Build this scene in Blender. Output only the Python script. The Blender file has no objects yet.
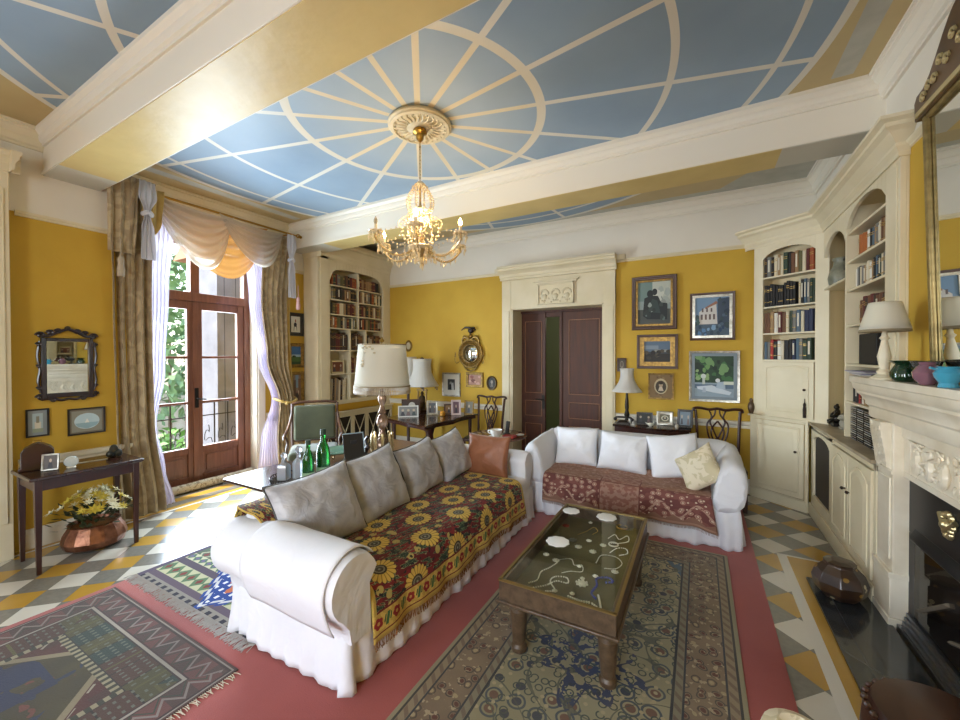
import bpy, bmesh, math, random
from math import pi, sin, cos, tan, radians, sqrt, atan2, hypot
from mathutils import Vector, Matrix
random.seed(11)
SC = bpy.context.scene
COL = SC.collection

# ------------------------------------------------------------ camera, light, exposure
def make_camera():
    f, th, p, r = 394.1, radians(29.1), radians(0.63), radians(-0.12)
    R0 = Vector((cos(th), sin(th), 0)); F0 = Vector((-sin(th), cos(th), 0)); U0 = Vector((0, 0, 1))
    F = F0 * cos(p) - U0 * sin(p); U = U0 * cos(p) + F0 * sin(p)
    R = R0 * cos(r) + U * sin(r); U2 = U * cos(r) - R0 * sin(r)
    cd = bpy.data.cameras.new('camera'); co = bpy.data.objects.new('camera', cd); COL.objects.link(co)
    m = Matrix((R, U2, -F)).transposed().to_4x4(); m.translation = Vector((0, 0, 1.65))
    co.matrix_world = m
    cd.sensor_width = 36; cd.lens = f / 960 * 36; cd.clip_start = 0.02; cd.clip_end = 200
    SC.camera = co
make_camera()
vs = SC.view_settings
vs.view_transform = 'Standard'; vs.look = 'None'; vs.gamma = 1.0; vs.use_curve_mapping = False
vs.exposure = 0.5
cy = SC.cycles
cy.max_bounces = 7; cy.diffuse_bounces = 4; cy.glossy_bounces = 4; cy.transmission_bounces = 6; cy.transparent_max_bounces = 12
cy.caustics_reflective = False; cy.caustics_refractive = False
cy.sample_clamp_indirect = 6.0; cy.use_adaptive_sampling = True; cy.adaptive_threshold = 0.02
cy.use_denoising = True

def world():
    w = bpy.data.worlds.new('sky'); SC.world = w; w.use_nodes = True
    nt = w.node_tree; nt.nodes.clear()
    sky = nt.nodes.new('ShaderNodeTexSky'); sky.sky_type = 'NISHITA'; sky.sun_disc = False
    sky.sun_elevation = radians(52); sky.sun_rotation = radians(200); sky.air_density = 1.2; sky.dust_density = 1.5
    hs = nt.nodes.new('ShaderNodeHueSaturation'); hs.inputs['Saturation'].default_value = 0.75
    bg = nt.nodes.new('ShaderNodeBackground'); bg.inputs['Strength'].default_value = 0.7
    out = nt.nodes.new('ShaderNodeOutputWorld')
    nt.links.new(sky.outputs[0], hs.inputs['Color']); nt.links.new(hs.outputs[0], bg.inputs[0]); nt.links.new(bg.outputs[0], out.inputs[0])
world()

def light(name, kind, loc, energy, color, direction=None, size=None, size_y=None, angle=None):
    ld = bpy.data.lights.new(name, kind); lo = bpy.data.objects.new(name, ld); COL.objects.link(lo)
    lo.location = loc; ld.energy = energy; ld.color = color
    if direction is not None: lo.rotation_euler = Vector(direction).to_track_quat('-Z', 'Y').to_euler()
    if kind == 'AREA':
        ld.shape = 'RECTANGLE'; ld.size = size; ld.size_y = size_y
    if angle is not None: ld.angle = angle
    return lo
light('sun', 'SUN', (-12, -4, 12), 8.0, (1.0, 0.95, 0.86), (0.50, 0.40, -1.0), angle=radians(0.6))
# added fill inside the curtains, then daylight through the french door and through the tall windows behind the photographer
light('daylight_french_door', 'AREA', (-5.02, 2.66, 1.50), 92, (0.70, 0.86, 1.0), (1, 0.05, -0.06), 0.95, 2.5)  # added fill light inside the curtains, carries part of the door's daylight
light('daylight_behind_door', 'AREA', (-5.75, 2.60, 1.75), 75, (0.72, 0.87, 1.0), (1, 0.0, -0.10), 1.15, 2.6)
light('daylight_side_window', 'AREA', (-5.55, -1.6, 1.75), 14, (0.68, 0.85, 1.0), (1, 0.25, -0.05), 1.2, 2.4)
light('daylight_rear_window_a', 'AREA', (-3.4, -3.40, 1.7), 34, (0.76, 0.87, 1.0), (0.05, 1, -0.30), 1.5, 2.3)
light('daylight_rear_window_b', 'AREA', (-0.6, -3.40, 1.7), 105, (0.76, 0.87, 1.0), (0.0, 1, -0.30), 1.5, 2.3)

# ------------------------------------------------------------ mesh helpers
class MB:
    def __init__(s): s.v = []; s.f = []; s.mi = []; s.uv = {}; s.m = 0
    def add(s, vs, fs, M=None, uvs=None):
        n = len(s.v)
        for v in vs: s.v.append(tuple(M @ Vector(v)) if M is not None else tuple(v))
        for f in fs: s.f.append(tuple(i + n for i in f)); s.mi.append(s.m)
        if uvs:
            for i, u in enumerate(uvs): s.uv[n + i] = u
        return s
    def box(s, x0, x1, y0, y1, z0, z1, M=None):
        vs = [(x0,y0,z0),(x1,y0,z0),(x1,y1,z0),(x0,y1,z0),(x0,y0,z1),(x1,y0,z1),(x1,y1,z1),(x0,y1,z1)]
        return s.add(vs, [(0,3,2,1),(4,5,6,7),(0,1,5,4),(1,2,6,5),(2,3,7,6),(3,0,4,7)], M)
    def cbox(s, c, d, M=None):
        return s.box(c[0]-d[0]/2, c[0]+d[0]/2, c[1]-d[1]/2, c[1]+d[1]/2, c[2]-d[2]/2, c[2]+d[2]/2, M)
    def loft(s, rings, cap=True, closed=True, M=None):
        n = len(rings[0]); vs = [p for r in rings for p in r]; fs = []
        for i in range(len(rings) - 1):
            for j in range(n if closed else n - 1):
                k = (j + 1) % n
                fs.append((i*n+j, i*n+k, (i+1)*n+k, (i+1)*n+j))
        if cap: fs.append(tuple(range(n))[::-1]); fs.append(tuple((len(rings)-1)*n + j for j in range(n)))
        return s.add(vs, fs, M)
    def lathe(s, prof, seg=20, M=None, sx=1, sy=1, cap=True):
        rings = [[(r*cos(2*pi*j/seg)*sx, r*sin(2*pi*j/seg)*sy, z) for j in range(seg)] for r, z in prof]
        return s.loft(rings, cap, True, M)
    def tube(s, pts, r, seg=8, cap=True, M=None, flat=1.0):
        P = [Vector(p) for p in pts]; n = len(P); rings = []
        t = (P[1]-P[0]).normalized(); a = Vector((0,0,1)) if abs(t.z) < 0.9 else Vector((1,0,0))
        u = t.cross(a).normalized()
        for i in range(n):
            t = ((P[i+1] if i < n-1 else P[i]) - (P[i-1] if i else P[i])).normalized()
            u = (u - t*u.dot(t)).normalized(); w = t.cross(u)
            rr = r[i] if isinstance(r, (list, tuple)) else r
            rings.append([tuple(P[i] + u*rr*cos(2*pi*j/seg) + w*rr*flat*sin(2*pi*j/seg)) for j in range(seg)])
        return s.loft(rings, cap, True, M)
    def prism(s, poly, h0, h1, M=None):          # polygon in xy, extruded along z
        n = len(poly)
        vs = [(x, y, h0) for x, y in poly] + [(x, y, h1) for x, y in poly]
        fs = [tuple(range(n))[::-1], tuple(range(n, 2*n))] + [(i, (i+1) % n, n+(i+1) % n, n+i) for i in range(n)]
        return s.add(vs, fs, M)
    def grid(s, fn, nu, nv, M=None, flip=False):
        vs = []; uv = []; fs = []
        for i in range(nu+1):
            for j in range(nv+1):
                vs.append(fn(i/nu, j/nv)); uv.append((i/nu, j/nv))
        for i in range(nu):
            for j in range(nv):
                a = i*(nv+1)+j; q = (a, a+nv+1, a+nv+2, a+1)
                fs.append(q[::-1] if flip else q)
        return s.add(vs, fs, M, uv)
    def ball(s, c, r, seg=10, rings=6, sc=(1,1,1), M=None):
        vs = [(c[0], c[1], c[2]+r*sc[2])]
        for i in range(1, rings):
            a = pi*i/rings
            for j in range(seg): vs.append((c[0]+r*sc[0]*sin(a)*cos(2*pi*j/seg), c[1]+r*sc[1]*sin(a)*sin(2*pi*j/seg), c[2]+r*sc[2]*cos(a)))
        vs.append((c[0], c[1], c[2]-r*sc[2])); fs = []
        for j in range(seg): fs.append((0, 1+j, 1+(j+1) % seg))
        for i in range(rings-2):
            for j in range(seg): fs.append((1+i*seg+j, 1+(i+1)*seg+j, 1+(i+1)*seg+(j+1) % seg, 1+i*seg+(j+1) % seg))
        L = len(vs)-1; b = 1+(rings-2)*seg
        for j in range(seg): fs.append((L, b+(j+1) % seg, b+j))
        return s.add(vs, fs, M)
    def build(s, name, mat, parent=None, smooth=35, bevel=0, seg=2, thick=0, sub=0, loc=None, fix=True, offset=0):
        if smooth == 35 and name.startswith(('trim', 'cornice', 'beam', 'baseboard')): smooth = 14
        me = bpy.data.meshes.new(name); me.from_pydata(s.v, [], s.f); me.update()
        mats = mat if isinstance(mat, (list, tuple)) else [mat]
        for m in mats: me.materials.append(m)
        if len(mats) > 1: me.polygons.foreach_set('material_index', s.mi)
        if s.uv:
            ul = me.uv_layers.new(name='UVMap')
            for lp in me.loops: ul.data[lp.index].uv = s.uv.get(lp.vertex_index, (0, 0))
        if fix:
            b = bmesh.new(); b.from_mesh(me); bmesh.ops.recalc_face_normals(b, faces=b.faces); b.to_mesh(me); b.free()
        o = bpy.data.objects.new(name, me); COL.objects.link(o)
        if parent is not None: o.parent = parent
        if loc is not None: o.location = loc
        if thick: md = o.modifiers.new('thickness', 'SOLIDIFY'); md.thickness = thick; md.offset = offset
        if bevel:
            md = o.modifiers.new('edges', 'BEVEL'); md.width = bevel; md.segments = seg; md.limit_method = 'ANGLE'; md.angle_limit = radians(40); md.harden_normals = False
        if sub: md = o.modifiers.new('soft', 'SUBSURF'); md.levels = sub; md.render_levels = sub
        if smooth:
            for p in me.polygons: p.use_smooth = True
            if smooth < 180: me.set_sharp_from_angle(angle=radians(smooth))
        return o

def T(x=0, y=0, z=0, rz=0, rx=0, ry=0, s=1):
    return Matrix.Translation((x, y, z)) @ Matrix.Rotation(rz, 4, 'Z') @ Matrix.Rotation(ry, 4, 'Y') @ Matrix.Rotation(rx, 4, 'X') @ Matrix.Scale(s, 4)
def thing(name, label, cat, loc=(0,0,0), rz=0, group=None):
    o = bpy.data.objects.new(name, None); COL.objects.link(o); o.empty_display_size = 0.05
    o.location = loc; o.rotation_euler = (0, 0, rz); return tag(o, label, cat, group)
def tag(o, label, cat, group=None, kind=None):
    o['label'] = label; o['category'] = cat
    if group: o['group'] = group
    if kind: o['kind'] = kind
    return o
def struct(o, label=None):
    o['kind'] = 'structure'
    if label: o['label'] = label
    return o
def dup(root, loc=None, rz=None, label=None, group=None):
    def cp(o, parent):
        c = o.copy(); COL.objects.link(c); c.parent = parent
        for ch in list(o.children): cp(ch, c)
        return c
    r = cp(root, None)
    if loc is not None: r.location = loc
    if rz is not None: r.rotation_euler[2] = rz
    if label: r['label'] = label
    if group: r['group'] = group
    return r
def catmull(pts, n=8):
    P = [Vector(p) for p in pts]; P = [P[0]*2-P[1]] + P + [P[-1]*2-P[-2]]; out = []
    for i in range(1, len(P)-2):
        for k in range(n):
            t = k/n; a, b, c, d = P[i-1], P[i], P[i+1], P[i+2]
            out.append(0.5*((2*b)+(c-a)*t+(2*a-5*b+4*c-d)*t*t+(3*b-a-3*c+d)*t**3))
    out.append(P[-2]); return out

# ------------------------------------------------------------ shader expression helpers
def lin(c):
    if isinstance(c, str):
        c = c.lstrip('#'); c = [int(c[i:i+2], 16)/255 for i in (0, 2, 4)]
        c = [x/12.92 if x <= 0.04045 else ((x+0.055)/1.055)**2.4 for x in c]
    return (c[0], c[1], c[2], 1.0)
class E:
    nt = None
    def __init__(s, k): s.k = k
    @staticmethod
    def op(o, *a, clamp=False):
        n = E.nt.nodes.new('ShaderNodeMath'); n.operation = o; n.use_clamp = clamp
        for i, x in enumerate(a):
            if isinstance(x, E): E.nt.links.new(x.k, n.inputs[i])
            else: n.inputs[i].default_value = float(x)
        return E(n.outputs[0])
    def __add__(a, b): return E.op('ADD', a, b)
    __radd__ = __add__
    def __sub__(a, b): return E.op('SUBTRACT', a, b)
    def __rsub__(a, b): return E.op('SUBTRACT', b, a)
    def __mul__(a, b): return E.op('MULTIPLY', a, b)
    __rmul__ = __mul__
    def __truediv__(a, b): return E.op('DIVIDE', a, b)
    def __neg__(a): return E.op('MULTIPLY', a, -1)
    def __gt__(a, b): return E.op('GREATER_THAN', a, b)
    def __lt__(a, b): return E.op('LESS_THAN', a, b)
def fract(a): return E.op('FRACT', a)
def floor_(a): return E.op('FLOOR', a)
def abs_(a): return E.op('ABSOLUTE', a)
def sin_(a): return E.op('SINE', a)
def cos_(a): return E.op('COSINE', a)
def min_(a, b): return E.op('MINIMUM', a, b)
def max_(a, b): return E.op('MAXIMUM', a, b)
def mod_(a, b): return E.op('FLOORED_MODULO', a, b)
def sqrt_(a): return E.op('SQRT', a)
def atan_(a, b): return E.op('ARCTAN2', a, b)
def len_(a, b): return sqrt_(a*a + b*b)
def band(a, lo, hi): return (a > lo) * (a < hi)
def sat(a): return E.op('ADD', a, 0, clamp=True)
def smooth(a, lo, hi): return sat((a - lo) / (hi - lo))
def mixc(f, a, b):
    n = E.nt.nodes.new('ShaderNodeMix'); n.data_type = 'RGBA'
    if isinstance(f, E): E.nt.links.new(f.k, n.inputs[0])
    else: n.inputs[0].default_value = f
    for i, x in ((6, a), (7, b)):
        if isinstance(x, E): E.nt.links.new(x.k, n.inputs[i])
        else: n.inputs[i].default_value = lin(x)
    return E(n.outputs[2])
def coords(kind='Object', scale=None):
    n = E.nt.nodes.new('ShaderNodeTexCoord'); sp = E.nt.nodes.new('ShaderNodeSeparateXYZ')
    E.nt.links.new(n.outputs[kind], sp.inputs[0]); return E(n.outputs[kind]), E(sp.outputs[0]), E(sp.outputs[1]), E(sp.outputs[2])
def vec(x, y, z=0.0):
    n = E.nt.nodes.new('ShaderNodeCombineXYZ')
    for i, a in enumerate((x, y, z)):
        if isinstance(a, E): E.nt.links.new(a.k, n.inputs[i])
        else: n.inputs[i].default_value = a
    return E(n.outputs[0])
def noise(v, scale, detail=2.0, rough=0.5, dist=0.0):
    n = E.nt.nodes.new('ShaderNodeTexNoise'); n.inputs['Scale'].default_value = scale; n.inputs['Detail'].default_value = detail
    n.inputs['Roughness'].default_value = rough; n.inputs['Distortion'].default_value = dist
    E.nt.links.new(v.k, n.inputs['Vector']); return E(n.outputs[0])
def voro(v, scale, rnd=1.0, feature='F1', dim='3D'):
    n = E.nt.nodes.new('ShaderNodeTexVoronoi'); n.feature = feature; n.voronoi_dimensions = dim
    n.inputs['Scale'].default_value = scale; n.inputs['Randomness'].default_value = rnd
    E.nt.links.new(v.k, n.inputs['Vector'])
    sp = None
    if feature != 'DISTANCE_TO_EDGE':
        sp = E.nt.nodes.new('ShaderNodeSeparateColor'); E.nt.links.new(n.outputs['Color'], sp.inputs[0])
    return E(n.outputs['Distance']), (E(sp.outputs[0]) if sp else None), (E(sp.outputs[1]) if sp else None)
MATS = {}
def mat(name, color=(0.5,0.5,0.5), rough=0.5, metal=0.0, build=None, bump=None, spec=None, coat=0, sheen=0, trans=0, ior=1.45, emit=None, estr=0, alpha=1, sss=0, coat_rough=0.05):
    """color: hex or rgb; build: fn(p) -> colour E; bump: (scale, strength, detail)"""
    if name in MATS: return MATS[name]
    m = bpy.data.materials.new(name); m.use_nodes = True; nt = m.node_tree; E.nt = nt
    b = nt.nodes['Principled BSDF']
    b.inputs['Base Color'].default_value = lin(color); b.inputs['Roughness'].default_value = rough; b.inputs['Metallic'].default_value = metal
    if spec is not None: b.inputs['Specular IOR Level'].default_value = spec
    b.inputs['Coat Weight'].default_value = coat; b.inputs['Coat Roughness'].default_value = coat_rough
    if sheen: b.inputs['Sheen Weight'].default_value = sheen; b.inputs['Sheen Roughness'].default_value = 0.4
    if trans: b.inputs['Transmission Weight'].default_value = trans; b.inputs['IOR'].default_value = ior
    if emit: b.inputs['Emission Color'].default_value = lin(emit); b.inputs['Emission Strength'].default_value = estr
    if sss: b.inputs['Subsurface Weight'].default_value = sss; b.inputs['Subsurface Radius'].default_value = (0.02,0.015,0.01)
    if build:
        c = build(b)
        if c is not None: nt.links.new(c.k, b.inputs['Base Color'])
    if bump:
        v, _, _, _ = coords('Object'); h = noise(v, bump[0], bump[2] if len(bump) > 2 else 3.0)
        bn = nt.nodes.new('ShaderNodeBump'); bn.inputs['Strength'].default_value = bump[1]; bn.inputs['Distance'].default_value = 0.01
        nt.links.new(h.k, bn.inputs['Height']); nt.links.new(bn.outputs[0], b.inputs['Normal'])
    MATS[name] = m; return m
def mottle(c1, c2, scale=4, detail=4, lo=0.35, hi=0.65):
    return lambda b: mixc(smooth(noise(coords('Object')[0], scale, detail), lo, hi), c1, c2)
def wood(c1, c2, axis='y', s=1.0):
    def f(b):
        v, x, y, z = coords('Object')
        w = {'x': vec(x*1.5*s, y*18*s, z*18*s), 'y': vec(x*18*s, y*1.5*s, z*18*s), 'z': vec(x*18*s, y*18*s, z*1.5*s)}[axis]
        return mixc(smooth(noise(w, 1.6, 4, 0.6, 0.4), 0.3, 0.7), c1, c2)
    return f
def sheer(name, color, alpha=0.5, translucent=0.6):
    if name in MATS: return MATS[name]
    m = bpy.data.materials.new(name); m.use_nodes = True; nt = m.node_tree; nt.nodes.clear()
    d = nt.nodes.new('ShaderNodeBsdfDiffuse'); t = nt.nodes.new('ShaderNodeBsdfTranslucent'); p = nt.nodes.new('ShaderNodeBsdfTransparent')
    for n in (d, t): n.inputs[0].default_value = lin(color)
    a = nt.nodes.new('ShaderNodeMixShader'); a.inputs[0].default_value = translucent
    b = nt.nodes.new('ShaderNodeMixShader'); b.inputs[0].default_value = alpha; o = nt.nodes.new('ShaderNodeOutputMaterial')
    nt.links.new(d.outputs[0], a.inputs[1]); nt.links.new(t.outputs[0], a.inputs[2])
    nt.links.new(p.outputs[0], b.inputs[1]); nt.links.new(a.outputs[0], b.inputs[2]); nt.links.new(b.outputs[0], o.inputs[0])
    MATS[name] = m; return m
def pane_glass(name, tint=(1,1,1), gloss=0.08):
    if name in MATS: return MATS[name]
    m = bpy.data.materials.new(name); m.use_nodes = True; nt = m.node_tree; nt.nodes.clear()
    g = nt.nodes.new('ShaderNodeBsdfGlossy'); g.inputs['Roughness'].default_value = 0.02
    p = nt.nodes.new('ShaderNodeBsdfTransparent'); p.inputs[0].default_value = (*tint, 1)
    fr = nt.nodes.new('ShaderNodeFresnel'); fr.inputs[0].default_value = 1.45
    b = nt.nodes.new('ShaderNodeMixShader'); o = nt.nodes.new('ShaderNodeOutputMaterial')
    ge = nt.nodes.new('ShaderNodeNewGeometry'); mu = nt.nodes.new('ShaderNodeMath'); mu.operation = 'SUBTRACT'; mu.inputs[0].default_value = 1.0
    nt.links.new(ge.outputs['Backfacing'], mu.inputs[1]); m2 = nt.nodes.new('ShaderNodeMath'); m2.operation = 'MULTIPLY'
    nt.links.new(fr.outputs[0], m2.inputs[0]); nt.links.new(mu.outputs[0], m2.inputs[1])
    nt.links.new(m2.outputs[0], b.inputs[0]); nt.links.new(p.outputs[0], b.inputs[1]); nt.links.new(g.outputs[0], b.inputs[2]); nt.links.new(b.outputs[0], o.inputs[0])
    MATS[name] = m; return m
# ------------------------------------------------------------ setting materials
CREAM = '#ded2b4'
YEL = '#c99a2c'
def wall_paint(b):
    v, x, y, z = coords()
    n = noise(v, 1.3, 4)
    yel = mixc(smooth(n, 0.3, 0.7), '#cca63a', '#bd962e')
    cr = mixc(smooth(n, 0.3, 0.7), '#dcd5c6', '#e6dfd1')
    return mixc(max_(z > 2.955, (z > 2.87) * (x < -3.0) * (y < 1.8)), yel, cr)
M_wall = mat('yellow_wall_paint', rough=0.75, build=wall_paint, bump=(35, 0.08))
M_cream = mat('cream_paint', rough=0.55, build=mottle('#e0d4b6', '#d8cba8', 3), bump=(40, 0.05))
M_white_trim = mat('white_trim_paint', '#e4dccb', rough=0.5)
M_marble = mat('cream_marble', rough=0.35, build=mottle('#e6dcc8', '#d6c9b0', 5, 6), coat=0.15)

def ceil_paint(b):
    v, x, y, z = coords()
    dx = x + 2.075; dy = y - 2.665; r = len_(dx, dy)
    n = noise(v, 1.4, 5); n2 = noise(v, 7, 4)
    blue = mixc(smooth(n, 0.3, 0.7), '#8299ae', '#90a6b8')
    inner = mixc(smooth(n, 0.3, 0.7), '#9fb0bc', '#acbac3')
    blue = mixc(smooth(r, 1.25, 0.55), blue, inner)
    outer = mixc(smooth(n, 0.35, 0.65), '#c2ae7e', '#b5a072')
    grey = mixc(smooth(n2, 0.3, 0.7), '#a9a99c', '#b9b8ab')
    ax = abs_(dx)
    panel = band(ax, 2.88, 3.0) * (abs_(dy) < 1.0)
    corner = band(ax + abs_(dy)*0.75, 4.35, 5.4) * (abs_(dy) > 1.5)
    far = (abs_(dy) > 2.76) * (ax < 2.6)
    outer = mixc(max_(panel, max_(corner, far)), outer, grey)
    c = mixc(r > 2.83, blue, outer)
    a = atan_(dy, dx) - radians(14.3)
    st = radians(22.5)
    d = r * abs_(sin_(mod_(a + st/2, st) - st/2))
    ray = (d < 0.023) * band(r, 0.25, 2.83)
    rings = band(r, 0.99, 1.06) + band(r, 1.915, 1.965) + band(r, 2.58, 2.62) + band(r, 2.80, 2.85)
    line = mixc(smooth(r, 1.1, 0.9), '#d8d4c6', '#dccdaa')  # lines turn warmer inside the inner ring: chandelier glow painted in
    return mixc(min_(ray + rings, 1.0), c, line)
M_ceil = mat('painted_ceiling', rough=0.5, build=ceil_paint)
def soffit_paint(b):
    v, x, y, z = coords()
    n = noise(v, 3, 5)
    yel = mixc(smooth(n, 0.35, 0.65), '#d6bf80', '#cdb578')
    return mixc(max_(x < -4.62, x > 0.55), yel, '#c9c6b8')
M_soffit = mat('varnished_soffit_paint', rough=0.40, build=soffit_paint, bump=(9, 0.35), spec=0.18, coat=0.04, coat_rough=0.2)

def tiles(b):
    v, x, y, z = coords()
    left = x < -1.65
    def mk(cx, cy, D):
        p = (x - cx) / D; q = (y - cy) / D
        # diamonds centred on the lattice: |fx|+|fy| < 0.5
        fx = abs_(fract(p + 0.5) - 0.5); fy = abs_(fract(q + 0.5) - 0.5)
        dia = (fx + fy) < 0.5
        par = mod_(floor_(p + 0.5) + floor_(q + 0.5), 2.0) > 0.5
        edge = abs_(fx + fy - 0.5) < 0.006
        return dia, par, edge
    dl, pl, el = mk(-4.02, 1.07, 0.282); dr, pr_, er = mk(0.545, 4.19, 0.308)
    dia = dl*left + dr*(1-left); par = pl*left + pr_*(1-left); edge = el*left + er*(1-left)
    n = noise(v, 2.2, 5); n2 = noise(v, 30, 2)
    yel = mixc(smooth(n, 0.3, 0.7), '#bd9440', '#ad8433')
    wh = mixc(smooth(n, 0.3, 0.7), '#d8d3c6', '#c9c2b2')
    gr = mixc(smooth(n2, 0.3, 0.7), '#77746b', '#827e74')
    c = mixc(dia, gr, mixc(par, wh, yel))
    # border stripes by the window wall
    c = mixc(x < -4.93, c, gr); c = mixc(band(x, -5.04, -4.95), c, yel); c = mixc(band(x, -5.30, -5.17), c, yel)
    c = mixc(band(x, -4.955, -4.925), c, '#ded9cc')
    # border around the hearth
    hb = (x > 0.568) * (y < 4.05)
    c = mixc(hb, c, yel); c = mixc((band(x, 0.568, 0.632) * (y < 4.05)) + band(y, 4.035, 4.06)*(x > 0.568), c, '#d6d0c3')
    return mixc(edge * 0.5 * (1-hb), c, '#5b564c')
M_tiles = mat('cement_tiles', rough=0.22, build=tiles, bump=(3, 0.05), coat=0.25, coat_rough=0.1)

# ------------------------------------------------------------ room shell
LX, RX, BY, FY, CZ = -5.40, 1.13, 5.65, -3.5, 3.6
struct(MB().box(-6.0, 2.0, FY-0.3, 6.3, -0.15, 0).build('floor', M_tiles))
struct(MB().box(-6.0, 2.0, FY-0.3, 6.3, CZ, CZ+0.15).build('ceiling', M_ceil))
w = MB(); NX = -5.02
def wall_seg_x(mb, x0, x1, y0, y1, holes):     # wall along y with holes (ya,yb,za,zb)
    y = y0
    for a, b, za, zb in sorted(holes):
        mb.box(x0, x1, y, a, 0, CZ)
        if za > 0: mb.box(x0, x1, a, b, 0, za)
        mb.box(x0, x1, a, b, zb, CZ); y = b
    mb.box(x0, x1, y, y1, 0, CZ)
wall_seg_x(w, LX-0.35, LX, FY, BY+0.3, [(1.90, 3.30, 0, 3.10), (-2.2, -1.0, 0.5, 3.0)])
w.box(LX, NX, 0.2, 1.76, 0, CZ)          # the near end of this wall stands forward
struct(w.build('wall_left', M_wall))
w = MB(); w.box(LX-0.35, -2.566, BY, BY+0.6, 0, CZ); w.box(-1.156, RX+0.6, BY, BY+0.6, 0, CZ); w.box(-2.566, -1.156, BY, BY+0.6, 2.38, CZ)
struct(w.build('wall_back', M_wall))
w = MB(); w.box(RX, RX+0.5, FY, 3.62, 0, CZ); w.box(1.46, RX+0.5, 3.62, BY, 0, CZ)
w.box(RX, 1.46, 3.62, BY, 3.12, CZ)
struct(w.build('wall_right', M_wall))
w = MB()
xs = [(-4.15, -2.65), (-1.35, 0.15)]; x = LX
for a, b in xs:
    w.box(x, a, FY-0.3, FY, 0, CZ); w.box(a, b, FY-0.3, FY, 0, 0.7); w.box(a, b, FY-0.3, FY, 3.05, CZ); x = b
w.box(x, RX, FY-0.3, FY, 0, CZ)
struct(w.build('wall_front', M_wall))
# corridor behind the double doors
w = MB(); w.box(-3.4, -0.4, 8.2, 8.3, 0, 3); w.box(-3.5, -3.4, 6.25, 8.3, 0, 3); w.box(-0.4, -0.3, 6.25, 8.3, 0, 3); w.box(-3.5, -0.3, 6.25, 8.3, 3, 3.1); w.box(-3.5, -0.3, 6.25, 8.3, -0.1, 0)
struct(w.build('wall_corridor', mat('corridor_paint', '#9ea88f', rough=0.7)))
light('corridor_fill', 'POINT', (-1.2, 7.3, 2.5), 12, (1, 0.95, 0.8))  # unseen point light without a fixture, brightens the gap between the doors

def run(mb, prof, p0, p1, out):
    p0 = Vector(p0); p1 = Vector(p1); o = Vector(out)
    mb.loft([[tuple(p + o*a + Vector((0,0,b))) for a, b in prof] for p in (p0, p1)])
CORN = [(0,-0.17),(0.02,-0.17),(0.02,-0.15),(0.035,-0.14),(0.05,-0.10),(0.05,-0.085),(0.08,-0.045),(0.095,-0.035),(0.095,-0.02),(0.11,-0.015),(0.11,0),(0,0)]
BEAMC = [(0,-0.13),(0.015,-0.13),(0.015,-0.11),(0.03,-0.10),(0.04,-0.07),(0.04,-0.055),(0.065,-0.03),(0.065,0),(0,0)]
RAIL = [(0,-0.035),(0.012,-0.03),(0.012,-0.02),(0.025,-0.01),(0.03,0.0),(0.03,0.008),(0,0.012)]
DADO = [(0,-0.05),(0.012,-0.045),(0.012,-0.02),(0.03,0.0),(0.034,0.02),(0.034,0.035),(0,0.04)]
SKIRT = [(0,0),(0.02,0),(0.02,0.13),(0.012,0.15),(0.008,0.17),(0,0.17)]
B1, B2 = (1.17, 1.54), (3.79, 4.14); BZ = 3.235
bays = [(FY, B1[0]), (B1[1], B2[0]), (B2[1], BY)]
m = MB()
for a, b in bays: run(m, CORN, (LX, a, CZ), (LX, b, CZ), (1,0,0))
run(m, CORN, (NX, 0.2, CZ), (NX, B1[0], CZ), (1,0,0)); run(m, CORN, (NX, B1[1], CZ), (NX, 1.77, CZ), (1,0,0))
struct(m.build('trim_1', M_cream))                                            # cornice, window side
m = MB()
for a, b in bays: run(m, CORN, (RX, a, CZ), (RX, b, CZ), (-1,0,0))
struct(m.build('trim_2', M_white_trim))
m = MB(); run(m, CORN, (LX, BY, CZ), (RX+0.3, BY, CZ), (0,-1,0)); struct(m.build('trim_3', M_white_trim))
for i, (y0, y1) in enumerate((B1, B2)):
    m = MB(); m.box(LX, RX, y0, y1, BZ+0.004, CZ)
    run(m, BEAMC, (LX, y0, CZ), (RX, y0, CZ), (0,-1,0)); run(m, BEAMC, (LX, y1, CZ), (RX, y1, CZ), (0,1,0))
    m.box(LX, RX, y0-0.012, y0, BZ, BZ+0.025); m.box(LX, RX, y1, y1+0.012, BZ, BZ+0.025)
    b = struct(m.build('beam', M_white_trim))
    s = MB().box(LX, RX, y0-0.002, y1+0.002, BZ-0.004, BZ+0.004).build('soffit_panel', M_soffit, b)
def rails(name, z, prof, mt, segs):
    m = MB()
    for p0, p1, o in segs: run(m, prof, (*p0, z), (*p1, z), (*o, 0))
    struct(m.build(name, mt))
LS1, LS2 = ((LX, FY), (LX, 1.0)), None
seg_l = [((LX, 3.42), (LX, 4.04), (1,0))]
seg_n = [((NX, 1.0), (NX, 1.76), (1,0))]
seg_b = [((-5.07, BY), (-2.72, BY), (0,-1)), ((-1.0, BY), (0.53, BY), (0,-1))]
rails('trim_4', 2.955, RAIL, M_cream, seg_l); rails('trim_5', 2.955, RAIL, M_cream, seg_b)
rails('trim_6', 2.955, RAIL, M_cream, [((RX, FY), (RX, 3.40), (-1,0))])
rails('trim_12', 2.87, RAIL, M_cream, seg_n); rails('trim_13', 0.74, DADO, M_white_trim, seg_n); rails('baseboard_near', 0, SKIRT, M_white_trim, seg_n)
rails('trim_7', 0.80, DADO, M_white_trim, seg_l); rails('trim_8', 0.82, DADO, M_white_trim, seg_b)
rails('baseboard_left', 0, SKIRT, M_white_trim, seg_l); rails('baseboard_back', 0, SKIRT, M_white_trim, seg_b)

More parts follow.
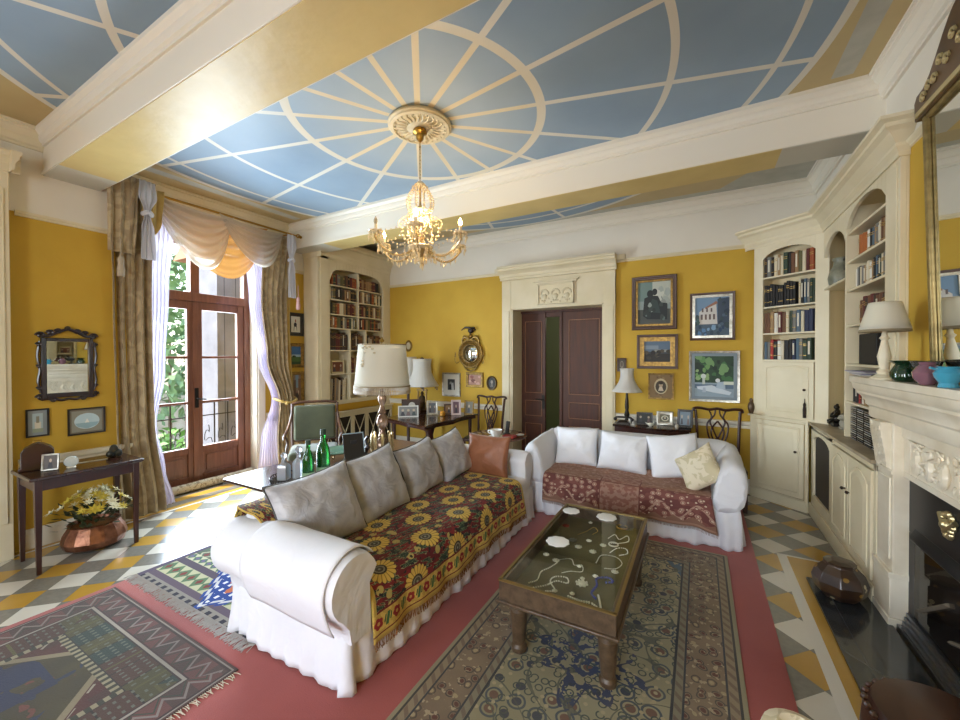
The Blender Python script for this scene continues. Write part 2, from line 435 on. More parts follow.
# ------------------------------------------------------------ french door to the balcony
M_oak = mat('brown_door_wood', rough=0.38, build=wood('#8c5c45', '#704432', 'z'), coat=0.2)  # wood tones lightened: window glare is put into the colour
M_glass = pane_glass('window_glass')
M_brass = mat('aged_brass', '#a8823c', rough=0.3, metal=1.0)
M_iron = mat('wrought_iron', '#23211f', rough=0.5, metal=0.6)
fr = thing('window_1', None, None, (0,0,0)) if False else bpy.data.objects.new('window_1', None)
COL.objects.link(fr); struct(fr)
XF = -5.60
m = MB(); m.box(XF-0.05, XF+0.05, 1.90, 1.99, 0, 3.10); m.box(XF-0.05, XF+0.05, 3.21, 3.30, 0, 3.10); m.box(XF-0.05, XF+0.05, 1.99, 3.21, 3.02, 3.10)
m.box(XF-0.05, XF+0.06, 1.99, 3.21, 2.34, 2.45); m.box(XF-0.05, XF+0.05, 2.55, 2.65, 2.45, 3.02); m.box(XF-0.06, XF+0.05, 1.99, 3.21, 0.0, 0.04)
m.build('window_frame', M_oak, fr, bevel=0.006)
for k, (a, b) in enumerate(((1.99, 2.60), (2.60, 3.21))):
    m = MB(); x0, x1 = XF-0.025, XF+0.03; st = 0.085
    m.box(x0, x1, a, a+st, 0.05, 2.34); m.box(x0, x1, b-st, b, 0.05, 2.34); m.box(x0, x1, a+st, b-st, 2.24, 2.34); m.box(x0, x1, a+st, b-st, 0.05, 0.14)
    m.box(x0, x1, a+st, b-st, 0.42, 0.50)
    for zb in (1.62, 1.05): m.box(x0+0.01, x1-0.005, a+st, b-st, zb, zb+0.03)
    m.box(XF-0.01, XF+0.012, a+st, b-st, 0.14, 0.42)
    m.box(XF-0.01, XF+0.026, a+st+0.04, b-st-0.04, 0.18, 0.38)
    if k: m.box(x1, x1+0.015, a-0.03, a+0.03, 0.05, 2.34)
    m.build('door_leaf', M_oak, fr, bevel=0.005)
    MB().box(XF-0.004, XF+0.004, a+st-0.01, b-st+0.01, 0.5, 2.24).build('pane', M_glass, fr, smooth=0)
    MB().box(XF-0.004, XF+0.004, a+(0.06 if k else 0), b-(0 if k else 0.06), 2.45, 3.02).build('pane', M_glass, fr, smooth=0)
m = MB(); m.box(XF+0.045, XF+0.06, 2.585, 2.625, 1.0, 1.25); m.tube([(XF+0.06,2.605,1.12),(XF+0.10,2.605,1.12),(XF+0.105,2.60,1.115),(XF+0.105,2.69,1.10)], 0.009)
m.build('handle', M_iron, fr)
# painted reveal lining
m = MB(); m.box(XF+0.05, LX, 3.285, 3.302, 0, 3.1); m.box(XF+0.05, LX, 1.898, 1.915, 0, 3.1)
m.box(LX-0.002, LX+0.02, 3.302, 3.40, 0, 3.10); m.box(LX-0.002, LX+0.02, 1.80, 1.898, 0, 3.10); m.box(LX-0.002, LX+0.02, 1.80, 3.40, 3.10, 3.20)
m.box(XF+0.06, LX, 3.278, 3.29, 0.80, 0.83)
struct(m.build('trim_9', M_white_trim))
pl = bpy.data.lights.new('door_portal', 'AREA'); po = bpy.data.objects.new('door_portal', pl); COL.objects.link(po)
pl.shape = 'RECTANGLE'; pl.size = 1.3; pl.size_y = 3.0; po.location = (-5.72, 2.6, 1.55); po.rotation_euler = Vector((1,0,0)).to_track_quat('-Z', 'Y').to_euler(); pl.cycles.is_portal = True

# ------------------------------------------------------------ cream door surround and double doors on the back wall
m = MB(); F = BY-0.05
for a, b in ((-2.72, -2.566), (-1.156, -1.005)):
    m.box(a, b, F, BY+0.01, 0, 2.80); m.box(a+0.025, b-0.025, F-0.012, F, 0.2, 2.34); m.box(a-0.008, b+0.008, F-0.02, BY, 0, 0.18)
m.box(-2.72, -1.005, F+0.004, BY+0.01, 2.38, 2.82)
m.box(-2.566, -2.54, F+0.01, BY+0.36, 0, 2.38); m.box(-1.182, -1.156, F+0.01, BY+0.36, 0, 2.38); m.box(-2.566, -1.156, F+0.01, BY+0.36, 2.36, 2.385)
HEAD = [(0,0),(0.03,0),(0.03,0.03),(0.05,0.045),(0.055,0.08),(0.09,0.11),(0.13,0.13),(0.13,0.16),(0.15,0.17),(0.15,0.20),(0,0.20)]
run(m, HEAD, (-2.74, F, 2.82), (-0.985, F, 2.82), (0,-1,0))
m.box(-2.85, -2.74, F-0.0, BY, 2.95, 3.02); m.box(-0.985, -0.88, F, BY, 2.95, 3.02)
m.box(-2.19, -1.50, F-0.035, F, 2.745, 2.765); m.box(-2.16, -1.53, F-0.02, F, 2.715, 2.745)
struct(m.build('trim_10', M_cream, bevel=0.003))
# carved plaque above the door: urns and garlands
pq = thing('carved_plaque', 'carved cream overdoor plaque with urns and garlands in low relief', 'relief', (-1.845, F-0.002, 2.41))
m = MB(); m.box(-0.27, 0.27, -0.012, 0.0, 0, 0.30)
for a in ((-0.27,-0.255,0,0.30),(0.255,0.27,0,0.30),(-0.27,0.27,0,0.015),(-0.27,0.27,0.285,0.30)): m.box(a[0],a[1],-0.03,0,a[2],a[3])
m.build('panel', M_cream, pq)
rv = MB()
for cx in (-0.17, 0, 0.17):
    for k in range(9):
        a = pi*k/8; rv.ball((cx+0.06*cos(a), -0.014, 0.155+0.055*sin(a)), 0.017, 8, 5, (1,0.7,1))
    rv.lathe([(0.0,0.04),(0.03,0.045),(0.012,0.06),(0.04,0.10),(0.045,0.13),(0.02,0.15)], 10, T(cx,-0.012,0), sy=0.4)
for k in range(15):
    x = -0.24+0.48*k/14; rv.ball((x, -0.014, 0.06+0.035*cos(k*1.8)), 0.014, 7, 5, (1,0.7,1))
rv.build('relief_ornament', mat('carved_relief_paint', '#cfc2a2', rough=0.6), pq)
M_mahog = mat('door_mahogany', rough=0.5, build=wood('#54270f', '#3a1a0c', 'z'))
mat('dark_mahogany', rough=0.3, build=wood('#3f1a10', '#2b110b', 'z'), coat=0.1)
M_inlay = mat('door_bead_edge', '#9a6a48', rough=0.35)
def door_leaf(name, x0, x1, y, hx, handle):
    d = bpy.data.objects.new(name, None); COL.objects.link(d); struct(d)
    m = MB(); m.box(x0, x1, y, y+0.045, 0.01, 2.36)
    w = x1-x0; px0, px1 = x0+w*0.16, x1-w*0.14; ins = MB()
    for za, zb in ((0.18, 0.56), (0.66, 1.0) if False else (0.68, 0.93), (1.05, 2.2)):
        m.box(px0+0.02, px1-0.02, y-0.008, y, za+0.02, zb-0.02)
        for q in ((px0, px0+0.008, za, zb), (px1-0.008, px1, za, zb), (px0, px1, za, za+0.008), (px0, px1, zb-0.008, zb)): ins.box(q[0], q[1], y-0.012, y, q[2], q[3])
    m.build('door_panel', M_mahog, d, bevel=0.003); ins.build('bead', M_inlay, d, smooth=0)
    if handle:
        h = MB(); h.box(hx-0.022, hx+0.022, y-0.01, y, 0.80, 1.02); h.tube([(hx,y,0.95),(hx,y-0.05,0.95),(hx-0.01,y-0.055,0.95),(hx-0.11,y-0.055,0.955)], 0.01)
        h.build('door_handle', M_iron, d)
    return d
door_leaf('door_1', -2.54, -2.135, 5.97, -2.17, True)
door_leaf('door_2', -1.86, -1.20, 5.97, 0, False)
m = MB(); m.box(-2.135, -1.86, 5.985, 6.03, 2.26, 2.36); m.box(-1.90, -1.86, 5.95, 5.97, 0, 2.36); m.box(-1.20,-1.156,5.95,6.05,0,2.38); m.box(-2.566,-1.156,5.93,6.05,2.33,2.38)
struct(m.build('trim_11', M_mahog))

# ------------------------------------------------------------ outside the french door
M_stone = mat('sunlit_render', rough=0.8, build=mottle('#a9a396', '#989082', 2))
struct(MB().box(-7.2, -5.75, 0.0, 6.0, -0.15, -0.02).build('balcony_slab', M_stone), None)
rl = thing('balcony_railing', 'black wrought iron balcony railing with scrolls outside the french door', 'railing', (-6.75, 0.2, 0))
m = MB(); m.box(-0.02, 0.02, 0, 5.6, 0.92, 0.95); m.box(-0.015, 0.015, 0, 5.6, 0.08, 0.10); m.box(-0.012, 0.012, 0, 5.6, 0.72, 0.735)
for k in range(29): m.box(-0.008, 0.008, 0.02+k*0.2-0.008, 0.02+k*0.2+0.008, 0.0 if k % 4 == 0 else 0.1, 0.93)
for k in range(28):
    c = 0.12+k*0.2; m.tube([(0, c+0.07*cos(a*0.7)*(1-a/14), 0.42+0.26*(a/10-0.5)+0.05*sin(a*1.3)) for a in range(11)], 0.006, 5)
m.build('ironwork', M_iron, rl, smooth=0)
struct(MB().box(-60, -7.2, -30, 60, -4.2, -4.0).build('ground', mat('pale_gravel', rough=0.9, build=mottle('#8f8a7c', '#7f7866', 0.6))))
ho = thing('outbuilding', 'weathered plank outbuilding with diagonal braces seen through the door panes', 'building', (-9.95, 3.6, -4))
M_plank = mat('weathered_planks', rough=0.85, build=lambda b: mixc((fract(coords()[2]*5.2) < 0.06), mixc(smooth(noise(coords()[0], 3, 4), 0.3, 0.7), '#686b74', '#7a7d85'), '#33343a'))
MB().box(1.8, 2.8, 0.08, 5.2, 0, 7.4).build('wall', M_plank, ho, smooth=0)
m = MB()
for q in range(3): m.tube([(2.86, 0.5+q*1.5, 3.2), (2.86, 1.8+q*1.5, 6.4)], 0.06, 4)
m.box(2.8, 2.9, 0.3, 5.2, 6.4, 6.55); m.box(2.8, 2.9, 0.3, 5.2, 3.1, 3.22); m.build('brace', mat('grey_timber', '#6f6a66', rough=0.8), ho, smooth=0)
m = MB(); m.prism([(1.5, 7.4), (3.0, 7.4), (2.3, 8.1)], 0.0, 5.5, Matrix(((1,0,0,0),(0,0,1,0),(0,1,0,0),(0,0,0,1)))); m.build('roof', mat('terracotta_roof', '#a5765c', rough=0.8), ho, smooth=0)
def leafy(name, label, cat, loc, rx, ry, rz_, n, mt, seed, trunk=0):
    rnd = random.Random(seed); t = thing(name, label, cat, loc)
    m = MB()
    for i in range(n):
        th = rnd.uniform(0, 2*pi); ph = math.acos(rnd.uniform(-1, 1)); k = rnd.uniform(0.6, 1)
        c = (rx*k*sin(ph)*cos(th), ry*k*sin(ph)*sin(th), trunk + rz_ + rz_*k*cos(ph))
        s = rnd.uniform(0.10, 0.24) * (rx+ry)/2 * 0.5
        a = Vector((rnd.gauss(0,1), rnd.gauss(0,1), rnd.gauss(0,1))).normalized(); b = a.orthogonal().normalized()
        m.add([Vector(c)+a*s, Vector(c)+b*s*0.5, Vector(c)-a*s, Vector(c)-b*s*0.5], [(0,1,2,3)])
    m.build('foliage', mt, t, smooth=0, fix=False)
    MB().tube([(0,0,-0.2), (0.05,0,trunk*0.5+0.1), (0,0.05,trunk+rz_)], [0.12,0.1,0.05], 8).build('trunk', mat('bark', '#5d4a3a', rough=0.9), t)
    return t
M_leaf = mat('hedge_leaves', rough=0.6, build=mottle('#5d8a35', '#3c6a24', 2))
leafy('clipped_shrub', 'bright green shrub in the sun below the balcony, left pane', 'shrub', (-14.5, 5.6, -4.0), 1.9, 1.6, 1.75, 900, M_leaf, 3)
leafy('garden_tree', 'tall pale green tree beyond the balcony in the left door leaf', 'tree', (-24, 10.0, -4.0), 3.4, 3.4, 4.6, 1600, mat('pale_leaves', rough=0.6, build=mottle('#6f8f5a', '#4f7050', 1)), 5, 2.0)
leafy('garden_tree', 'grey green tree at the left edge of the door view', 'tree', (-24, 1.0, -4.0), 2.6, 2.6, 3.4, 1200, mat('pale_leaves'), 6, 3.0)
struct(MB().box(-30, -29, -20, 40, -4, -0.6).build('wall_garden', M_stone))
# ------------------------------------------------------------ bookcases and cabinets
XZ = Matrix(((1,0,0,0),(0,0,1,0),(0,1,0,0),(0,0,0,1)))          # prism polygon (x,z), extruded along y
YZ = Matrix(((0,0,1,0),(1,0,0,0),(0,1,0,0),(0,0,0,1)))          # prism polygon (y,z), extruded along x
M_cab = mat('cabinet_cream_paint', rough=0.5, build=mottle('#e2d6b8', '#d9ccab', 2.5), bump=(30, 0.04))
M_cabin = mat('cabinet_inner_paint', '#d2c19a', rough=0.6)
M_knob = mat('dark_bronze_knob', '#3a2c22', rough=0.35, metal=0.8)
def arch_header(mb, x0, x1, zs, zc, zt, ya, yb, corner=None, n=12):
    pts = []
    for k in range(n+1):
        t = -1 + 2*k/n
        if corner is None: z = zs + (zc-zs)*sqrt(max(0, 1 - (t*0.96)**2))
        else: z = zs + (zc-zs)*(1-abs(t)**corner)**(1/corner)*1.0
        pts.append((x0+(x1-x0)*k/n, z))
    for k in range(n): mb.prism([pts[k], pts[k+1], (pts[k+1][0], zt), (pts[k][0], zt)], ya, yb, XZ)
def raised_panel(mb, x0, x1, z0, z1, y, arch=0.0, n=8):
    """bevelled door panel: outer frame groove and a raised field, optional arched top"""
    def outline(i):
        a, b, c, d = x0+i, x1-i, z0+i, z1-i
        pts = [(a, c), (b, c)]
        for k in range(n+1):
            t = 1-2*k/n; pts.append(((a+b)/2+(b-a)/2*t, d - arch*(t*t) ))
        return pts
    def ring(i, yy): return [(x, yy, z) for x, z in outline(i)]
    mb.loft([ring(0.0, y), ring(0.004, y-0.007), ring(0.016, y-0.007), ring(0.02, y-0.001), ring(0.03, y-0.001), ring(0.055, y-0.010), ring(0.06, y-0.010)], cap=True)
def knob(parent, x, y, z, r=0.013, mt=None, name='knob'):
    MB().lathe([(0.006,0),(0.006,0.012),(r,0.018),(r*0.95,0.028),(0.003,0.034)], 10, T(x,y,z, rx=pi/2)).build(name, mt or M_knob, parent)

def put(root, name, label, cat, x, y, z, group=None, rz=0):       # world empty placed in a furniture frame
    p = root.matrix_basis @ Vector((x, y, z)) if False else Matrix.Translation(root.location) @ Matrix.Rotation(root.rotation_euler[2], 4, 'Z') @ Vector((x, y, z))
    return thing(name, label, cat, p, root.rotation_euler[2]+rz, group)

BOOKC = {'dark brown':'#3b2a20','tan':'#9a7b55','cream':'#cfc3a6','dark green':'#2f3f30','black':'#1c1a1a','maroon':'#5a2320','grey':'#77756f','navy':'#252c47','olive':'#5f5a38','rust':'#9a4d28','white':'#dcd8cd','orange':'#a8602e','red':'#a32f2a','slate blue':'#4f6373','brown':'#6a452c'}
def bookmat(c): return mat('book_'+c.replace(' ', '_'), BOOKC[c], rough=0.6)
M_pages = mat('book_pages', '#d8cdb2', rough=0.8); M_gilt = mat('gilt_lettering', '#b7924c', rough=0.4, metal=0.5); M_titlec = mat('pale_title_label', '#d9d0bb', rough=0.6)
ORD = ['first','second','third','fourth','fifth','sixth','seventh','eighth','ninth','tenth','eleventh','twelfth','thirteenth','fourteenth','fifteenth','sixteenth','seventeenth','eighteenth','nineteenth','twentieth']
def book_mesh(w, d, h, colour, style, lean=0):
    m = MB(); m.m = 0
    M = T(0, 0, 0, ry=lean)
    sp = [(-w/2, 0.006), (-w/2*0.8, 0.001), (0, -0.003), (w/2*0.8, 0.001), (w/2, 0.006)]
    poly = sp + [(w/2, d), (w/2-0.003, d), (w/2-0.003, 0.012), (-w/2+0.003, 0.012), (-w/2+0.003, d), (-w/2, d)]
    m.prism(poly, 0, h, M)
    m.m = 1; m.box(-w/2+0.0025, w/2-0.0025, 0.01, d-0.004, 0.003, h-0.003, M)
    m.m = 2
    if style == 0:
        for z in (0.78, 0.7, 0.2): m.box(-w*0.40, w*0.40, -0.0045, 0.001, h*z, h*z+0.006, M)
    elif style == 1: m.box(-w*0.36, w*0.36, -0.0045, 0.001, h*0.55, h*0.80, M)
    elif style == 2: m.box(-w*0.2, w*0.2, -0.0045, 0.001, h*0.25, h*0.85, M)
    return m, [bookmat(colour), M_pages, M_gilt if style == 0 else M_titlec]
def books(root, x0, x1, yf, z, hh, where, palette, group, depth=0.13, wr=(0.026, 0.048), seq=None, rnd=random.Random(3), lean=0.0, cat='book', name='book'):
    x = x0; k = 0; spec = []
    while True:
        w = rnd.uniform(*wr)
        if x + w > x1: break
        c = seq[k] if seq and k < len(seq) else rnd.choice(palette)
        spec.append((x+w/2, w-0.0015, c)); x += w; k += 1
    for i, (bx, w, c) in enumerate(spec):
        h = hh*rnd.uniform(0.86, 1.0)
        m, ms = book_mesh(w, depth*rnd.uniform(0.88, 1.0), h, c, rnd.choice((0, 0, 0, 3, 3, 2, 3)), lean if i < len(spec)-1 else lean)
        o = m.build(name, ms, None, smooth=0, fix=False)
        P = Matrix.Translation(root.location) @ Matrix.Rotation(root.rotation_euler[2], 4, 'Z') @ Vector((bx, yf+rnd.uniform(0, 0.008), z+0.0005))
        o.location = P; o.rotation_euler = (0, 0, root.rotation_euler[2])
        tag(o, f'{c} {cat}, {ORD[i]} from the left, {where}', cat, group)

DARKS = ['dark brown','dark brown','black','maroon','dark green','tan','cream','grey','olive','brown','tan','rust']
# ---- arched bookcase in the window wall (faces the room, +X)
FX = -5.07
bc = thing('bookcase', 'tall cream built-in bookcase with arched opening, full of old books, beside the window wall', 'bookcase', (FX, 4.04, 0), pi/2)
W = BY-4.04-0.002; D = 0.322
ox0, ox1 = 0.23, 1.42
m = MB(); m.box(0, ox0, 0, 0.03, 0, 3.42); m.box(ox1, W, 0, 0.03, 0, 3.42)
arch_header(m, ox0, ox1, 2.84, 3.055, 3.42, 0, 0.03, corner=3.2, n=18)
m.box(ox0, ox1, 0, 0.03, 0.87, 0.93); m.box(0, 0.025, 0.03, D, 0, 3.42); m.box(W-0.02, W, 0.03, D, 0, 3.42)
m.box(0.05, 0.19, -0.012, 0, 0.95, 3.2)
m.build('front_frame', M_cab, bc, bevel=0.004)
m = MB(); run(m, [(0,-0.30),(0.012,-0.30),(0.012,-0.26),(0.03,-0.22),(0.03,-0.20),(0.06,-0.14),(0.09,-0.10),(0.09,-0.07),(0.12,-0.05),(0.12,0),(0,0)], (-0.02, 0, 3.46), (W, 0, 3.46), (0,-1,0))
run(m, [(0,-0.30),(0.012,-0.30),(0.012,-0.26),(0.03,-0.22),(0.03,-0.20),(0.06,-0.14),(0.09,-0.10),(0.09,-0.07),(0.12,-0.05),(0.12,0),(0,0)], (0, -0.1, 3.46), (0, D, 3.46), (-1,0,0))
m.build('cornice', M_cab, bc)
m = MB(); m.box(0.025, W-0.02, 0.27, 0.29, 0.87, 3.38); m.box(ox0-0.02, ox0, 0.03, 0.27, 0.87, 3.3); m.box(ox1, ox1+0.02, 0.03, 0.27, 0.87, 3.3)
m.box(ox0, ox1, 0.03, 0.27, 3.08, 3.1); m.build('back_panel', M_cabin, bc)
shz = [2.785, 2.56, 2.322, 2.10]; lowz = [1.747, 1.367]
for z in shz: MB().box(ox0, ox1, 0.012, 0.27, z-0.018, z).build('shelf', M_cab, bc, bevel=0.002)
for z in lowz: MB().box(ox0, ox1, 0.016, 0.27, z-0.018, z).build('shelf', M_cab, bc, bevel=0.002)
MB().box(ox0, ox1, 0.012, 0.27, 0.912, 0.931).build('shelf', M_cab, bc)
m = MB(); m.box(0.83, 0.85, 0.014, 0.27, 2.10, 3.06); m.box(0.64, 0.665, 0.014, 0.27, 0.93, 2.085); m.box(1.0, 1.02, 0.014, 0.27, 0.93, 2.085); m.build('divider', M_cab, bc)
MB().box(ox0+0.001, ox1-0.001, 0.0, 0.02, 0.76, 0.869).build('painted_strip', mat('yellow_strip_paint', '#c79a2c', rough=0.7), bc)
g1 = 'old books on the shelves of the arched bookcase beside the window wall'
rnb = random.Random(21)
for r, (zb, hh) in enumerate(((2.785, 0.19), (2.56, 0.20), (2.322, 0.20), (2.10, 0.19))):
    rw = ['top row', 'second row', 'third row', 'fourth row'][r]
    for (a, b, hf) in ((ox0+0.012, 0.826, 'left half'), (0.855, ox1-0.012, 'right half')):
        if r == 0: a, b = (a+0.05, b) if hf == 'left half' else (a, b-0.05)
        books(bc, a, b, 0.03, zb, hh, f'{hf}, {rw}, arched bookcase', DARKS, g1, wr=(0.032, 0.056), rnd=rnb)
books(bc, ox0+0.01, 0.63, 0.04, 1.747, 0.29, 'fifth row, left bay, arched bookcase', ['dark brown','brown','maroon','dark brown'], g1, rnd=rnb, wr=(0.03,0.05))
books(bc, 0.675, 0.99, 0.04, 1.747, 0.29, 'fifth row, middle bay, arched bookcase', ['dark brown','brown','black'], g1, rnd=rnb, wr=(0.035,0.05))
books(bc, 1.03, 1.41, 0.04, 1.747, 0.27, 'fifth row, right bay, arched bookcase', ['dark brown','black','maroon','brown'], g1, rnd=rnb, wr=(0.035,0.05))
books(bc, ox0+0.02, 0.60, 0.05, 0.931, 0.37, 'bottom row, left bay, arched bookcase', ['grey','cream','dark brown','grey','tan'], g1, rnd=rnb, wr=(0.02,0.045), lean=0.04, cat='tall book')
books(bc, 0.675, 0.95, 0.04, 1.367, 0.27, 'sixth row, middle bay, arched bookcase', ['dark brown','maroon','tan'], g1, rnd=rnb, wr=(0.035,0.05))
# lattice cover under the bookcase
rc = thing('radiator_cover', 'cream lattice radiator cover with crossed bars below the arched bookcase', 'radiator cover', (FX+0.03, 4.06, 0), pi/2)
Wr = W-0.03
m = MB(); m.box(0, Wr, -0.02, 0.012, 0.66, 0.73); m.box(0, Wr, -0.01, 0.012, 0.0, 0.12); m.box(-0.01, Wr, -0.05, 0.012, 0.73, 0.757)
n = 5
for k in range(n+1): x = Wr*k/n; m.box(max(0, x-0.035), min(Wr, x+0.035), -0.015, 0.012, 0.12, 0.66)
m.build('frame', M_cab, rc, bevel=0.003)
m = MB()
for k in range(n):
    a, b = Wr*k/n+0.035, Wr*(k+1)/n-0.035
    m.tube([(a,-0.002,0.12),(b,-0.002,0.66)], 0.009, 4); m.tube([(b,0.002,0.12),(a,0.002,0.66)], 0.009, 4)
m.build('lattice', M_cab, rc)
MB().box(0.02, Wr-0.02, 0.013, 0.02, 0.1, 0.7).build('backing', mat('dark_interior_sheet', '#2a2018', rough=0.8), rc)  # flat dark sheet stands in for the shaded interior behind the lattice

# ---- matching bookcase at the left end of the window wall, only its edge is in view
e = thing('bookcase', 'cream pilaster end and moulded cornice of a second built-in bookcase at far left', 'bookcase', (-4.88, 0.945, 0), pi/2)
m = MB(); m.box(-1.25, 0, 0, 0.30, 0, 3.12); m.box(-0.17, -0.03, -0.012, 0, 0.3, 3.0); m.build('front_frame', M_cab, e, bevel=0.003)
m = MB(); pr = [(0,-0.16),(0.012,-0.16),(0.02,-0.12),(0.02,-0.10),(0.045,-0.06),(0.045,-0.04),(0.06,-0.02),(0.06,0),(0,0)]
run(m, pr, (-1.25, 0, 3.30), (0.06, 0, 3.30), (0,-1,0)); run(m, pr, (0, -0.09, 3.30), (0, 0.30, 3.30), (1,0,0)); m.box(-1.25, 0, 0, 0.3, 3.12, 3.3); m.build('cornice', M_cab, e)

# ---- corner cabinet, set diagonally
RZ = -math.atan2(0.34, 0.43)
cc = thing('corner_cabinet', 'tall cream corner cupboard set diagonally, books above two panelled doors', 'cabinet', (0.53, 5.59, 0), RZ)
m = MB()
m.box(0.0, 0.585, 0, 0.02, 0.0, 0.12); m.box(-0.005, 0.03, 0.0, 0.02, 0.12, 0.945); m.box(0.555, 0.585, 0, 0.02, 0.12, 0.945); m.box(0.03, 0.555, 0, 0.02, 0.92, 0.945)
m.box(0.03, 0.13, 0, 0.02, 0.97, 3.0); m.box(0.64, 0.76, 0, 0.02, 0.955, 3.0); m.box(0.12, 0.64, 0, 0.02, 0.955, 0.985); m.box(0.12, 0.64, 0, 0.02, 1.575, 1.60)
arch_header(m, 0.13, 0.64, 2.70, 2.83, 3.0, 0, 0.02, n=12)
m.box(0.04, 0.052, -0.004, 0, 1.0, 2.8)
m.build('front_frame', M_cab, cc, bevel=0.003)
MB().prism([(-0.02,-0.025),(0.60,-0.025),(0.60,0.05),(0.02,0.02)], 0.945, 0.965).build('ledge', M_cab, cc, bevel=0.004)
m = MB(); m.prism([(0.12,0.168),(0.64,0.168),(0.64,0.178),(0.12,0.178)], 0.96, 2.98); m.box(0.118,0.13,0.02,0.17,0.96,2.98); m.box(0.64,0.652,0.02,0.17,0.96,2.98); m.box(0.13,0.64,0.02,0.17,2.86,2.88)
m.build('back_panel', M_cabin, cc)
for z in (2.53, 2.195, 1.897, 1.60): MB().box(0.13, 0.64, 0.004, 0.168, z-0.018, z).build('shelf', M_cab, cc, bevel=0.002)
d = bpy.data.objects.new('door', None); COL.objects.link(d); d.parent = cc
m = MB(); m.box(0.13, 0.638, -0.014, 0.0, 0.987, 1.573); raised_panel(m, 0.165, 0.60, 1.02, 1.545, -0.014, 0.025); m.build('door', M_cab, cc, bevel=0.002); bpy.data.objects.remove(d)
dd = MB(); dd.box(0.035, 0.553, -0.014, 0.0, 0.13, 0.918); raised_panel(dd, 0.075, 0.515, 0.17, 0.88, -0.014, 0.0); dd = dd.build('door', M_cab, cc, bevel=0.002)
dr = [o for o in cc.children if o.name.startswith('door')]
knob(dr[0], 0.565, -0.014, 1.285); knob(dr[1], 0.485, -0.014, 0.62)
m = MB(); m.box(0.0, 0.58, -0.012, 0.0, 0.0, 0.11); m.build('plinth', M_cab, cc, bevel=0.004)
m = MB()
def mitred(mb, prof, path, z, sgn=1):
    """moulding along a plan polyline, mitred at its corners; out = left of travel * sgn"""
    P = [Vector((x, y, 0)) for x, y in path]; rings = []
    for i, p in enumerate(P):
        ds = []
        if i: ds.append((P[i]-P[i-1]).normalized())
        if i < len(P)-1: ds.append((P[i+1]-P[i]).normalized())
        ns = [Vector((-q.y, q.x, 0))*sgn for q in ds]; n_ = sum(ns, Vector()).normalized(); k = 1/max(0.3, n_.dot(ns[0]))
        rings.append([tuple(p + n_*a*k + Vector((0,0,z+b))) for a, b in prof])
    mb.loft(rings)
# right-hand built-in: base cabinets, niche and open bookcase; faces -X
rw = thing('wall_bookcase', 'cream built-in bookcase and cupboards running from the corner to the fireplace', 'bookcase', (1.086, 5.14, 0), -pi/2)
# local x = distance towards the fireplace (-Y), local y = into the wall (+X)
def ly(Y): return 5.14 - Y
nx0, nx1 = 0.0, ly(4.47); bx0, bx1 = ly(4.45), ly(3.64); ex1 = ly(3.42)
m = MB()
m.box(nx1, bx0, 0, 0.34, 0.955, 3.0); m.box(bx1, ex1, 0, 0.03, 0.955, 3.0); m.box(ex1-0.02, ex1, 0.03, 0.044, 0.955, 3.0); m.box(bx1, bx1+0.015, 0.03, 0.34, 0.955, 3.0)
arch_header(m, nx0+0.01, nx1, 2.55, 2.78, 3.0, 0, 0.03, n=12); arch_header(m, bx0, bx1, 2.66, 2.86, 3.0, 0, 0.03, n=12)
m.box(bx1+0.04, ex1-0.03, -0.008, 0, 1.05, 2.85)
m.build('front_frame', M_cab, rw, bevel=0.003)
m = MB(); m.box(-0.3, bx1, 0.34, 0.35, 0.955, 3.0); m.box(nx0, bx1, 0.03, 0.34, 2.9, 2.92)
m.prism([(0.0, 0.02), (-0.13, 0.17), (-0.13, 0.18), (-0.2, 0.34), (-0.22, 0.34), (-0.02, 0.02)], 0.955, 3.0)
m.build('back_panel', M_cabin, rw)
for z in (2.675, 2.436, 2.195, 1.90, 1.575, 1.262): MB().box(bx0, bx1, 0.006, 0.34, z-0.018, z).build('shelf', M_cab, rw, bevel=0.002)
MB().prism([(-0.1, 0.12), (0.0, 0.005), (nx1, 0.005), (nx1, 0.34), (-0.1, 0.34)], 2.295, 2.315).build('shelf', M_cab, rw, bevel=0.002)
# base cabinets
m = MB(); by = -0.066
m.box(-0.11, ly(3.52), by, 0.30, 0.0, 0.10)
m.box(-0.11, ly(5.17), by, by+0.03, 0.10, 0.93); m.box(ly(4.60), ly(4.50), by, by+0.03, 0.10, 0.93); m.box(ly(3.57), ly(3.52), by, by+0.03, 0.10, 0.93)
m.box(-0.11, ly(3.52), by, by+0.03, 0.88, 0.93); m.box(ly(4.5), ly(3.57), by, by+0.03, 0.10, 0.13); m.box(ly(5.17), ly(4.60), by, by+0.03, 0.10, 0.22)
arch_header(m, ly(5.17), ly(4.60), 0.76, 0.85, 0.90, by, by+0.03, n=12)
m.box(-0.11, ly(3.52), by+0.03, 0.30, 0.85, 0.93)
m.build('base_carcass', M_cab, rw, bevel=0.003)
MB().box(ly(5.17), ly(4.60), by+0.02, by+0.028, 0.2, 0.87).build('dark_panel', mat('dark_speaker_cloth', '#3c362f', rough=0.8), rw)
m = MB(); mitred(m, [(0,0),(0.02,0),(0.02,0.10),(0.012,0.12),(0.0,0.12)], [(-0.10, by), (ly(3.52), by)], 0, -1); m.build('plinth', M_cab, rw)
for (a, b, kx) in ((4.49, 4.05, 4.10), (4.04, 3.58, 3.98)):
    x0, x1 = ly(a), ly(b)
    m = MB(); m.box(x0, x1, by-0.012, by+0.01, 0.135, 0.872); raised_panel(m, x0+0.05, x1-0.05, 0.19, 0.835, by-0.012, 0.07)
    dq = m.build('door', M_cab, rw, bevel=0.002); knob(dq, ly(kx), by-0.012, 0.60)
M_ctop = mat('counter_paint_worn', rough=0.45, build=mottle('#b5a68c', '#9d8d72', 6, 5))
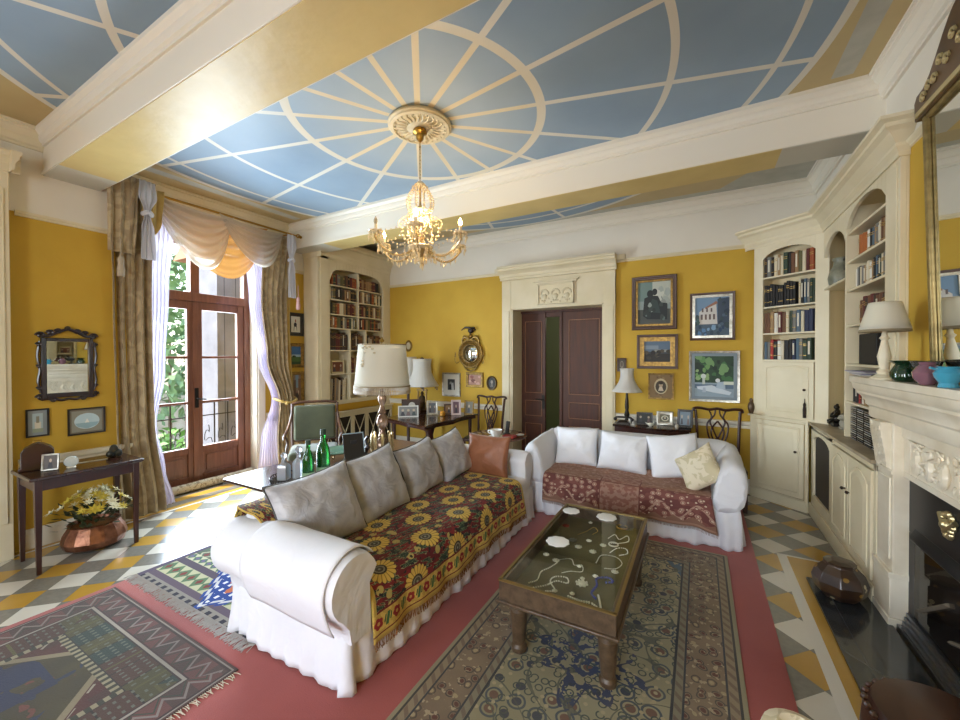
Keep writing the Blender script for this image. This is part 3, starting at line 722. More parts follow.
MB().prism([(-0.19, by-0.02), (-0.02, by-0.03), (ly(3.52), by-0.03), (ly(3.52), 0.34), (-0.15, 0.34)], 0.93, 0.955).build('counter', M_ctop, rw, bevel=0.004)
# shared cornice
CCN = [(0,-0.22),(0.012,-0.22),(0.012,-0.19),(0.03,-0.16),(0.03,-0.14),(0.07,-0.08),(0.10,-0.06),(0.10,-0.035),(0.13,-0.02),(0.13,0),(0,0)]
m = MB(); a = Vector((0.50, 5.62)); b = Vector((0.53+0.725*0.784, 5.59-0.725*0.62)); b = Vector((1.086, 5.15))
mitred(m, CCN, [(a.x-0.02, 5.66), (a.x, 5.62), (b.x, b.y), (1.086, 3.42), (1.128, 3.42)], 3.10, -1)
m.prism([(a.x, 5.64), (b.x, b.y), (1.086, 3.42), (1.128, 3.42), (1.128, 3.64), (1.45, 3.64), (1.45, 5.64)], 2.98, 3.10)
m.build('cornice', M_cab, rw).matrix_parent_inverse = (Matrix.Translation(rw.location) @ Matrix.Rotation(-pi/2, 4, 'Z')).inverted()

# books in the corner cabinet
g2 = 'books on the four open shelves of the diagonal corner cupboard'
rb2 = random.Random(8)
books(cc, 0.135, 0.635, 0.01, 2.53, 0.24, 'top shelf, corner cupboard', DARKS, g2, rnd=rb2, wr=(0.026,0.044), seq=['dark brown','grey','black','cream','tan','cream','dark green','black','brown','tan','olive','cream','maroon','rust'])
books(cc, 0.135, 0.48, 0.01, 2.195, 0.26, 'second shelf, corner cupboard', ['black'], g2, rnd=rb2, wr=(0.027,0.032), seq=None)
books(cc, 0.482, 0.635, 0.01, 2.195, 0.27, 'end of second shelf, corner cupboard', ['cream','slate blue','grey','dark green'], g2, rnd=rb2, wr=(0.02,0.03), seq=['cream','black','slate blue','grey','dark green'])
books(cc, 0.135, 0.635, 0.01, 1.897, 0.24, 'third shelf, corner cupboard', DARKS, g2, rnd=rb2, wr=(0.028,0.042), seq=['brown','brown','tan','white','maroon','brown','cream','dark green','grey','slate blue','cream','navy','navy','white','slate blue'])
books(cc, 0.135, 0.635, 0.01, 1.60, 0.23, 'bottom open shelf, corner cupboard', DARKS, g2, rnd=rb2, wr=(0.03,0.05), seq=['slate blue','grey','red','black','white','cream','black','black','navy','slate blue','grey','dark green'])
g3 = 'books in the open bookcase between the niche and the fireplace'
books(rw, bx0+0.10, bx1-0.03, 0.05, 2.436, 0.20, 'upper row, bookcase by the mirror', DARKS, g3, depth=0.16, rnd=rb2, wr=(0.03,0.05), seq=['orange','orange','orange','orange','orange','white','black','slate blue','tan','grey','cream','brown','tan','cream','grey'])
books(rw, bx0+0.04, bx1-0.02, 0.05, 2.195, 0.19, 'middle row, bookcase by the mirror', DARKS, g3, depth=0.16, rnd=rb2, wr=(0.03,0.045), seq=['white','grey','black','cream','grey','tan','cream','cream','white','tan','black','slate blue','black','dark green','cream','grey'])
books(rw, bx0+0.10, bx1-0.05, 0.06, 1.90, 0.22, 'brown row, bookcase by the mirror', ['brown','brown','dark brown','maroon'], g3, depth=0.16, rnd=rb2, wr=(0.05,0.06))
books(rw, bx0+0.06, bx0+0.36, 0.03, 1.262, 0.22, 'shelf above the discs, bookcase by the mirror', DARKS, g3, depth=0.18, rnd=rb2, wr=(0.03,0.05), seq=['black','black','black','red','maroon','white','tan','black'])
# black box file, magazines, CDs
o = put(rw, 'box_file', 'black upright box file behind the mantel lamp, on the bookcase shelf', 'box', bx0+0.33, 0.05, 1.576)
MB().box(-0.19, 0.17, 0, 0.2, 0, 0.24).build('case', bookmat('black'), o, bevel=0.006)
for k in range(4):
    MB().box(-0.2, 0.14, 0.0, 0.24, k*0.009, k*0.009+0.008, T(rz=0.25*(k-1.5)*0.3, x=bx0+0.25 if False else 0)).build('magazine', mat('magazine_%d' % (k % 2), ['#c9c7c4','#8c88a0'][k % 2], rough=0.3), None).name
mags = [o for o in bpy.data.objects if o.name.startswith('magazine')]
for k, q in enumerate(mags):
    q.location = Matrix.Translation(rw.location) @ Matrix.Rotation(-pi/2, 4, 'Z') @ Vector((bx0+0.24, 0.01, 1.262+0.225)); q.rotation_euler = (0, 0, -pi/2)
    tag(q, ['lowest', 'second', 'third', 'topmost'][k] + ' of the magazines lying on the books beneath the black box file', 'magazine', 'magazines on the books')
for c in range(4):
    for k in range(16):
        x = bx0+0.07+c*0.155
        q = MB(); q.m = 0; q.box(0, 0.142, 0, 0.125, 0, 0.0108); q.m = 1; q.box(0.004, 0.138, -0.0006, 0.001, 0.003, 0.0085)
        q = q.build('compact_disc_case', [mat('clear_black_plastic', '#1b1b1d', rough=0.25), mat('disc_spine_%d' % ((k*7+c*3) % 4), ['#8d9298','#c9c7be','#3e4148','#7b7068'][(k*7+c*3) % 4], rough=0.4)], None, smooth=0, fix=False)
        q.location = Matrix.Translation(rw.location) @ Matrix.Rotation(-pi/2, 4, 'Z') @ Vector((x, 0.02, 0.957+k*0.0168)); q.rotation_euler = (0, 0, -pi/2)
        tag(q, f'compact disc case, {ORD[k]} from the bottom, {ORD[c]} stack below the mantel bookcase', 'disc case', 'compact discs stacked at the foot of the bookcase')
# jug in the niche
jg = put(rw, 'stoneware_jug', 'grey green twin-handled jug on the shelf in the arched niche', 'jug', 0.10, 0.115, 2.316)
M_jug = mat('stoneware_glaze', rough=0.35, build=mottle('#8f8e7a', '#6f6f60', 14, 3))
MB().lathe([(0.06,0),(0.095,0.02),(0.105,0.08),(0.09,0.15),(0.065,0.2),(0.06,0.24),(0.075,0.27),(0.068,0.27),(0.055,0.24)], 20).build('body', M_jug, jg)
for s in (-1, 1): MB().tube(catmull([(s*0.062,0,0.24),(s*0.11,0,0.25),(s*0.13,0,0.20),(s*0.10,0,0.14)], 5), 0.009, 7).build('handle', mat('dark_handle', '#3e3a33', rough=0.4), jg)
# figurines on the counter
f1 = put(rw, 'seated_figurine', 'dark bronze seated figurine on the counter below the niche', 'figurine', 0.10, 0.09, 0.956)
m = MB(); m.box(-0.05,0.05,-0.04,0.04,0,0.03); m.ball((0,0,0.075), 0.05, 10, 7, (0.9,0.8,1)); m.ball((0,0,0.13), 0.036, 10, 7, (0.8,0.7,1.2)); m.ball((0,-0.005,0.185), 0.024, 10, 7)
m.tube([(-0.03,0,0.15),(-0.045,-0.03,0.11),(-0.01,-0.045,0.09)], 0.010); m.tube([(0.03,0,0.15),(0.045,-0.03,0.11),(0.01,-0.045,0.09)], 0.010)
m.tube([(-0.02,-0.03,0.06),(-0.04,-0.06,0.045),(-0.01,-0.06,0.03)], 0.014); m.tube([(0.02,-0.03,0.06),(0.04,-0.06,0.045),(0.01,-0.06,0.03)], 0.014); m.ball((0,0,0.208),0.012,8,5)
m.build('body', mat('dark_bronze', '#2c2722', rough=0.35, metal=0.7), f1)
f2 = put(rw, 'stone_figurine', 'pale grey carved animal figurine beside the seated bronze one', 'figurine', 0.27, 0.10, 0.956)
m = MB(); m.ball((0,0,0.05), 0.05, 10, 7, (1,0.7,1)); m.ball((0.03,-0.02,0.11), 0.03, 10, 7); m.ball((0.045,-0.04,0.105), 0.015, 8, 6, (1,1.4,0.8)); m.tube([(-0.03,0,0.06),(-0.07,0,0.1),(-0.05,0,0.14)], [0.012,0.01,0.006])
m.tube([(0.02,0,0.13),(0.015,0,0.155)], [0.008,0.003]); m.box(-0.05,0.05,-0.03,0.03,0,0.015); m.build('body', mat('grey_stone', '#a19c8c', rough=0.6), f2)
f3 = put(cc, 'pear_shaped_vase', 'small dark pear-shaped figure on the ledge between the wall and the corner cupboard', 'ornament', 0.012, -0.012, 0.966)
MB().lathe([(0.0,0),(0.02,0.0),(0.022,0.015),(0.033,0.05),(0.036,0.085),(0.026,0.12),(0.015,0.14),(0.019,0.155),(0.013,0.175),(0.0,0.182)], 14).build('body', mat('brown_bronze', '#5d4a38', rough=0.4, metal=0.4), f3)
ks = put(cc, 'key_tassel', 'dark brown tassel hanging from the upper cupboard door key', 'tassel', 0.565, -0.02, 0.995)
m = MB(); m.lathe([(0.014,0),(0.015,0.09),(0.010,0.12),(0.013,0.135),(0.009,0.15),(0.004,0.16)], 10, T(0,-0.006,0)); m.tube([(0,-0.006,0.16),(0,-0.004,0.2)], 0.003); m.build('tassel_body', mat('tassel_dark', '#2d2018', rough=0.8), ks)

# ------------------------------------------------------------ fireplace
fp = thing('fireplace', 'cream marble fireplace surround with carved frieze and deep mantelshelf', 'fireplace', (1.128, 3.70, 0), -pi/2)
# local x = 3.70 - Y ; local y = X - 1.128 (negative is into the room)
L2 = 2.1
m = MB(); prof = [(0,1.19),(0.095,1.19),(0.095,1.225),(0.105,1.24),(0.105,1.30),(0.12,1.315),(0.12,1.335),(0.14,1.37),(0.155,1.385),(0.155,1.40),(0.172,1.42),(0.178,1.455),(0.188,1.462),(0.188,1.50),(0,1.50)]
mitred(m, [(a, b) for a, b in prof[2:-1]] + [(0,1.50),(0,1.225)], [(0.13, -0.0), (0.13, -0.001), (L2, -0.001)], 0, -1)
m.build('mantelshelf', M_marble, fp)
m = MB(); m.box(0.18, L2, -0.07, -0.002, 1.16, 1.33); m.box(0.40, L2, -0.055, -0.002, 0.92, 1.20); m.box(0.42, L2, -0.06, -0.002, 0.92, 0.955); m.box(0.42, 0.50, -0.06, -0.002, 0.955, 1.16)
m.build('frieze', M_marble, fp, bevel=0.004)
m = MB(); rr = random.Random(4)
for k in range(150):
    x = 0.53+rr.random()*1.45; z = 0.975+rr.random()*0.165
    if k % 3 == 0: m.tube(catmull([(x,-0.058,z),(x+rr.uniform(-.05,.05),-0.068,z+0.03),(x+rr.uniform(-.06,.06),-0.062,min(1.15,z+0.05))],4), [0.008]*8+[0.005], 6)
    else: m.ball((x,-0.058,z), rr.uniform(0.008,0.017), 7, 5, (1,0.6,rr.uniform(0.7,1.5)))
for k in range(10): m.ball((0.60+0.14*k, -0.062, 1.10+0.02*sin(k*2)), 0.022, 8, 6, (0.8,0.6,1)); m.tube(catmull([(0.60+0.14*k,-0.06,1.08),(0.60+0.14*k+0.02,-0.066,1.03),(0.58+0.14*k,-0.06,0.98)],4), [0.022]*4+[0.018]*4+[0.010], 7)
m.build('carved_relief', M_marble, fp)
for (xa, xb) in ((0.185, 0.42),):
    m = MB(); m.box(xa, xb, -0.105, -0.002, 0.33, 1.23); m.box(xa-0.02, xb+0.01, -0.125, -0.002, 0.0, 0.06); m.box(xa-0.012, xb+0.004, -0.118, -0.002, 0.06, 0.31); m.box(xa-0.02, xb+0.01, -0.125, -0.002, 0.30, 0.335)
    m.box(xa+0.03, xb-0.03, -0.112, -0.1, 0.40, 0.90); m.box(xa, xb, -0.113, -0.1, 0.925, 0.95)
    m.build('leg', M_marble, fp, bevel=0.005)
    m = MB()
    m.prism([(0,0),(0.02,0.01),(0.03,0.1),(0.045,0.2),(0.05,0.28),(0,0.28)], xa+0.03, xb-0.03, Matrix(((0,0,1,0),(-1,0,0,-0.105),(0,1,0,0.955),(0,0,0,1))))
    for k in range(16):
        z = 0.97+0.26*k/16; m.ball((xa+0.06+0.06*(k % 3), -0.115-0.035*(k/16), z), 0.022, 8, 6, (1,0.7,1))
    m.build('carved_corbel', M_marble, fp)
ins = bpy.data.objects.new('fire_insert', None); COL.objects.link(ins); ins.parent = fp
M_blk = mat('black_cast_iron', '#17171c', rough=0.35, metal=0.5)
m = MB(); m.box(0.42, L2, -0.035, -0.002, 0.60, 0.92); m.box(0.42, 0.50, -0.035, -0.002, 0.0, 0.60); m.prism([(0.0,0.0),(0.025,0.01),(0.025,0.03),(0,0.08)], 0.50, L2, Matrix(((0,0,1,0),(-1,0,0,-0.035),(0,1,0,0.57),(0,0,0,1))))
m.box(0.50, L2, -0.012, -0.002, 0.0, 0.60)
m.build('hood', M_blk, ins, bevel=0.004)
m = MB(); m.box(0.50, L2, -0.036, -0.034, 0.13, 0.57); m.build('fire_glass', pane_glass('smoked_glass', (0.75, 0.72, 0.7)), ins)
for k in range(4): MB().tube([(0.56+0.33*k, -0.020, 0.20+0.03*(k % 2)), (0.86+0.33*k, -0.020, 0.40-0.05*(k % 2))], 0.034, 8, flat=0.35).build('log', mat('ash_log', '#6b5f4e', rough=0.9), ins)
MB().box(0.50, L2, -0.016, -0.013, 0.04, 0.58).build('firebox_back', mat('dark_firebox', '#1a1410', rough=0.9), ins)  # flat dark plate behind the logs
m = MB()
for k in range(4): m.box(0.44+k*0.012, L2, -0.05-k*0.012, -0.03-k*0.012, 0.10-k*0.022, 0.12-k*0.022)
m.box(0.44, L2, -0.09, -0.002, 0.0, 0.04); m.build('trim_bars', mat('brushed_steel', '#8c8f96', rough=0.3, metal=1), ins)
m = MB(); cx = 3.70-2.84
for k in range(14):
    a = 2*pi*k/14; m.ball((cx+0.045*cos(a)*(1+0.3*sin(3*a)), -0.04, 0.80+0.055*sin(a)), 0.017, 7, 5)
m.ball((cx,-0.045,0.80), 0.03, 10, 7); m.tube([(cx-0.07,-0.045,0.84),(cx,-0.055,0.77),(cx+0.07,-0.045,0.83)], 0.012); m.build('ornament', mat('silver_gilt', '#c5b78c', rough=0.3, metal=0.9), ins)
# hearth slab
hs = tag(MB().box(0.692, 1.028, 0.9, 3.69, 0.001, 0.018).build('hearth_slab', mat('black_slate', rough=0.16, build=lambda b: mixc(max_((fract(coords()[1]/0.30+0.4) < 0.012), (fract((coords()[0]-0.692)/0.5) < 0.008)), mixc(smooth(noise(coords()[0], 4, 4), 0.3, 0.7), '#26282b', '#303336'), '#4a4d4f'), coat=0.4), bevel=0.003), 'polished black slate hearth slab in front of the fireplace', 'hearth')
# ------------------------------------------------------------ carpets
M_red = mat('red_carpet_pile', rough=0.95, build=mottle('#a4524a', '#8f423d', 1.1, 5), bump=(180, 0.25), sheen=0.3)
tag(MB().box(-3.68, 0.405, -2.9, 5.30, 0.001, 0.007).build('carpet', M_red, smooth=0), 'large plain rose red carpet covering the middle of the tiled floor', 'carpet')

def edge_dist(x, y, x0, x1, y0, y1): return min_(min_(x - x0, x1 - x), min_(y - y0, y1 - y))
def motif(v, scale, r1, r2, rnd=0.6):
    d, a, b = voro(v, scale, rnd, dim='2D'); return band(d, r1, r2), d < r1*0.7, a
def main_rug(b):
    v, x, y, z = coords(); e = edge_dist(x, y, -1.228, 0.205, 0.5, 3.77)
    v2 = vec(x, y, 0.0); wn = noise(v2, 5, 3)
    field = mixc(smooth(noise(v2, 1.6, 3), 0.35, 0.65), '#9b9274', '#868063')
    r, c, a = motif(vec(x+0.03*wn, y, 0.0), 9, 0.30, 0.40, 0.7); field = mixc(r * (a > 0.35), field, '#3d4a52')
    field = mixc(c * (a > 0.2), field, mixc(a > 0.6, '#2b3344', '#6a4a3c'))
    r2, c2, a2 = motif(v2, 21, 0.30, 0.44, 0.9); field = mixc((r2 * (a2 > 0.55)), field, '#37453f'); field = mixc(c2 * (a2 < 0.4), field, '#a89a78')
    vine = abs_(sin_(x*19 + 3*sin_(y*11)) + sin_(y*17 + 2.5*sin_(x*9))) < 0.13; field = mixc(vine * 0.8, field, '#454a42')
    mx = (x + 0.51); my = (y - 2.12); md = abs_(mx)*1.3 + abs_(my) + 0.10*sin_(atan_(my, mx)*8)
    field = mixc(band(md, 0.30, 0.33) * (noise(v2, 14, 2) > 0.45), field, '#283050'); field = mixc((md < 0.34) * (noise(v2, 22, 2) > 0.54), field, '#2c3858')
    cor = (abs_(mx) + abs_(my)*0.55) > 1.02; field = mixc(cor * (noise(v2, 14, 2) > 0.5), field, '#3f5a6e')
    bd = mixc(smooth(noise(v2, 3, 4), 0.35, 0.65), '#6e5a46', '#83705a')
    q, cq, aq = motif(vec(x + 0.05*noise(v2, 9, 2), y + 0.05*noise(v2, 7, 2), 0.0), 15, 0.26, 0.36, 0.8); bd = mixc(q*(aq > 0.25), bd, '#4a4038'); bd = mixc(cq, bd, mixc(aq > 0.5, '#a0906c', '#5b3129'))
    bv = (noise(v2, 30, 2) > 0.62); bd = mixc(bv * 0.7, bd, '#b3a382')
    c = mixc(e < 0.31, field, bd)
    for lo, hi, cc in ((0.0, 0.022, '#8d8468'), (0.022, 0.034, '#2f2d2e'), (0.034, 0.075, '#8a7a60'), (0.075, 0.085, '#2f3138'), (0.26, 0.27, '#2b2d36'), (0.27, 0.305, '#7d7660'), (0.305, 0.318, '#23262f')): c = mixc(band(e, lo, hi), c, cc)
    dots = (fract((x+y)*14) < 0.4) * (band(e, 0.036, 0.073) + band(e, 0.272, 0.303)); c = mixc(dots*0.6, c, '#5b3f37'); return mixc(smooth(noise(v2, 2.2, 6), 0.3, 0.75)*0.28, c, '#837a62')
def rug_wear(m): return m
tag(MB().box(-1.228, 0.205, 0.5, 3.77, 0.0075, 0.014).build('rug', mat('persian_rug_pile', rough=0.95, build=main_rug, bump=(150, 0.25), sheen=0.2), bevel=0.002), 'olive and navy floral rug with brown border under the glass-topped coffee table', 'rug')
def left_rug(b):
    v, x, y, z = coords(); X0, X1, Y0, Y1 = -3.62, -2.10, -1.3, 1.17
    e = edge_dist(x, y, X0, X1, Y0, Y1); v2 = vec(x, y, 0.0)
    ex = min_(x - X0, X1 - x); ey = min_(y - Y0, Y1 - y); along = mixc(ex < ey, 0, 0) if False else None
    side = ex < ey; s = x*(1-side) + y*side
    n = noise(v2, 6, 3)
    c = mixc(smooth(noise(v2, 2, 3), 0.4, 0.6), '#6b3430', '#5a2c2c')
    mx = x + 2.86; my = y - 0.0; hexd = max_(abs_(mx)*1.25, abs_(my)*0.55 + abs_(mx)*0.5)
    c = mixc(hexd < 0.52, c, mixc(smooth(n, 0.4, 0.6), '#57512f', '#4a452c'))
    c = mixc(band(hexd, 0.50, 0.525), c, '#b0a07c'); c = mixc((hexd < 0.44) * (noise(v2, 9, 2) > 0.60), c, '#2b3c5c'); c = mixc((hexd < 0.44)*(noise(vec(x*1.0,y*1.0,5.0), 17, 1) > 0.66), c, '#8a4a3c')
    cornr = (abs_(mx) + abs_(my - 0.55)*0.6) > 0.74; 
    c = mixc(band(y, 0.45, 0.68) * band(x, -3.3, -2.80) * (noise(v2, 4.5, 3) > 0.48), c, '#24365c')
    stp = (fract(x*5.5) < 0.5) * (fract(y*7) < 0.5) * (hexd > 0.53); c = mixc(stp * 0.35, c, '#3c4038')
    tick = (fract(x*8+y*8) < 0.14) * (fract(x*5-y*5) < 0.4) * (hexd > 0.53); c = mixc(tick, c, '#c6bca4')
    # border bands
    cellc = fract(sin_(floor_(s*7.2)*12.9)*43.7); bB = mixc(cellc > 0.66, mixc(cellc > 0.33, '#2f4a44', '#5a3a30'), '#5c5a34'); bB = mixc((fract(s*7.2) < 0.06), bB, '#2a2a2a'); bB = mixc((fract(s*28.8) < 0.35) * (fract(e*20) < 0.4), bB, '#7c8270'); bB = mixc((fract(s*7.2+0.5) < 0.5)*(fract(s*3.6) < 0.3), bB, '#6d6a38')
    zz = abs_(fract(s*9) - 0.5) * 0.16 + 0.05
    bA = mixc(fract(s*4.5) < 0.5, '#7b4a46', '#59423f'); bA = mixc(abs_(e - zz) < 0.010, bA, '#a2948a'); bA = mixc(abs_(e - zz - 0.03) < 0.006, bA, '#3b4a3c')
    c = mixc(e < 0.36, c, bB); c = mixc(e < 0.17, c, bA)
    for lo, hi, cc in ((0.0, 0.014, '#5a3a38'), (0.014, 0.022, '#b3a899'), (0.022, 0.034, '#3b2a2c'), (0.155, 0.163, '#4a2f30'), (0.163, 0.178, '#c4baa8'), (0.178, 0.186, '#3a2b2e'), (0.345, 0.35, '#2f2c2e')): c = mixc(band(e, lo, hi), c, cc)
    gd = band(e, 0.35, 0.385); c = mixc(gd, c, mixc(fract(s*22) < 0.5, '#c0b48e', '#3f4437'))
    return mixc(smooth(noise(v2, 1.3, 5), 0.3, 0.7)*0.30+0.38, c, '#33291c')
r = thing('rug', 'worn oriental rug with banded border lying nearest the console table side, maroon centre', 'rug', (0, 0, 0))
M_r2 = mat('oriental_rug_pile', rough=0.95, build=left_rug, bump=(150, 0.3), sheen=0.15)
MB().box(-3.62, -2.10, -1.3, 1.17, 0.0075, 0.014).build('pile', M_r2, r, bevel=0.002)
def fringe(parent, pts_fn, n, length, z, seed, mt, r=0.0018):
    rnd = random.Random(seed); m = MB()
    for k in range(n):
        p, d = pts_fn((k+0.5)/n); a = rnd.uniform(-0.5, 0.5); L = length*rnd.uniform(0.7, 1.1)
        q = Vector((d[0]*cos(a)-d[1]*sin(a), d[0]*sin(a)+d[1]*cos(a), 0))
        m.tube([Vector((*p, z)), Vector((*p, z))+q*L*0.5+Vector((0,0,0.002)), Vector((*p, z-0.003))+q*L+Vector((rnd.uniform(-.006,.006),0,0))], r, 4, cap=False)
    return m.build('fringe', mt, parent, smooth=0, fix=False)
M_fr = mat('wool_fringe', '#c9bfa9', rough=0.95)
fringe(r, lambda t: ((-2.10, -1.25+2.4*t), (1, 0)), 260, 0.045, 0.011, 1, M_fr)
def kilim(b):
    v, x, y, z = coords(); v2 = vec(x, y, 0.0); t = y - 1.32; ex = x + 3.70
    c = mixc(smooth(noise(v2, 3, 3), 0.4, 0.6), '#5a6650', '#4d5a48')
    loz = abs_(fract(x*5.5) - 0.5) + abs_(fract(y*5.5) - 0.5); c = mixc(band(loz, 0.28, 0.40), c, '#b8b493'); c = mixc(loz < 0.16, c, '#7b3a34')
    def bandm(c, lo, hi, base, m1, m2, f):
        k = band(t, lo, hi); q = abs_(fract(x*f) - 0.5)*2 + abs_((t-(lo+hi)/2)/(hi-lo))*2
        b1 = mixc(q < 1.0, base, m1); b1 = mixc(q < 0.45, b1, m2); return mixc(k, c, b1)
    c = bandm(c, 0.10, 0.24, '#b9b691', '#56704f', '#7a302c', 9)
    c = mixc(band(t, 0.24, 0.30), c, '#514450'); c = mixc(band(t, 0.05, 0.10), c, '#5c4c58'); c = mixc(t < 0.05, c, '#8a8278')
    c = mixc((t < 0.03)*(fract(x*12) < 0.5), c, '#2d2a34')
    c = bandm(c, 0.30, 0.38, '#c2bd9a', '#4f6b57', '#6f5a86', 12)
    c = mixc(ex < 0.05, c, '#55485a')
    mx = abs_(x + 2.86) + abs_(y - 1.66)*1.0; jag = mx + 0.03*fl(mx, x)
    c = mixc(jag < 0.36, c, '#1c3f8a'); c = mixc(band(jag, 0.30, 0.33), c, '#c8c8c8'); c = mixc((jag < 0.28)*(fract(x*16) < 0.4)*(fract(y*16) < 0.5), c, '#dfe2e8'); c = mixc(jag < 0.16, c, '#c06a44')
    return c
def fl(a, x): return floor_(fract(x*9)*2)
r = thing('rug', 'green and cream flat-woven rug with blue medallion and fringe, behind the long white sofa', 'rug', (0, 0, 0))
MB().box(-3.70, -2.2, 1.32, 3.3, 0.0075, 0.013).build('pile', mat('kilim_weave', rough=0.95, build=kilim, bump=(120, 0.3)), r, bevel=0.002)
fringe(r, lambda t: ((-3.70+1.5*t, 1.32), (0, -1)), 300, 0.075, 0.010, 2, mat('grey_fringe', '#b0aba6', rough=0.95), 0.003)

# ------------------------------------------------------------ cloth helpers
def white_cloth(b):
    return mixc(smooth(noise(coords()[0], 2.0, 4), 0.3, 0.7), '#e6e6ea', '#dcdce2')
def add_wrinkles(m, s1=5, s2=1.0, scale_vec=(1,1,1)):
    nt = m.node_tree; E.nt = nt; v, x, y, z = coords()
    w = vec(x*scale_vec[0], y*scale_vec[1], z*scale_vec[2])
    h = noise(w, s1, 3, 0.55, 0.8)
    bn = nt.nodes.new('ShaderNodeBump'); bn.inputs['Strength'].default_value = s2; bn.inputs['Distance'].default_value = 0.03
    nt.links.new(h.k, bn.inputs['Height']); nt.links.new(bn.outputs[0], nt.nodes['Principled BSDF'].inputs['Normal']); return m
M_white = add_wrinkles(mat('white_slipcover_cotton', rough=0.85, build=white_cloth, sheen=0.15), 4.5, 0.5)
def hsh(*a):
    q = sin(sum(k*v for k, v in zip((12.9898, 78.233, 37.719, 4.13), a)))*43758.5453; return q - math.floor(q)
def vnoise(x, y, z=0.0):
    xi, yi, zi = math.floor(x), math.floor(y), math.floor(z); fx, fy, fz = x-xi, y-yi, z-zi
    f = lambda t: t*t*(3-2*t); fx, fy, fz = f(fx), f(fy), f(fz); r = 0
    for a in (0, 1):
        for b in (0, 1):
            for c in (0, 1): r += (fx if a else 1-fx)*(fy if b else 1-fy)*(fz if c else 1-fz)*hsh(xi+a, yi+b, zi+c)
    return r*2-1
def rumple(o, amp=0.006, sc=6.0):
    for v in o.data.vertices:
        n = v.normal; c = v.co; k = amp*(vnoise(c.x*sc, c.y*sc, c.z*sc) + 0.5*vnoise(c.x*sc*2.3, c.y*sc*2.3, c.z*sc*2.3))
        v.co = c + n*k
    o.data.update()
def roundbox(x0, x1, y0, y1, z0, z1, r, n=6, seg=10):
    """soft box as stacked superelliptic rings"""
    m = MB(); cx, cy_, hx, hy = (x0+x1)/2, (y0+y1)/2, (x1-x0)/2, (y1-y0)/2; rings = []
    def ring(ins, z):
        pts = []; a, b = hx-ins, hy-ins; rr = max(0.004, min(r, a, b)-0*ins)
        for q, (sx, sy) in enumerate(((1,1),(-1,1),(-1,-1),(1,-1))):
            for k in range(seg):
                t = pi/2*(k/(seg-1)) + pi/2*q; pts.append((cx+sx*(a-rr)+rr*cos(t), cy_+sy*(b-rr)+rr*sin(t), z))
        # subdivide straight runs
        out = []
        for i, p in enumerate(pts):
            nx = pts[(i+1) % len(pts)]; out.append(p); L = hypot(nx[0]-p[0], nx[1]-p[1]); c = int(L/0.06)
            for j in range(1, c+1): t = j/(c+1); out.append((p[0]+(nx[0]-p[0])*t, p[1]+(nx[1]-p[1])*t, z))
        return out
    base = ring(0, 0); cnt = len(base)
    prof = [(r*(1-sin(pi/2*k/n)), z0 + r*(1-cos(pi/2*k/n))) for k in range(n+1)]
    prof = [(r*(1-sin(t*pi/2/n)), z0+r*(1-cos(t*pi/2/n))) for t in range(n+1)]
    prof = [(i, z) for i, z in prof] + [(0, z0+(z1-z0)*k/4) for k in (1, 2, 3) if r < (z1-z0)*k/4 < (z1-z0)-r] + [(r*(1-sin(t*pi/2/n)), z1-r*(1-cos(t*pi/2/n))) for t in range(n, -1, -1)]
    for ins, z in prof:
        rings.append([(cx+(p[0]-cx)*(hx-ins)/hx, cy_+(p[1]-cy_)*(hy-ins)/hy, z) for p in base])
    m.loft(rings, cap=True); return m
def axes(origin, ux, uy, uz=None):
    ux = Vector(ux).normalized(); uy = Vector(uy); uy = (uy-ux*uy.dot(ux)).normalized(); uz = ux.cross(uy)
    M = Matrix((ux, uy, uz)).transposed().to_4x4(); M.translation = Vector(origin); return M
def pillow_mb(w, h, t, seed=0, n=26, pinch=0.06, wr=0.010):
    m = MB(); rnd = random.Random(seed); o1, o2 = rnd.uniform(0, 50), rnd.uniform(0, 50)
    def P(u, v, s):
        a, b = u*2-1, v*2-1
        e = (1-abs(a)**2.4)*(1-abs(b)**2.4); th = t/2*max(0, e)**0.42
        x = w/2*a*(1-pinch*(1-b*b)*1.0*abs(a)**2) ; y = h/2*b*(1-pinch*(1-a*a)*abs(b)**2)
        wv = wr*(vnoise(a*2.2+o1, b*2.2, s) + 0.5*vnoise(a*5+o2, b*5, s)) * (max(0, e)**0.3)
        rad = atan2(b, a); wv += wr*0.5*sin(rad*9+o1)*(max(abs(a), abs(b))**3)*max(0, e)**0.3
        return (x, y, s*(th + wv*1.0) if e > 1e-6 else 0.0)
    def pos(s): return lambda u, v: P(u, v, s)
    m.grid(pos(1), n, n); m.grid(pos(-1), n, n, flip=True); return m
def weld(o, d=0.0008):
    b = bmesh.new(); b.from_mesh(o.data); bmesh.ops.remove_doubles(b, verts=b.verts, dist=d); bmesh.ops.recalc_face_normals(b, faces=b.faces); b.to_mesh(o.data); b.free()
def pillow(name, label, M, w, h, t, mt, seed, group=None, piping=None, cat='cushion', wr=0.010, pinch=0.06):
    root = bpy.data.objects.new(name, None); COL.objects.link(root); root.matrix_world = M; tag(root, label, cat, group)
    o = pillow_mb(w, h, t, seed, pinch=pinch, wr=wr).build('cover', mt, root, smooth=180); weld(o); o.data.polygons.foreach_set('use_smooth', [True]*len(o.data.polygons))
    if piping:
        pts = []
        for (a0, b0, a1, b1) in ((-1,-1,1,-1),(1,-1,1,1),(1,1,-1,1),(-1,1,-1,-1)):
            for k in range(12):
                f = k/12; a = a0+(a1-a0)*f; b = b0+(b1-b0)*f
                pts.append((w/2*a*(1-pinch*(1-b*b)*abs(a)**2), h/2*b*(1-pinch*(1-a*a)*abs(b)**2), 0))
        MB().tube(pts+[pts[0]], 0.006, 6).build('piping', piping, root)
    return root
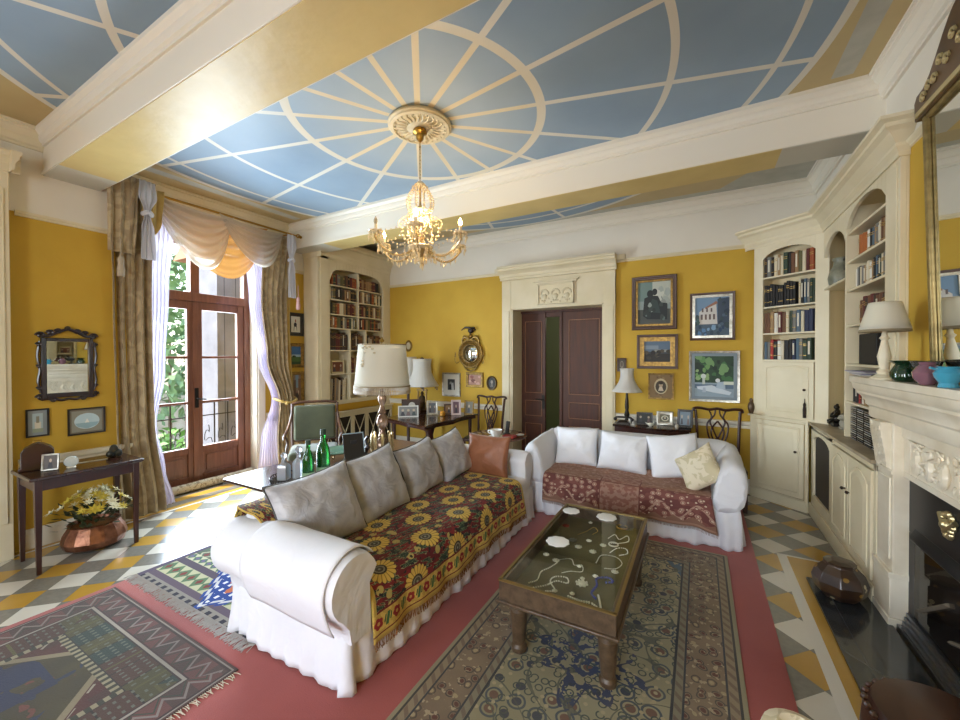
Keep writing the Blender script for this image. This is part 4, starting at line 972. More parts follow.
def skirt(name, x0, x1, y0, y1, ztop, zbot, mt, parent, corner=True, amp=0.012, flare=0.02, seed=1, step=0.028):
    """slipcover skirt: outline loop with soft ripples growing to the hem, box pleats at the corners"""
    pts = []; per = [((x0,y0),(x1,y0),(0,-1)), ((x1,y0),(x1,y1),(1,0)), ((x1,y1),(x0,y1),(0,1)), ((x0,y1),(x0,y0),(-1,0))]
    for a, b, nrm in per:
        L = hypot(b[0]-a[0], b[1]-a[1]); n = int(L/step)
        for k in range(n):
            t = k/n; pts.append((a[0]+(b[0]-a[0])*t, a[1]+(b[1]-a[1])*t, nrm, t*L, L))
    rings = []; nz = 9
    for i in range(nz+1):
        f = i/nz; z = ztop+(zbot-ztop)*f; ring = []
        for j, (x, y, nrm, s, L) in enumerate(pts):
            rip = vnoise(s*9+seed*7+nrm[0]*31+nrm[1]*17, f*0.8, seed) + 0.5*sin(s*52+seed+3*nrm[0])
            dc = min(s, L-s); pl = -0.030*math.exp(-((dc-0.06)/0.02)**2) if corner else 0
            k = f**0.8*(amp*rip + flare + pl) + 0.004*vnoise(s*4, f*3, seed+9)
            cr = (0.012*f if dc < 0.03 else 0)
            ring.append((x+nrm[0]*(k+cr), y+nrm[1]*(k+cr), z + (0.006*vnoise(s*6, 0, seed+3) if i == nz else 0)))
        rings.append(ring)
    m = MB(); m.loft(rings, cap=False); o = m.build(name, mt, parent, smooth=180, thick=0.004); return o
def drape(name, fn, nu, nv, mt, parent=None, thick=0.007):
    m = MB(); m.grid(fn, nu, nv); return m.build(name, mt, parent, smooth=180, thick=thick, offset=1, fix=True)
def path_point(path, t):
    """t in 0..1 by arc length along 2d polyline"""
    if not hasattr(path_point, 'c'): path_point.c = {}
    k = id(path)
    if k not in path_point.c:
        L = [0]
        for a, b in zip(path, path[1:]): L.append(L[-1]+hypot(b[0]-a[0], b[1]-a[1]))
        path_point.c[k] = L
    L = path_point.c[k]; s = t*L[-1]
    for i in range(len(path)-1):
        if s <= L[i+1] or i == len(path)-2:
            f = (s-L[i])/max(1e-9, L[i+1]-L[i]); return path[i][0]+(path[i+1][0]-path[i][0])*f, path[i][1]+(path[i+1][1]-path[i][1])*f

# ------------------------------------------------------------ long white sofa (faces +X)
sf = thing('sofa', 'long white slipcovered sofa with rolled arms and a gathered skirt', 'sofa', (-1.95, 2.52, 0))
def S(m): return m    # world -> local shift applied when building
def local(o, root):   # meshes were written in world coordinates: move them under the root
    o.parent = root; o.matrix_parent_inverse = Matrix.Identity(4)
    R = (Matrix.Translation(root.location) @ Matrix.Rotation(root.rotation_euler[2], 4, 'Z')).inverted()
    o.data.transform(R); return o
SX0, SX1, SY0, SY1 = -2.48, -1.485, 1.34, 3.76
local(skirt('skirt', SX0+0.03, SX1, SY0, SY1, 0.32, 0.012, M_white, None, amp=0.017, flare=0.02, seed=4), sf)
o = roundbox(SX0+0.22, SX1+0.0, SY0+0.1, SY1-0.1, 0.20, 0.445, 0.05).build('seat', M_white, None, smooth=180); rumple(o, 0.005); local(o, sf)
o = roundbox(SX0, SX0+0.27, SY0+0.02, SY1-0.02, 0.25, 0.715, 0.11).build('backrest', M_white, None, smooth=180); rumple(o, 0.008); local(o, sf)
def rolled_arm(sgn, yc, mt, x0, x1, zc, R, rc):
    """profile in y,z swept along x; sgn=-1: roll falls towards -y"""
    prof = []
    yin = -sgn*0.10
    prof += [(yin, 0.25), (yin, 0.35), (yin*1.0, zc-0.02)]
    for k in range(15):
        a = radians(20 + 215*k/14); prof.append((-sgn*rc*cos(a)*1.0 + sgn*0.0, zc + R*sin(a)*0.98))
    prof += [(sgn*0.05, zc-0.19), (sgn*0.035, 0.25)]
    rings = []; N = 26
    cyc = sum(p[0] for p in prof)/len(prof)
    for i in range(N+1):
        x = x0+(x1-x0)*i/N; k = 1.0
        dx = min(i, N-i)
        if dx == 0: k = 0.90
        elif dx == 1: k = 0.975
        dz = 0.008*vnoise(i*0.35, 2.0) 
        rings.append([(x, yc + cyc+(p[0]-cyc)*k, 0.45+(p[1]-0.45)*(0.5+0.5*k) + dz*(p[1] > 0.4) - 0.0006*0) for p in prof])
    m = MB(); m.loft(rings, cap=True); o = m.build('arm', mt, None, smooth=50); rumple(o, 0.006, 5); return o
a1 = local(rolled_arm(-1, 1.375, M_white, -2.47, -1.455, 0.525, 0.165, 0.165), sf)
a2 = local(rolled_arm(1, 3.70, M_white, -2.47, -1.50, 0.54, 0.145, 0.12), sf)
# loose arm cover over the near arm, with its hem lines
def cover(u, v):
    a = radians(35 + 195*v); R = 0.171
    x = -2.14 + (0.655)*u; return (x, 1.375 + R*cos(a) - 0.0, 0.527 + R*sin(a) + 0.004*vnoise(u*5, v*4) - (0.10*(v-0.85)/0.15 if v > 0.85 else 0)*0.6)
o = drape('arm_cover', cover, 24, 26, M_white, None, 0.006); local(o, sf)

# sunflower throw over the seat
def sunflower(b):
    n = E.nt.nodes.new('ShaderNodeTexCoord'); sp = E.nt.nodes.new('ShaderNodeSeparateXYZ'); E.nt.links.new(n.outputs['UV'], sp.inputs[0])
    U = E(sp.outputs[0]) * 1.98; V = E(sp.outputs[1]) * 1.05      # metres along the seat / across it
    v2 = vec(U, V, 0.0)
    base = mixc(noise(v2, 6, 2) > 0.5, '#7d1f1f', '#641a1c')
    d, a, bb = voro(v2, 13, 0.9, dim='2D')
    lf = noise(vec(U*2.2+V*6, V*14-U*5, 0.0), 2.2, 2)
    c = mixc((lf > 0.53), base, '#26382a'); c = mixc(band(lf, 0.52, 0.54), c, '#9c9a6c'); c = mixc((a > 0.80) * (d < 0.35), c, '#b8a35c'); c = mixc(band(lf, 0.60, 0.615), c, '#7f9468')
    c = mixc((noise(vec(U*16, V*16, 3.0), 1.6, 1) > 0.63), c, '#1f1d1b')
    cell = 0.44
    for (ou, ov) in ((0.13, 0.20), (0.35, 0.42)):
        pu = (U - ou)/cell; pv = (V - ov)/cell
        jx = sin_(floor_(pu + 0.5)*12.7 + floor_(pv + 0.5)*4.1)*0.05; jy = cos_(floor_(pu + 0.5)*7.3 + floor_(pv + 0.5)*9.7)*0.05
        fx = (fract(pu + 0.5) - 0.5 + jx)*cell; fy = (fract(pv + 0.5) - 0.5 + jy)*cell
        r = len_(fx, fy); an = atan_(fy, fx)
        pet = 0.088 + 0.016*abs_(sin_(an*9)) 
        c = mixc(r < pet + 0.004, c, '#3c2f1a'); yel = mixc(smooth(abs_(sin_(an*9)), 0.15, 0.5), '#8a6a28', '#d9b656'); c = mixc(r < pet, c, yel)
        c = mixc(r < 0.046, c, '#3a3020'); c = mixc(band(r, 0.024, 0.034) * (fract(an*4.5) < 0.55), c, '#a9a184'); c = mixc(r < 0.020, c, '#4a4436'); c = mixc(r < 0.008, c, '#8b8b78')
    # border strip
    t = V - (1.05 - 0.15); 
    yb = mixc(noise(v2, 30, 1) > 0.5, '#d0b058', '#bd9c48')
    q = fract(U/0.135); fx = (q - 0.28)*0.135; fy = t - 0.055; fr_ = len_(fx, fy); an = atan_(fy, fx)
    yb = mixc(fr_ < 0.026 + 0.008*abs_(sin_(an*2.5)), yb, '#8f1f1d'); yb = mixc(fr_ < 0.010, yb, '#c79a50')
    lfx = abs_((q - 0.78)*0.135 + 0.3*(t-0.055)); yb = mixc((lfx < 0.010) * band(t, 0.02, 0.09), yb, '#3a6136'); yb = mixc((abs_(lfx - 0.02) < 0.005)*band(t, 0.03, 0.07), yb, '#355a33')
    c = mixc(t > 0.0, c, yb); c = mixc(band(t, -0.012, 0.0) + band(t, 0.11, 0.118), c, '#6b1c1c'); c = mixc(t > 0.118, c, '#c2a44e'); 
    us = min_(U, 1.98 - U); c = mixc((us < 0.03) * (t < 0.0), c, yb if False else '#c2a44e')
    return c
M_sun = mat('sunflower_tapestry', rough=0.9, build=sunflower, bump=(160, 0.3), sheen=0.1)
thp = [(-2.46, 0.60), (-2.43, 0.712), (-2.36, 0.738), (-2.28, 0.727), (-2.215, 0.66), (-2.19, 0.50), (-2.12, 0.462), (-1.80, 0.466), (-1.54, 0.462), (-1.50, 0.452), (-1.474, 0.425), (-1.463, 0.37), (-1.452, 0.27), (-1.443, 0.175)]
cov = [(-2.12, 0.464), (-1.80, 0.470), (-1.54, 0.468), (-1.497, 0.456), (-1.470, 0.425), (-1.459, 0.37), (-1.446, 0.27), (-1.436, 0.178)]
tt = thing('throw', 'red and green throw patterned with yellow sunflowers, spread over the long sofa seat', 'throw', (-1.95, 2.52, 0))
Lc = 0
def thr(u, v):
    x, z = path_point(cov, v); y = 1.475 + 1.955*u
    sag = 0.004*vnoise(y*6, v*5, 1); hang = max(0, (v-0.70)/0.3)
    x += hang*(0.010*sin(y*17)+0.006*sin(y*31+1)) ; y2 = y + (0.02*(1-u*2))*(-hang)*0.5 + 0.0*v
    return (x, y2, z + sag + hang*0.012*sin(y*5.0))
o = drape('cloth', thr, 110, 40, M_sun, None, 0.006); local(o, tt)
thr2p = [(-2.515, 0.52), (-2.505, 0.66), (-2.46, 0.725), (-2.37, 0.740), (-2.27, 0.722), (-2.20, 0.66), (-2.19, 0.53)]
def thr2(u, v):
    x, z = path_point(thr2p, v); y = 1.36+0.38*u + 0.03*vnoise(v*4, 0); return (x, y, z+0.006*vnoise(u*4, v*5, 2)+0.004)
tb = thing('throw', 'dark floral throw folded over the near back corner of the long sofa', 'throw', (-2.36, 1.55, 0.74))
o = drape('cloth', thr2, 26, 26, M_sun, None, 0.008); local(o, tb)
m = MB(); rnd = random.Random(5)
for k in range(330):
    u = (k+0.5)/330; x, y, z = thr(u, 1.0); x += 0.004
    m.tube([(x, y, z+0.004), (x+rnd.uniform(-.002,.006), y+rnd.uniform(-.004,.004), z-0.018), (x+rnd.uniform(-.003,.008), y+rnd.uniform(-.008,.008), z-0.042)], 0.0022, 3, cap=False)
o = m.build('fringe', mat('rust_fringe', '#7f5a36', rough=0.95), None, smooth=0, fix=False); local(o, tt)

# silver cushions leaning on the back
def velvet(b):
    v, x, y, z = coords(); n = noise(v, 8, 5, 0.6, 0.8)
    b.inputs['Sheen Weight'].default_value = 0.6; b.inputs['Sheen Roughness'].default_value = 0.3
    return mixc(smooth(n, 0.40, 0.62), '#a3a1a5', '#bab8ba')
M_velvet = add_wrinkles(mat('silver_crushed_velvet', rough=0.42, build=velvet), 9, 0.5)
M_pipe = mat('dark_piping', '#4d4a46', rough=0.6)
for k, (yc, xc, zc, w, h, yaw, tilt, roll, lab) in enumerate((
    (1.70, -2.13, 0.665, 0.58, 0.50, -8, 24, 5, 'silver velvet cushion at the near end of the row, closest to the rolled arm'),
    (2.225, -2.15, 0.675, 0.54, 0.51, -4, 22, 6, 'silver velvet cushion, second along the sofa back from the rolled near arm'),
    (2.79, -2.17, 0.655, 0.52, 0.46, 0, 20, 5, 'silver velvet cushion between the second one and the farthest one'),
    (3.26, -2.15, 0.665, 0.47, 0.46, -8, 24, 9, 'silver velvet cushion farthest along, next to the rust cushion'))):
    yw = radians(yaw); tl = radians(tilt)
    ux = Vector((-sin(yw), cos(yw), 0)); nrm = Vector((cos(yw), sin(yw), 0)); uy = (Vector((0,0,1))*cos(tl) - nrm*sin(tl))
    M = axes((xc, yc, zc), ux, uy) @ Matrix.Rotation(radians(roll), 4, 'Z')
    pillow('cushion', lab, M, w, h, 0.21, M_velvet, k+3, 'silver velvet cushions along the sofa back', M_pipe, wr=0.014, pinch=0.10)
M_rust = add_wrinkles(mat('rust_silk', rough=0.5, build=mottle('#9c6446', '#885233', 5, 4), sheen=0.3), 8, 0.4)
M = axes((-1.86, 3.50, 0.645), (0.98, -0.05, 0.02), (0.02, 0.22, 1)); pillow('cushion', 'rust orange cushion standing against the far arm of the long sofa', M, 0.50, 0.42, 0.15, M_rust, 17, None, None, wr=0.012, pinch=0.09)

# ------------------------------------------------------------ two-seat white sofa (faces -Y)
s2 = thing('sofa', 'smaller white slipcovered sofa facing the room in front of the double doors', 'sofa', (-0.64, 4.35, 0), radians(2.2))
m = skirt('skirt', -1.58, 0.30, 3.90, 4.80, 0.36, 0.012, M_white, None, corner=False, amp=0.034, flare=0.02, seed=9, step=0.022); local(m, s2)
o = roundbox(-1.42, 0.14, 3.88, 4.55, 0.25, 0.425, 0.05).build('seat', M_white, None, smooth=180); rumple(o, 0.006); local(o, s2)
o = roundbox(-1.60, 0.32, 4.47, 4.80, 0.28, 0.785, 0.12).build('backrest', M_white, None, smooth=180); rumple(o, 0.010); local(o, s2)
def draped_arm(xi, xo, sgn):
    """cloth-draped arm: broad, flaring; profile in x,z swept along y"""
    prof = [(xi, 0.30), (xi, 0.42), (xi+sgn*0.03, 0.60), (xi+sgn*0.07, 0.71), (xi+sgn*0.13, 0.755), (xo-sgn*0.05, 0.76), (xo+sgn*0.01, 0.72), (xo+sgn*0.03, 0.60), (xo+sgn*0.02, 0.45), (xo-sgn*0.01, 0.33)]
    rings = []; N = 18
    for i in range(N+1):
        f = i/N; y = 3.86 + 0.80*f; dz = -0.035*(1-f)**2*1.0 + 0.02*f; k = 0.0 if 0 < i else 0.02
        rings.append([(p[0] + sgn*(-0.02*(p[1] > 0.6))*(i == 0), y + (0.02 if i == 0 else 0)*0, p[1] + (dz if p[1] > 0.5 else 0) - (k if p[1] > 0.7 else 0)) for p in prof])
    m = MB(); m.loft(rings, cap=True); o = m.build('arm', M_white, None, smooth=60, sub=1); rumple(o, 0.010, 6); return o
local(draped_arm(-1.40, -1.61, -1), s2); local(draped_arm(0.10, 0.33, 1), s2)
for k, (xc, zc, w, h, ro, lean, lab) in enumerate((
    (-1.185, 0.635, 0.47, 0.42, 2, 20, 'white cushion at the door-side end of the smaller sofa'),
    (-0.695, 0.625, 0.50, 0.41, -3, 24, 'white cushion in the middle left of the smaller sofa, upright'),
    (-0.215, 0.640, 0.47, 0.44, 9, 20, 'white cushion with raised corner, behind the cream cushion'))):
    tl = radians(lean); M = axes((xc, 4.33, zc+0.01), (1, 0.03, 0), (0, sin(tl), cos(tl))) @ Matrix.Rotation(radians(ro), 4, 'Z')
    pillow('cushion', lab, M, w, h, 0.17, M_white, 30+k, 'white cushions on the smaller sofa', None, wr=0.010, pinch=0.07)
def brocade(b):
    v, x, y, z = coords(); return mixc((noise(v, 11, 3, 0.5, 1.5) > 0.53), '#d9cdb2', '#c4b795')
M = axes((0.0, 4.10, 0.615), (0.80, -0.42, 0.22), (-0.05, 0.50, 1)) @ Matrix.Rotation(radians(24), 4, 'Z'); pillow('cushion', 'cream brocade cushion leaning in the arm of the smaller sofa', M, 0.38, 0.37, 0.13, mat('cream_brocade', rough=0.6, build=brocade), 41, None, None, pinch=0.10)
def paisley(b):
    n = E.nt.nodes.new('ShaderNodeTexCoord'); sp = E.nt.nodes.new('ShaderNodeSeparateXYZ'); E.nt.links.new(n.outputs['UV'], sp.inputs[0])
    U = E(sp.outputs[0])*1.6; V = E(sp.outputs[1])*0.95; v2 = vec(U, V, 0.0)
    c = mixc(smooth(noise(v2, 4, 4), 0.35, 0.65), '#97735f', '#86604f')
    soft = mixc(noise(v2, 24, 3) > 0.56, c, '#a58374')
    bd = mixc(noise(v2, 9, 2) > 0.5, '#7a4a43', '#6a3c38')
    zz = abs_(fract(U*6.2) - 0.5); h = V - 0.60; leaf = abs_(sin_(U*20)*0.05 + 0.12 - h*0.6) ; bd = mixc((leaf < 0.012)*(noise(v2,18,2) > 0.45), bd, '#ab8a78')
    d, a, b2 = voro(v2, 15, 0.7, dim='2D'); bd = mixc(band(d, 0.22, 0.34)*(a > 0.3), bd, '#b08a78'); bd = mixc((d < 0.14), bd, '#c9b49c')
    tri = (zz*0.10) > (0.90 - V); bd = mixc(tri, bd, '#84604f')
    c = mixc(V > 0.56, soft, bd); vt = abs_(U - 0.8) < 0.19; c = mixc(vt*(V > 0.3), c, mixc(noise(v2, 20, 3) > 0.5, '#a07c6c', '#8a5d50'))
    c = mixc(band(V, 0.55, 0.565) + band(abs_(U-0.8), 0.185, 0.195)*(V > 0.4), c, '#6a3d36')
    return mixc(V > 0.915, c, '#9c7a66')
sp_path = [(4.30, 0.50), (4.24, 0.452), (4.10, 0.440), (3.93, 0.440), (3.875, 0.425), (3.848, 0.385), (3.838, 0.30), (3.83, 0.17)]
th2 = thing('throw', 'dusty red paisley throw spread across the seat of the smaller sofa', 'throw', (-0.64, 4.35, 0), radians(2.2))
def thr3(u, v):
    y, z = path_point(sp_path, v); x = -1.405 + 1.50*u; hang = max(0, (v-0.62)/0.38)
    if u > 0.9: x += 0.05*(u-0.9)/0.1*hang
    return (x, y - hang*(0.010*sin(x*21)+0.006*sin(x*37)), z + 0.006*vnoise(x*6, v*7, 3) + 0.014*sin(x*3+1)*hang - (0.045*hang if u > 0.93 else 0)*((u-0.93)/0.07 if u > 0.93 else 0))
o = drape('cloth', thr3, 90, 36, mat('paisley_weave', rough=0.9, build=paisley, bump=(160, 0.3)), None, 0.006); local(o, th2)
m = MB()
for k in range(200):
    x, y, z = thr3((k+0.5)/200, 1.0); m.tube([(x, y-0.004, z+0.003), (x+rnd.uniform(-.004,.004), y-0.006, z-0.022)], 0.0018, 3, cap=False)
o = m.build('fringe', mat('dusty_fringe', '#8f7060', rough=0.95), None, smooth=0, fix=False); local(o, th2)

# ------------------------------------------------------------ coffee table with display well
ct = thing('coffee_table', 'dark wooden coffee table with a glass-topped display well and turned legs', 'table', (-0.632, 2.495, 0))
M_old = mat('old_dark_teak', rough=0.4, build=wood('#5d4a36', '#3d2e20', 'y'), coat=0.15)
hx, hy = 0.302, 0.615
m = MB()
m.box(-hx, hx, -hy, -hy+0.028, 0.345, 0.448); m.box(-hx, hx, hy-0.028, hy, 0.345, 0.448); m.box(-hx, -hx+0.028, -hy+0.028, hy-0.028, 0.345, 0.448); m.box(hx-0.028, hx, -hy+0.028, hy-0.028, 0.345, 0.448)
m.build('apron', M_old, ct, bevel=0.003)
m = MB(); m.box(-hx-0.014, hx+0.014, -hy-0.014, hy+0.014, 0.330, 0.348); m.build('base_moulding', M_old, ct, bevel=0.006)
MB().box(-hx+0.02, hx-0.02, -hy+0.02, hy-0.02, 0.348, 0.372).build('felt_lining', mat('olive_felt', rough=0.9, build=mottle('#5f5736', '#48422a', 4, 4)), ct)
m = MB()
for a in ((-hx-.004,-hx+.012,-hy,hy),(hx-.012,hx+.004,-hy,hy),(-hx,hx,-hy-.004,-hy+.012),(-hx,hx,hy-.012,hy+.004)): m.box(*a, 0.448, 0.456)
m.build('brass_edge', mat('dull_brass_edge', '#8d7748', rough=0.35, metal=0.8), ct)
MB().box(-hx+0.010, hx-0.010, -hy+0.010, hy-0.010, 0.446, 0.452).build('glass_top', pane_glass('table_glass', (0.98, 1.0, 0.98)), ct, smooth=0)
for sx in (-1, 1):
    for sy in (-1, 1):
        MB().lathe([(0.034,0.014),(0.042,0.02),(0.044,0.045),(0.034,0.06),(0.036,0.07),(0.044,0.16),(0.050,0.245),(0.036,0.262),(0.052,0.272),(0.054,0.288),(0.040,0.300),(0.052,0.33)], 18, T(sx*(hx-0.062), sy*(hy-0.125), 0)).build('leg', M_old, ct)
M_lace = mat('white_crochet', '#e9e7e2', rough=0.9)
for k, (x, y, rr_, lab) in enumerate(((-0.857, 2.979, 0.062, 'round white crochet coaster at the far left corner of the coffee table'), (-0.595, 2.988, 0.070, 'round white crochet coaster at the far edge of the table, near the smaller sofa'), (-0.791, 2.444, 0.072, 'round white crochet coaster nearest the sunflower throw, alone halfway down the table'))):
    m = MB(); n = 36; ring = lambda q, z: [(q*(1+0.05*cos(9*2*pi*j/n))*cos(2*pi*j/n), q*(1+0.05*cos(9*2*pi*j/n))*sin(2*pi*j/n), z) for j in range(n)]
    m.loft([ring(rr_, 0), ring(rr_, 0.004), ring(rr_*0.9, 0.006), ring(rr_*0.62, 0.0045), ring(rr_*0.55, 0.006), ring(rr_*0.2, 0.0045)])
    tag(m.build('coaster', M_lace, None, loc=(x, y, 0.4525)), lab, 'coaster', 'crochet coasters on the glass')
M_silver = mat('tarnished_silver', '#d8d4c4', rough=0.45, metal=0.45); M_pearl = mat('pearl', '#f2eddf', rough=0.25, coat=0.5); M_blue = mat('cobalt_beads', '#1d2f8c', rough=0.2, coat=0.5); M_amber = mat('red_stone', '#7a2a1c', rough=0.2)
JZ = 0.376
def beads(name, lab, pts, r, mt, cat='necklace', close=False):
    r *= 0.72; P = catmull(pts, 10); m = MB(); acc = 0; last = None
    for p in P:
        if last is None or (p-last).length > r*1.8: m.ball((p.x, p.y, r), r, 6, 4); last = p
    x0, y0 = pts[0][0], pts[0][1]
    return tag(m.build(name, mt, None, loc=(0, 0, JZ-0.003), fix=False), lab, cat, 'jewellery inside the display table')
def P3(l): return [(x, y, 0) for x, y in l]
beads('necklace', 'pale bead necklace in a loose S near the felt edge by the near left corner', P3([(-0.83,2.05),(-0.80,2.10),(-0.81,2.19),(-0.78,2.26),(-0.76,2.33)]), 0.006, M_pearl)
beads('necklace', 'pearl necklace knotted beside the near end of the display', P3([(-0.79,2.02),(-0.74,2.07),(-0.70,2.14),(-0.64,2.15),(-0.66,2.20),(-0.72,2.18),(-0.73,2.12),(-0.68,2.05),(-0.72,2.02)]), 0.0065, M_pearl)
beads('necklace', 'cobalt blue bead necklace with white end near the right rim', P3([(-0.47,2.08),(-0.50,2.12),(-0.49,2.20),(-0.505,2.27),(-0.45,2.31),(-0.42,2.28),(-0.46,2.25)]), 0.010, M_blue)
beads('necklace', 'white shell strand beside the cobalt beads', P3([(-0.60,2.03),(-0.54,2.02),(-0.48,2.03),(-0.43,2.00),(-0.44,2.05),(-0.465,2.12)]), 0.009, M_pearl)
beads('necklace', 'fine silver chain curving through the middle of the display', P3([(-0.78,2.36),(-0.70,2.42),(-0.66,2.36),(-0.62,2.38),(-0.60,2.31),(-0.66,2.28),(-0.70,2.24)]), 0.004, M_silver)
beads('necklace', 'silver chain ring lying by the right rim, beyond the blue beads', P3([(-0.55,2.45),(-0.54,2.56),(-0.46,2.58),(-0.41,2.52),(-0.43,2.44),(-0.49,2.41)]), 0.004, M_silver)
beads('necklace', 'tangled silver bracelet chain toward the far right of the display', P3([(-0.55,2.82),(-0.52,2.90),(-0.48,2.84),(-0.44,2.92),(-0.42,2.84),(-0.47,2.78),(-0.52,2.75)]), 0.0045, M_silver)
beads('necklace', 'thin gold chain near the far end between the coasters', P3([(-0.75,2.78),(-0.71,2.86),(-0.68,2.95),(-0.64,2.90),(-0.66,2.83)]), 0.0035, mat('gold_chain', '#b79245', rough=0.3, metal=1))
beads('necklace', 'pale loop of beads on the right of the display, middle', P3([(-0.50,2.62),(-0.47,2.70),(-0.42,2.72),(-0.40,2.66),(-0.44,2.61)]), 0.005, M_pearl)
def bangle(lab, x, y, r, mt): 
    m = MB(); m.tube([(r*cos(2*pi*k/24), r*sin(2*pi*k/24), 0.006) for k in range(25)], 0.005, 6); return tag(m.build('bangle', mt, None, loc=(x, y, JZ-0.003)), lab, 'bangle', 'jewellery inside the display table')
bangle('brass bangle in the far right corner of the display', -0.495, 3.05, 0.038, M_brass)
bangle('silver bangle beside the brass one, slightly nearer', -0.50, 2.74, 0.03, M_silver)
spots = [(-0.57,2.19,0.030,M_silver,'round silver brooch with pierced rim, left of the blue beads'),(-0.853,2.40,0.017,M_pearl,'white shell brooch beside the near coaster, sofa side'),(-0.775,2.36,0.019,M_silver,'silver brooch just nearer than the single coaster'),(-0.87,2.88,0.022,M_amber,'red stone brooch near the far left coaster'),
 (-0.70,2.60,0.020,M_silver,'oval silver locket in the middle of the display'),(-0.76,2.68,0.026,mat('dark_pewter','#6f6d63',rough=0.4,metal=0.8),'dark pewter badge beyond the single coaster'),(-0.66,2.72,0.016,M_pearl,'small pearl clip in the middle of the display'),(-0.60,2.58,0.020,M_silver,'silver medal right of the middle of the display'),
 (-0.63,2.36,0.012,M_pearl,'tiny pearl stud near the silver chain'),(-0.56,2.70,0.018,M_silver,'scalloped silver pin among the right-hand pieces'),(-0.68,2.05,0.013,M_silver,'small silver bead at the near edge of the display'),(-0.59,2.07,0.012,M_pearl,'pearl drop near the white shell strand'),(-0.52,2.30,0.014,M_pearl,'pearl clip above the cobalt beads'),(-0.43,2.40,0.018,M_silver,'leaf-shaped silver brooch by the right rim'),
 (-0.72,3.02,0.013,M_silver,'small silver pin between the two far coasters'),(-0.58,2.24,0.012,M_silver,'small silver stud beyond the pierced brooch'),(-0.84,2.66,0.014,mat('dark_pewter'),'dark pewter pin near the left rim')]
for x, y, r_, mt, lab in spots:
    m = MB(); m.lathe([(r_*0.9,0),(r_,0.002),(r_*0.9,0.005),(r_*0.6,0.006),(r_*0.5,0.010),(0.001,0.012)], 14)
    for j in range(8): m.ball((r_*cos(j*pi/4), r_*sin(j*pi/4), 0.004), r_*0.22, 5, 4)
    tag(m.build('brooch', mt, None, loc=(x, y, JZ-0.0035), fix=False), lab, 'brooch', 'jewellery inside the display table')
# ------------------------------------------------------------ framed pictures
M_blackfr = mat('black_frame', '#1f1a17', rough=0.35); M_goldfr = mat('antique_gold_frame', rough=0.4, metal=0.6, build=mottle('#9a7a3c', '#6f5528', 30, 3)); M_walnutfr = mat('walnut_frame', '#4a2c1a', rough=0.35)
M_silverfr = mat('silver_frame', rough=0.3, metal=0.6, build=mottle('#b5b1a6', '#8d897d', 25, 3)); M_mountw = mat('white_mount', '#dcd9d0', rough=0.8); M_creamm = mat('cream_mount', '#c9b98f', rough=0.8)
M_picglass = pane_glass('picture_glass')
def circ(cx, cy, rx, ry, n=16): return [(cx+rx*cos(2*pi*k/n), cy+ry*sin(2*pi*k/n)) for k in range(n)]
def cmat(c): return mat('pigment_'+c.strip('#'), c, rough=0.6)
def picture(name, label, loc, rz, w, h, fw, mt, art, mount=0, mount_mat=None, depth=0.025, cat='picture', group=None, liner=None, oval=False, glass=False, tilt=0.0, cast=0.0):
    """local x right, z up from the bottom edge, front towards -y"""
    r = thing(name, label, cat, loc, rz, group)
    if tilt: r.rotation_euler = (tilt, 0, rz)
    m = MB()
    if oval:
        N = 28; f = lambda q, y: [((w/2-q)*cos(2*pi*k/N), y, h/2+(h/2-q)*sin(2*pi*k/N)) for k in range(N)]
        m.loft([f(0, 0), f(0, -depth*0.6), f(fw*0.3, -depth), f(fw*0.7, -depth*0.9), f(fw, -depth*0.4), f(fw, -0.002)], cap=False)
    else:
        f = lambda q, y: [(-w/2+q, y, q), (w/2-q, y, q), (w/2-q, y, h-q), (-w/2+q, y, h-q)]
        m.loft([f(0, 0), f(0, -depth*0.8), f(fw*0.15, -depth), f(fw*0.45, -depth*0.95), f(fw*0.6, -depth*0.75), f(fw*0.85, -depth*0.7), f(fw, -depth*0.45), f(fw, -0.001)], cap=False)
    m.build('frame', mt, r, smooth=30)
    x0, x1, z0, z1 = -w/2+fw, w/2-fw, fw, h-fw
    if liner:
        m = MB(); q = liner[0]
        for a in ((x0, x0+q, z0, z1), (x1-q, x1, z0, z1), (x0+q, x1-q, z0, z0+q), (x0+q, x1-q, z1-q, z1)): m.box(a[0], a[1], -depth*0.55, -0.002, a[2], a[3])
        m.build('liner', liner[1], r, smooth=0); x0 += q; x1 -= q; z0 += q; z1 -= q
    if mount:
        m = MB(); m.box(x0, x1, -0.006, -0.001, z0, z1); m.build('mount', mount_mat or M_mountw, r, smooth=0)
        x0 += mount; x1 -= mount; z0 += mount; z1 -= mount
    m = MB(); mats = []; y = -0.0075 if mount else -0.004
    base = art[0]
    def col(c):
        mm = cmat(c) if isinstance(c, str) else c
        if mm not in mats: mats.append(mm)
        return mats.index(mm)
    m.m = col(base)
    if oval:
        N = 24; pl = circ(0, (z0+z1)/2, (x1-x0)/2, (z1-z0)/2, N); m.add([(a, y, b) for a, b in pl], [tuple(range(N))])
    else: m.box(x0, x1, y, -0.001, z0, z1)
    for i, (pl, c) in enumerate(art[1:]):
        m.m = col(c); yy = y - 0.0004*(i+1)
        m.add([(x0+a*(x1-x0), yy, z0+b*(z1-z0)) for a, b in pl], [tuple(range(len(pl)))[::1]])
    m.build('print' if mount else 'canvas', mats, r, smooth=0, fix=False)
    if glass: MB().add([(x0-mount, -depth*0.42, z0-mount), (x1+mount, -depth*0.42, z0-mount), (x1+mount, -depth*0.42, z1+mount), (x0-mount, -depth*0.42, z1+mount)], [(0,1,2,3)]).build('glass', M_picglass, r, smooth=0, fix=False)
    return r
def R_(a, b, c, d): return [(a, b), (c, b), (c, d), (a, d)]
BW = 5.648
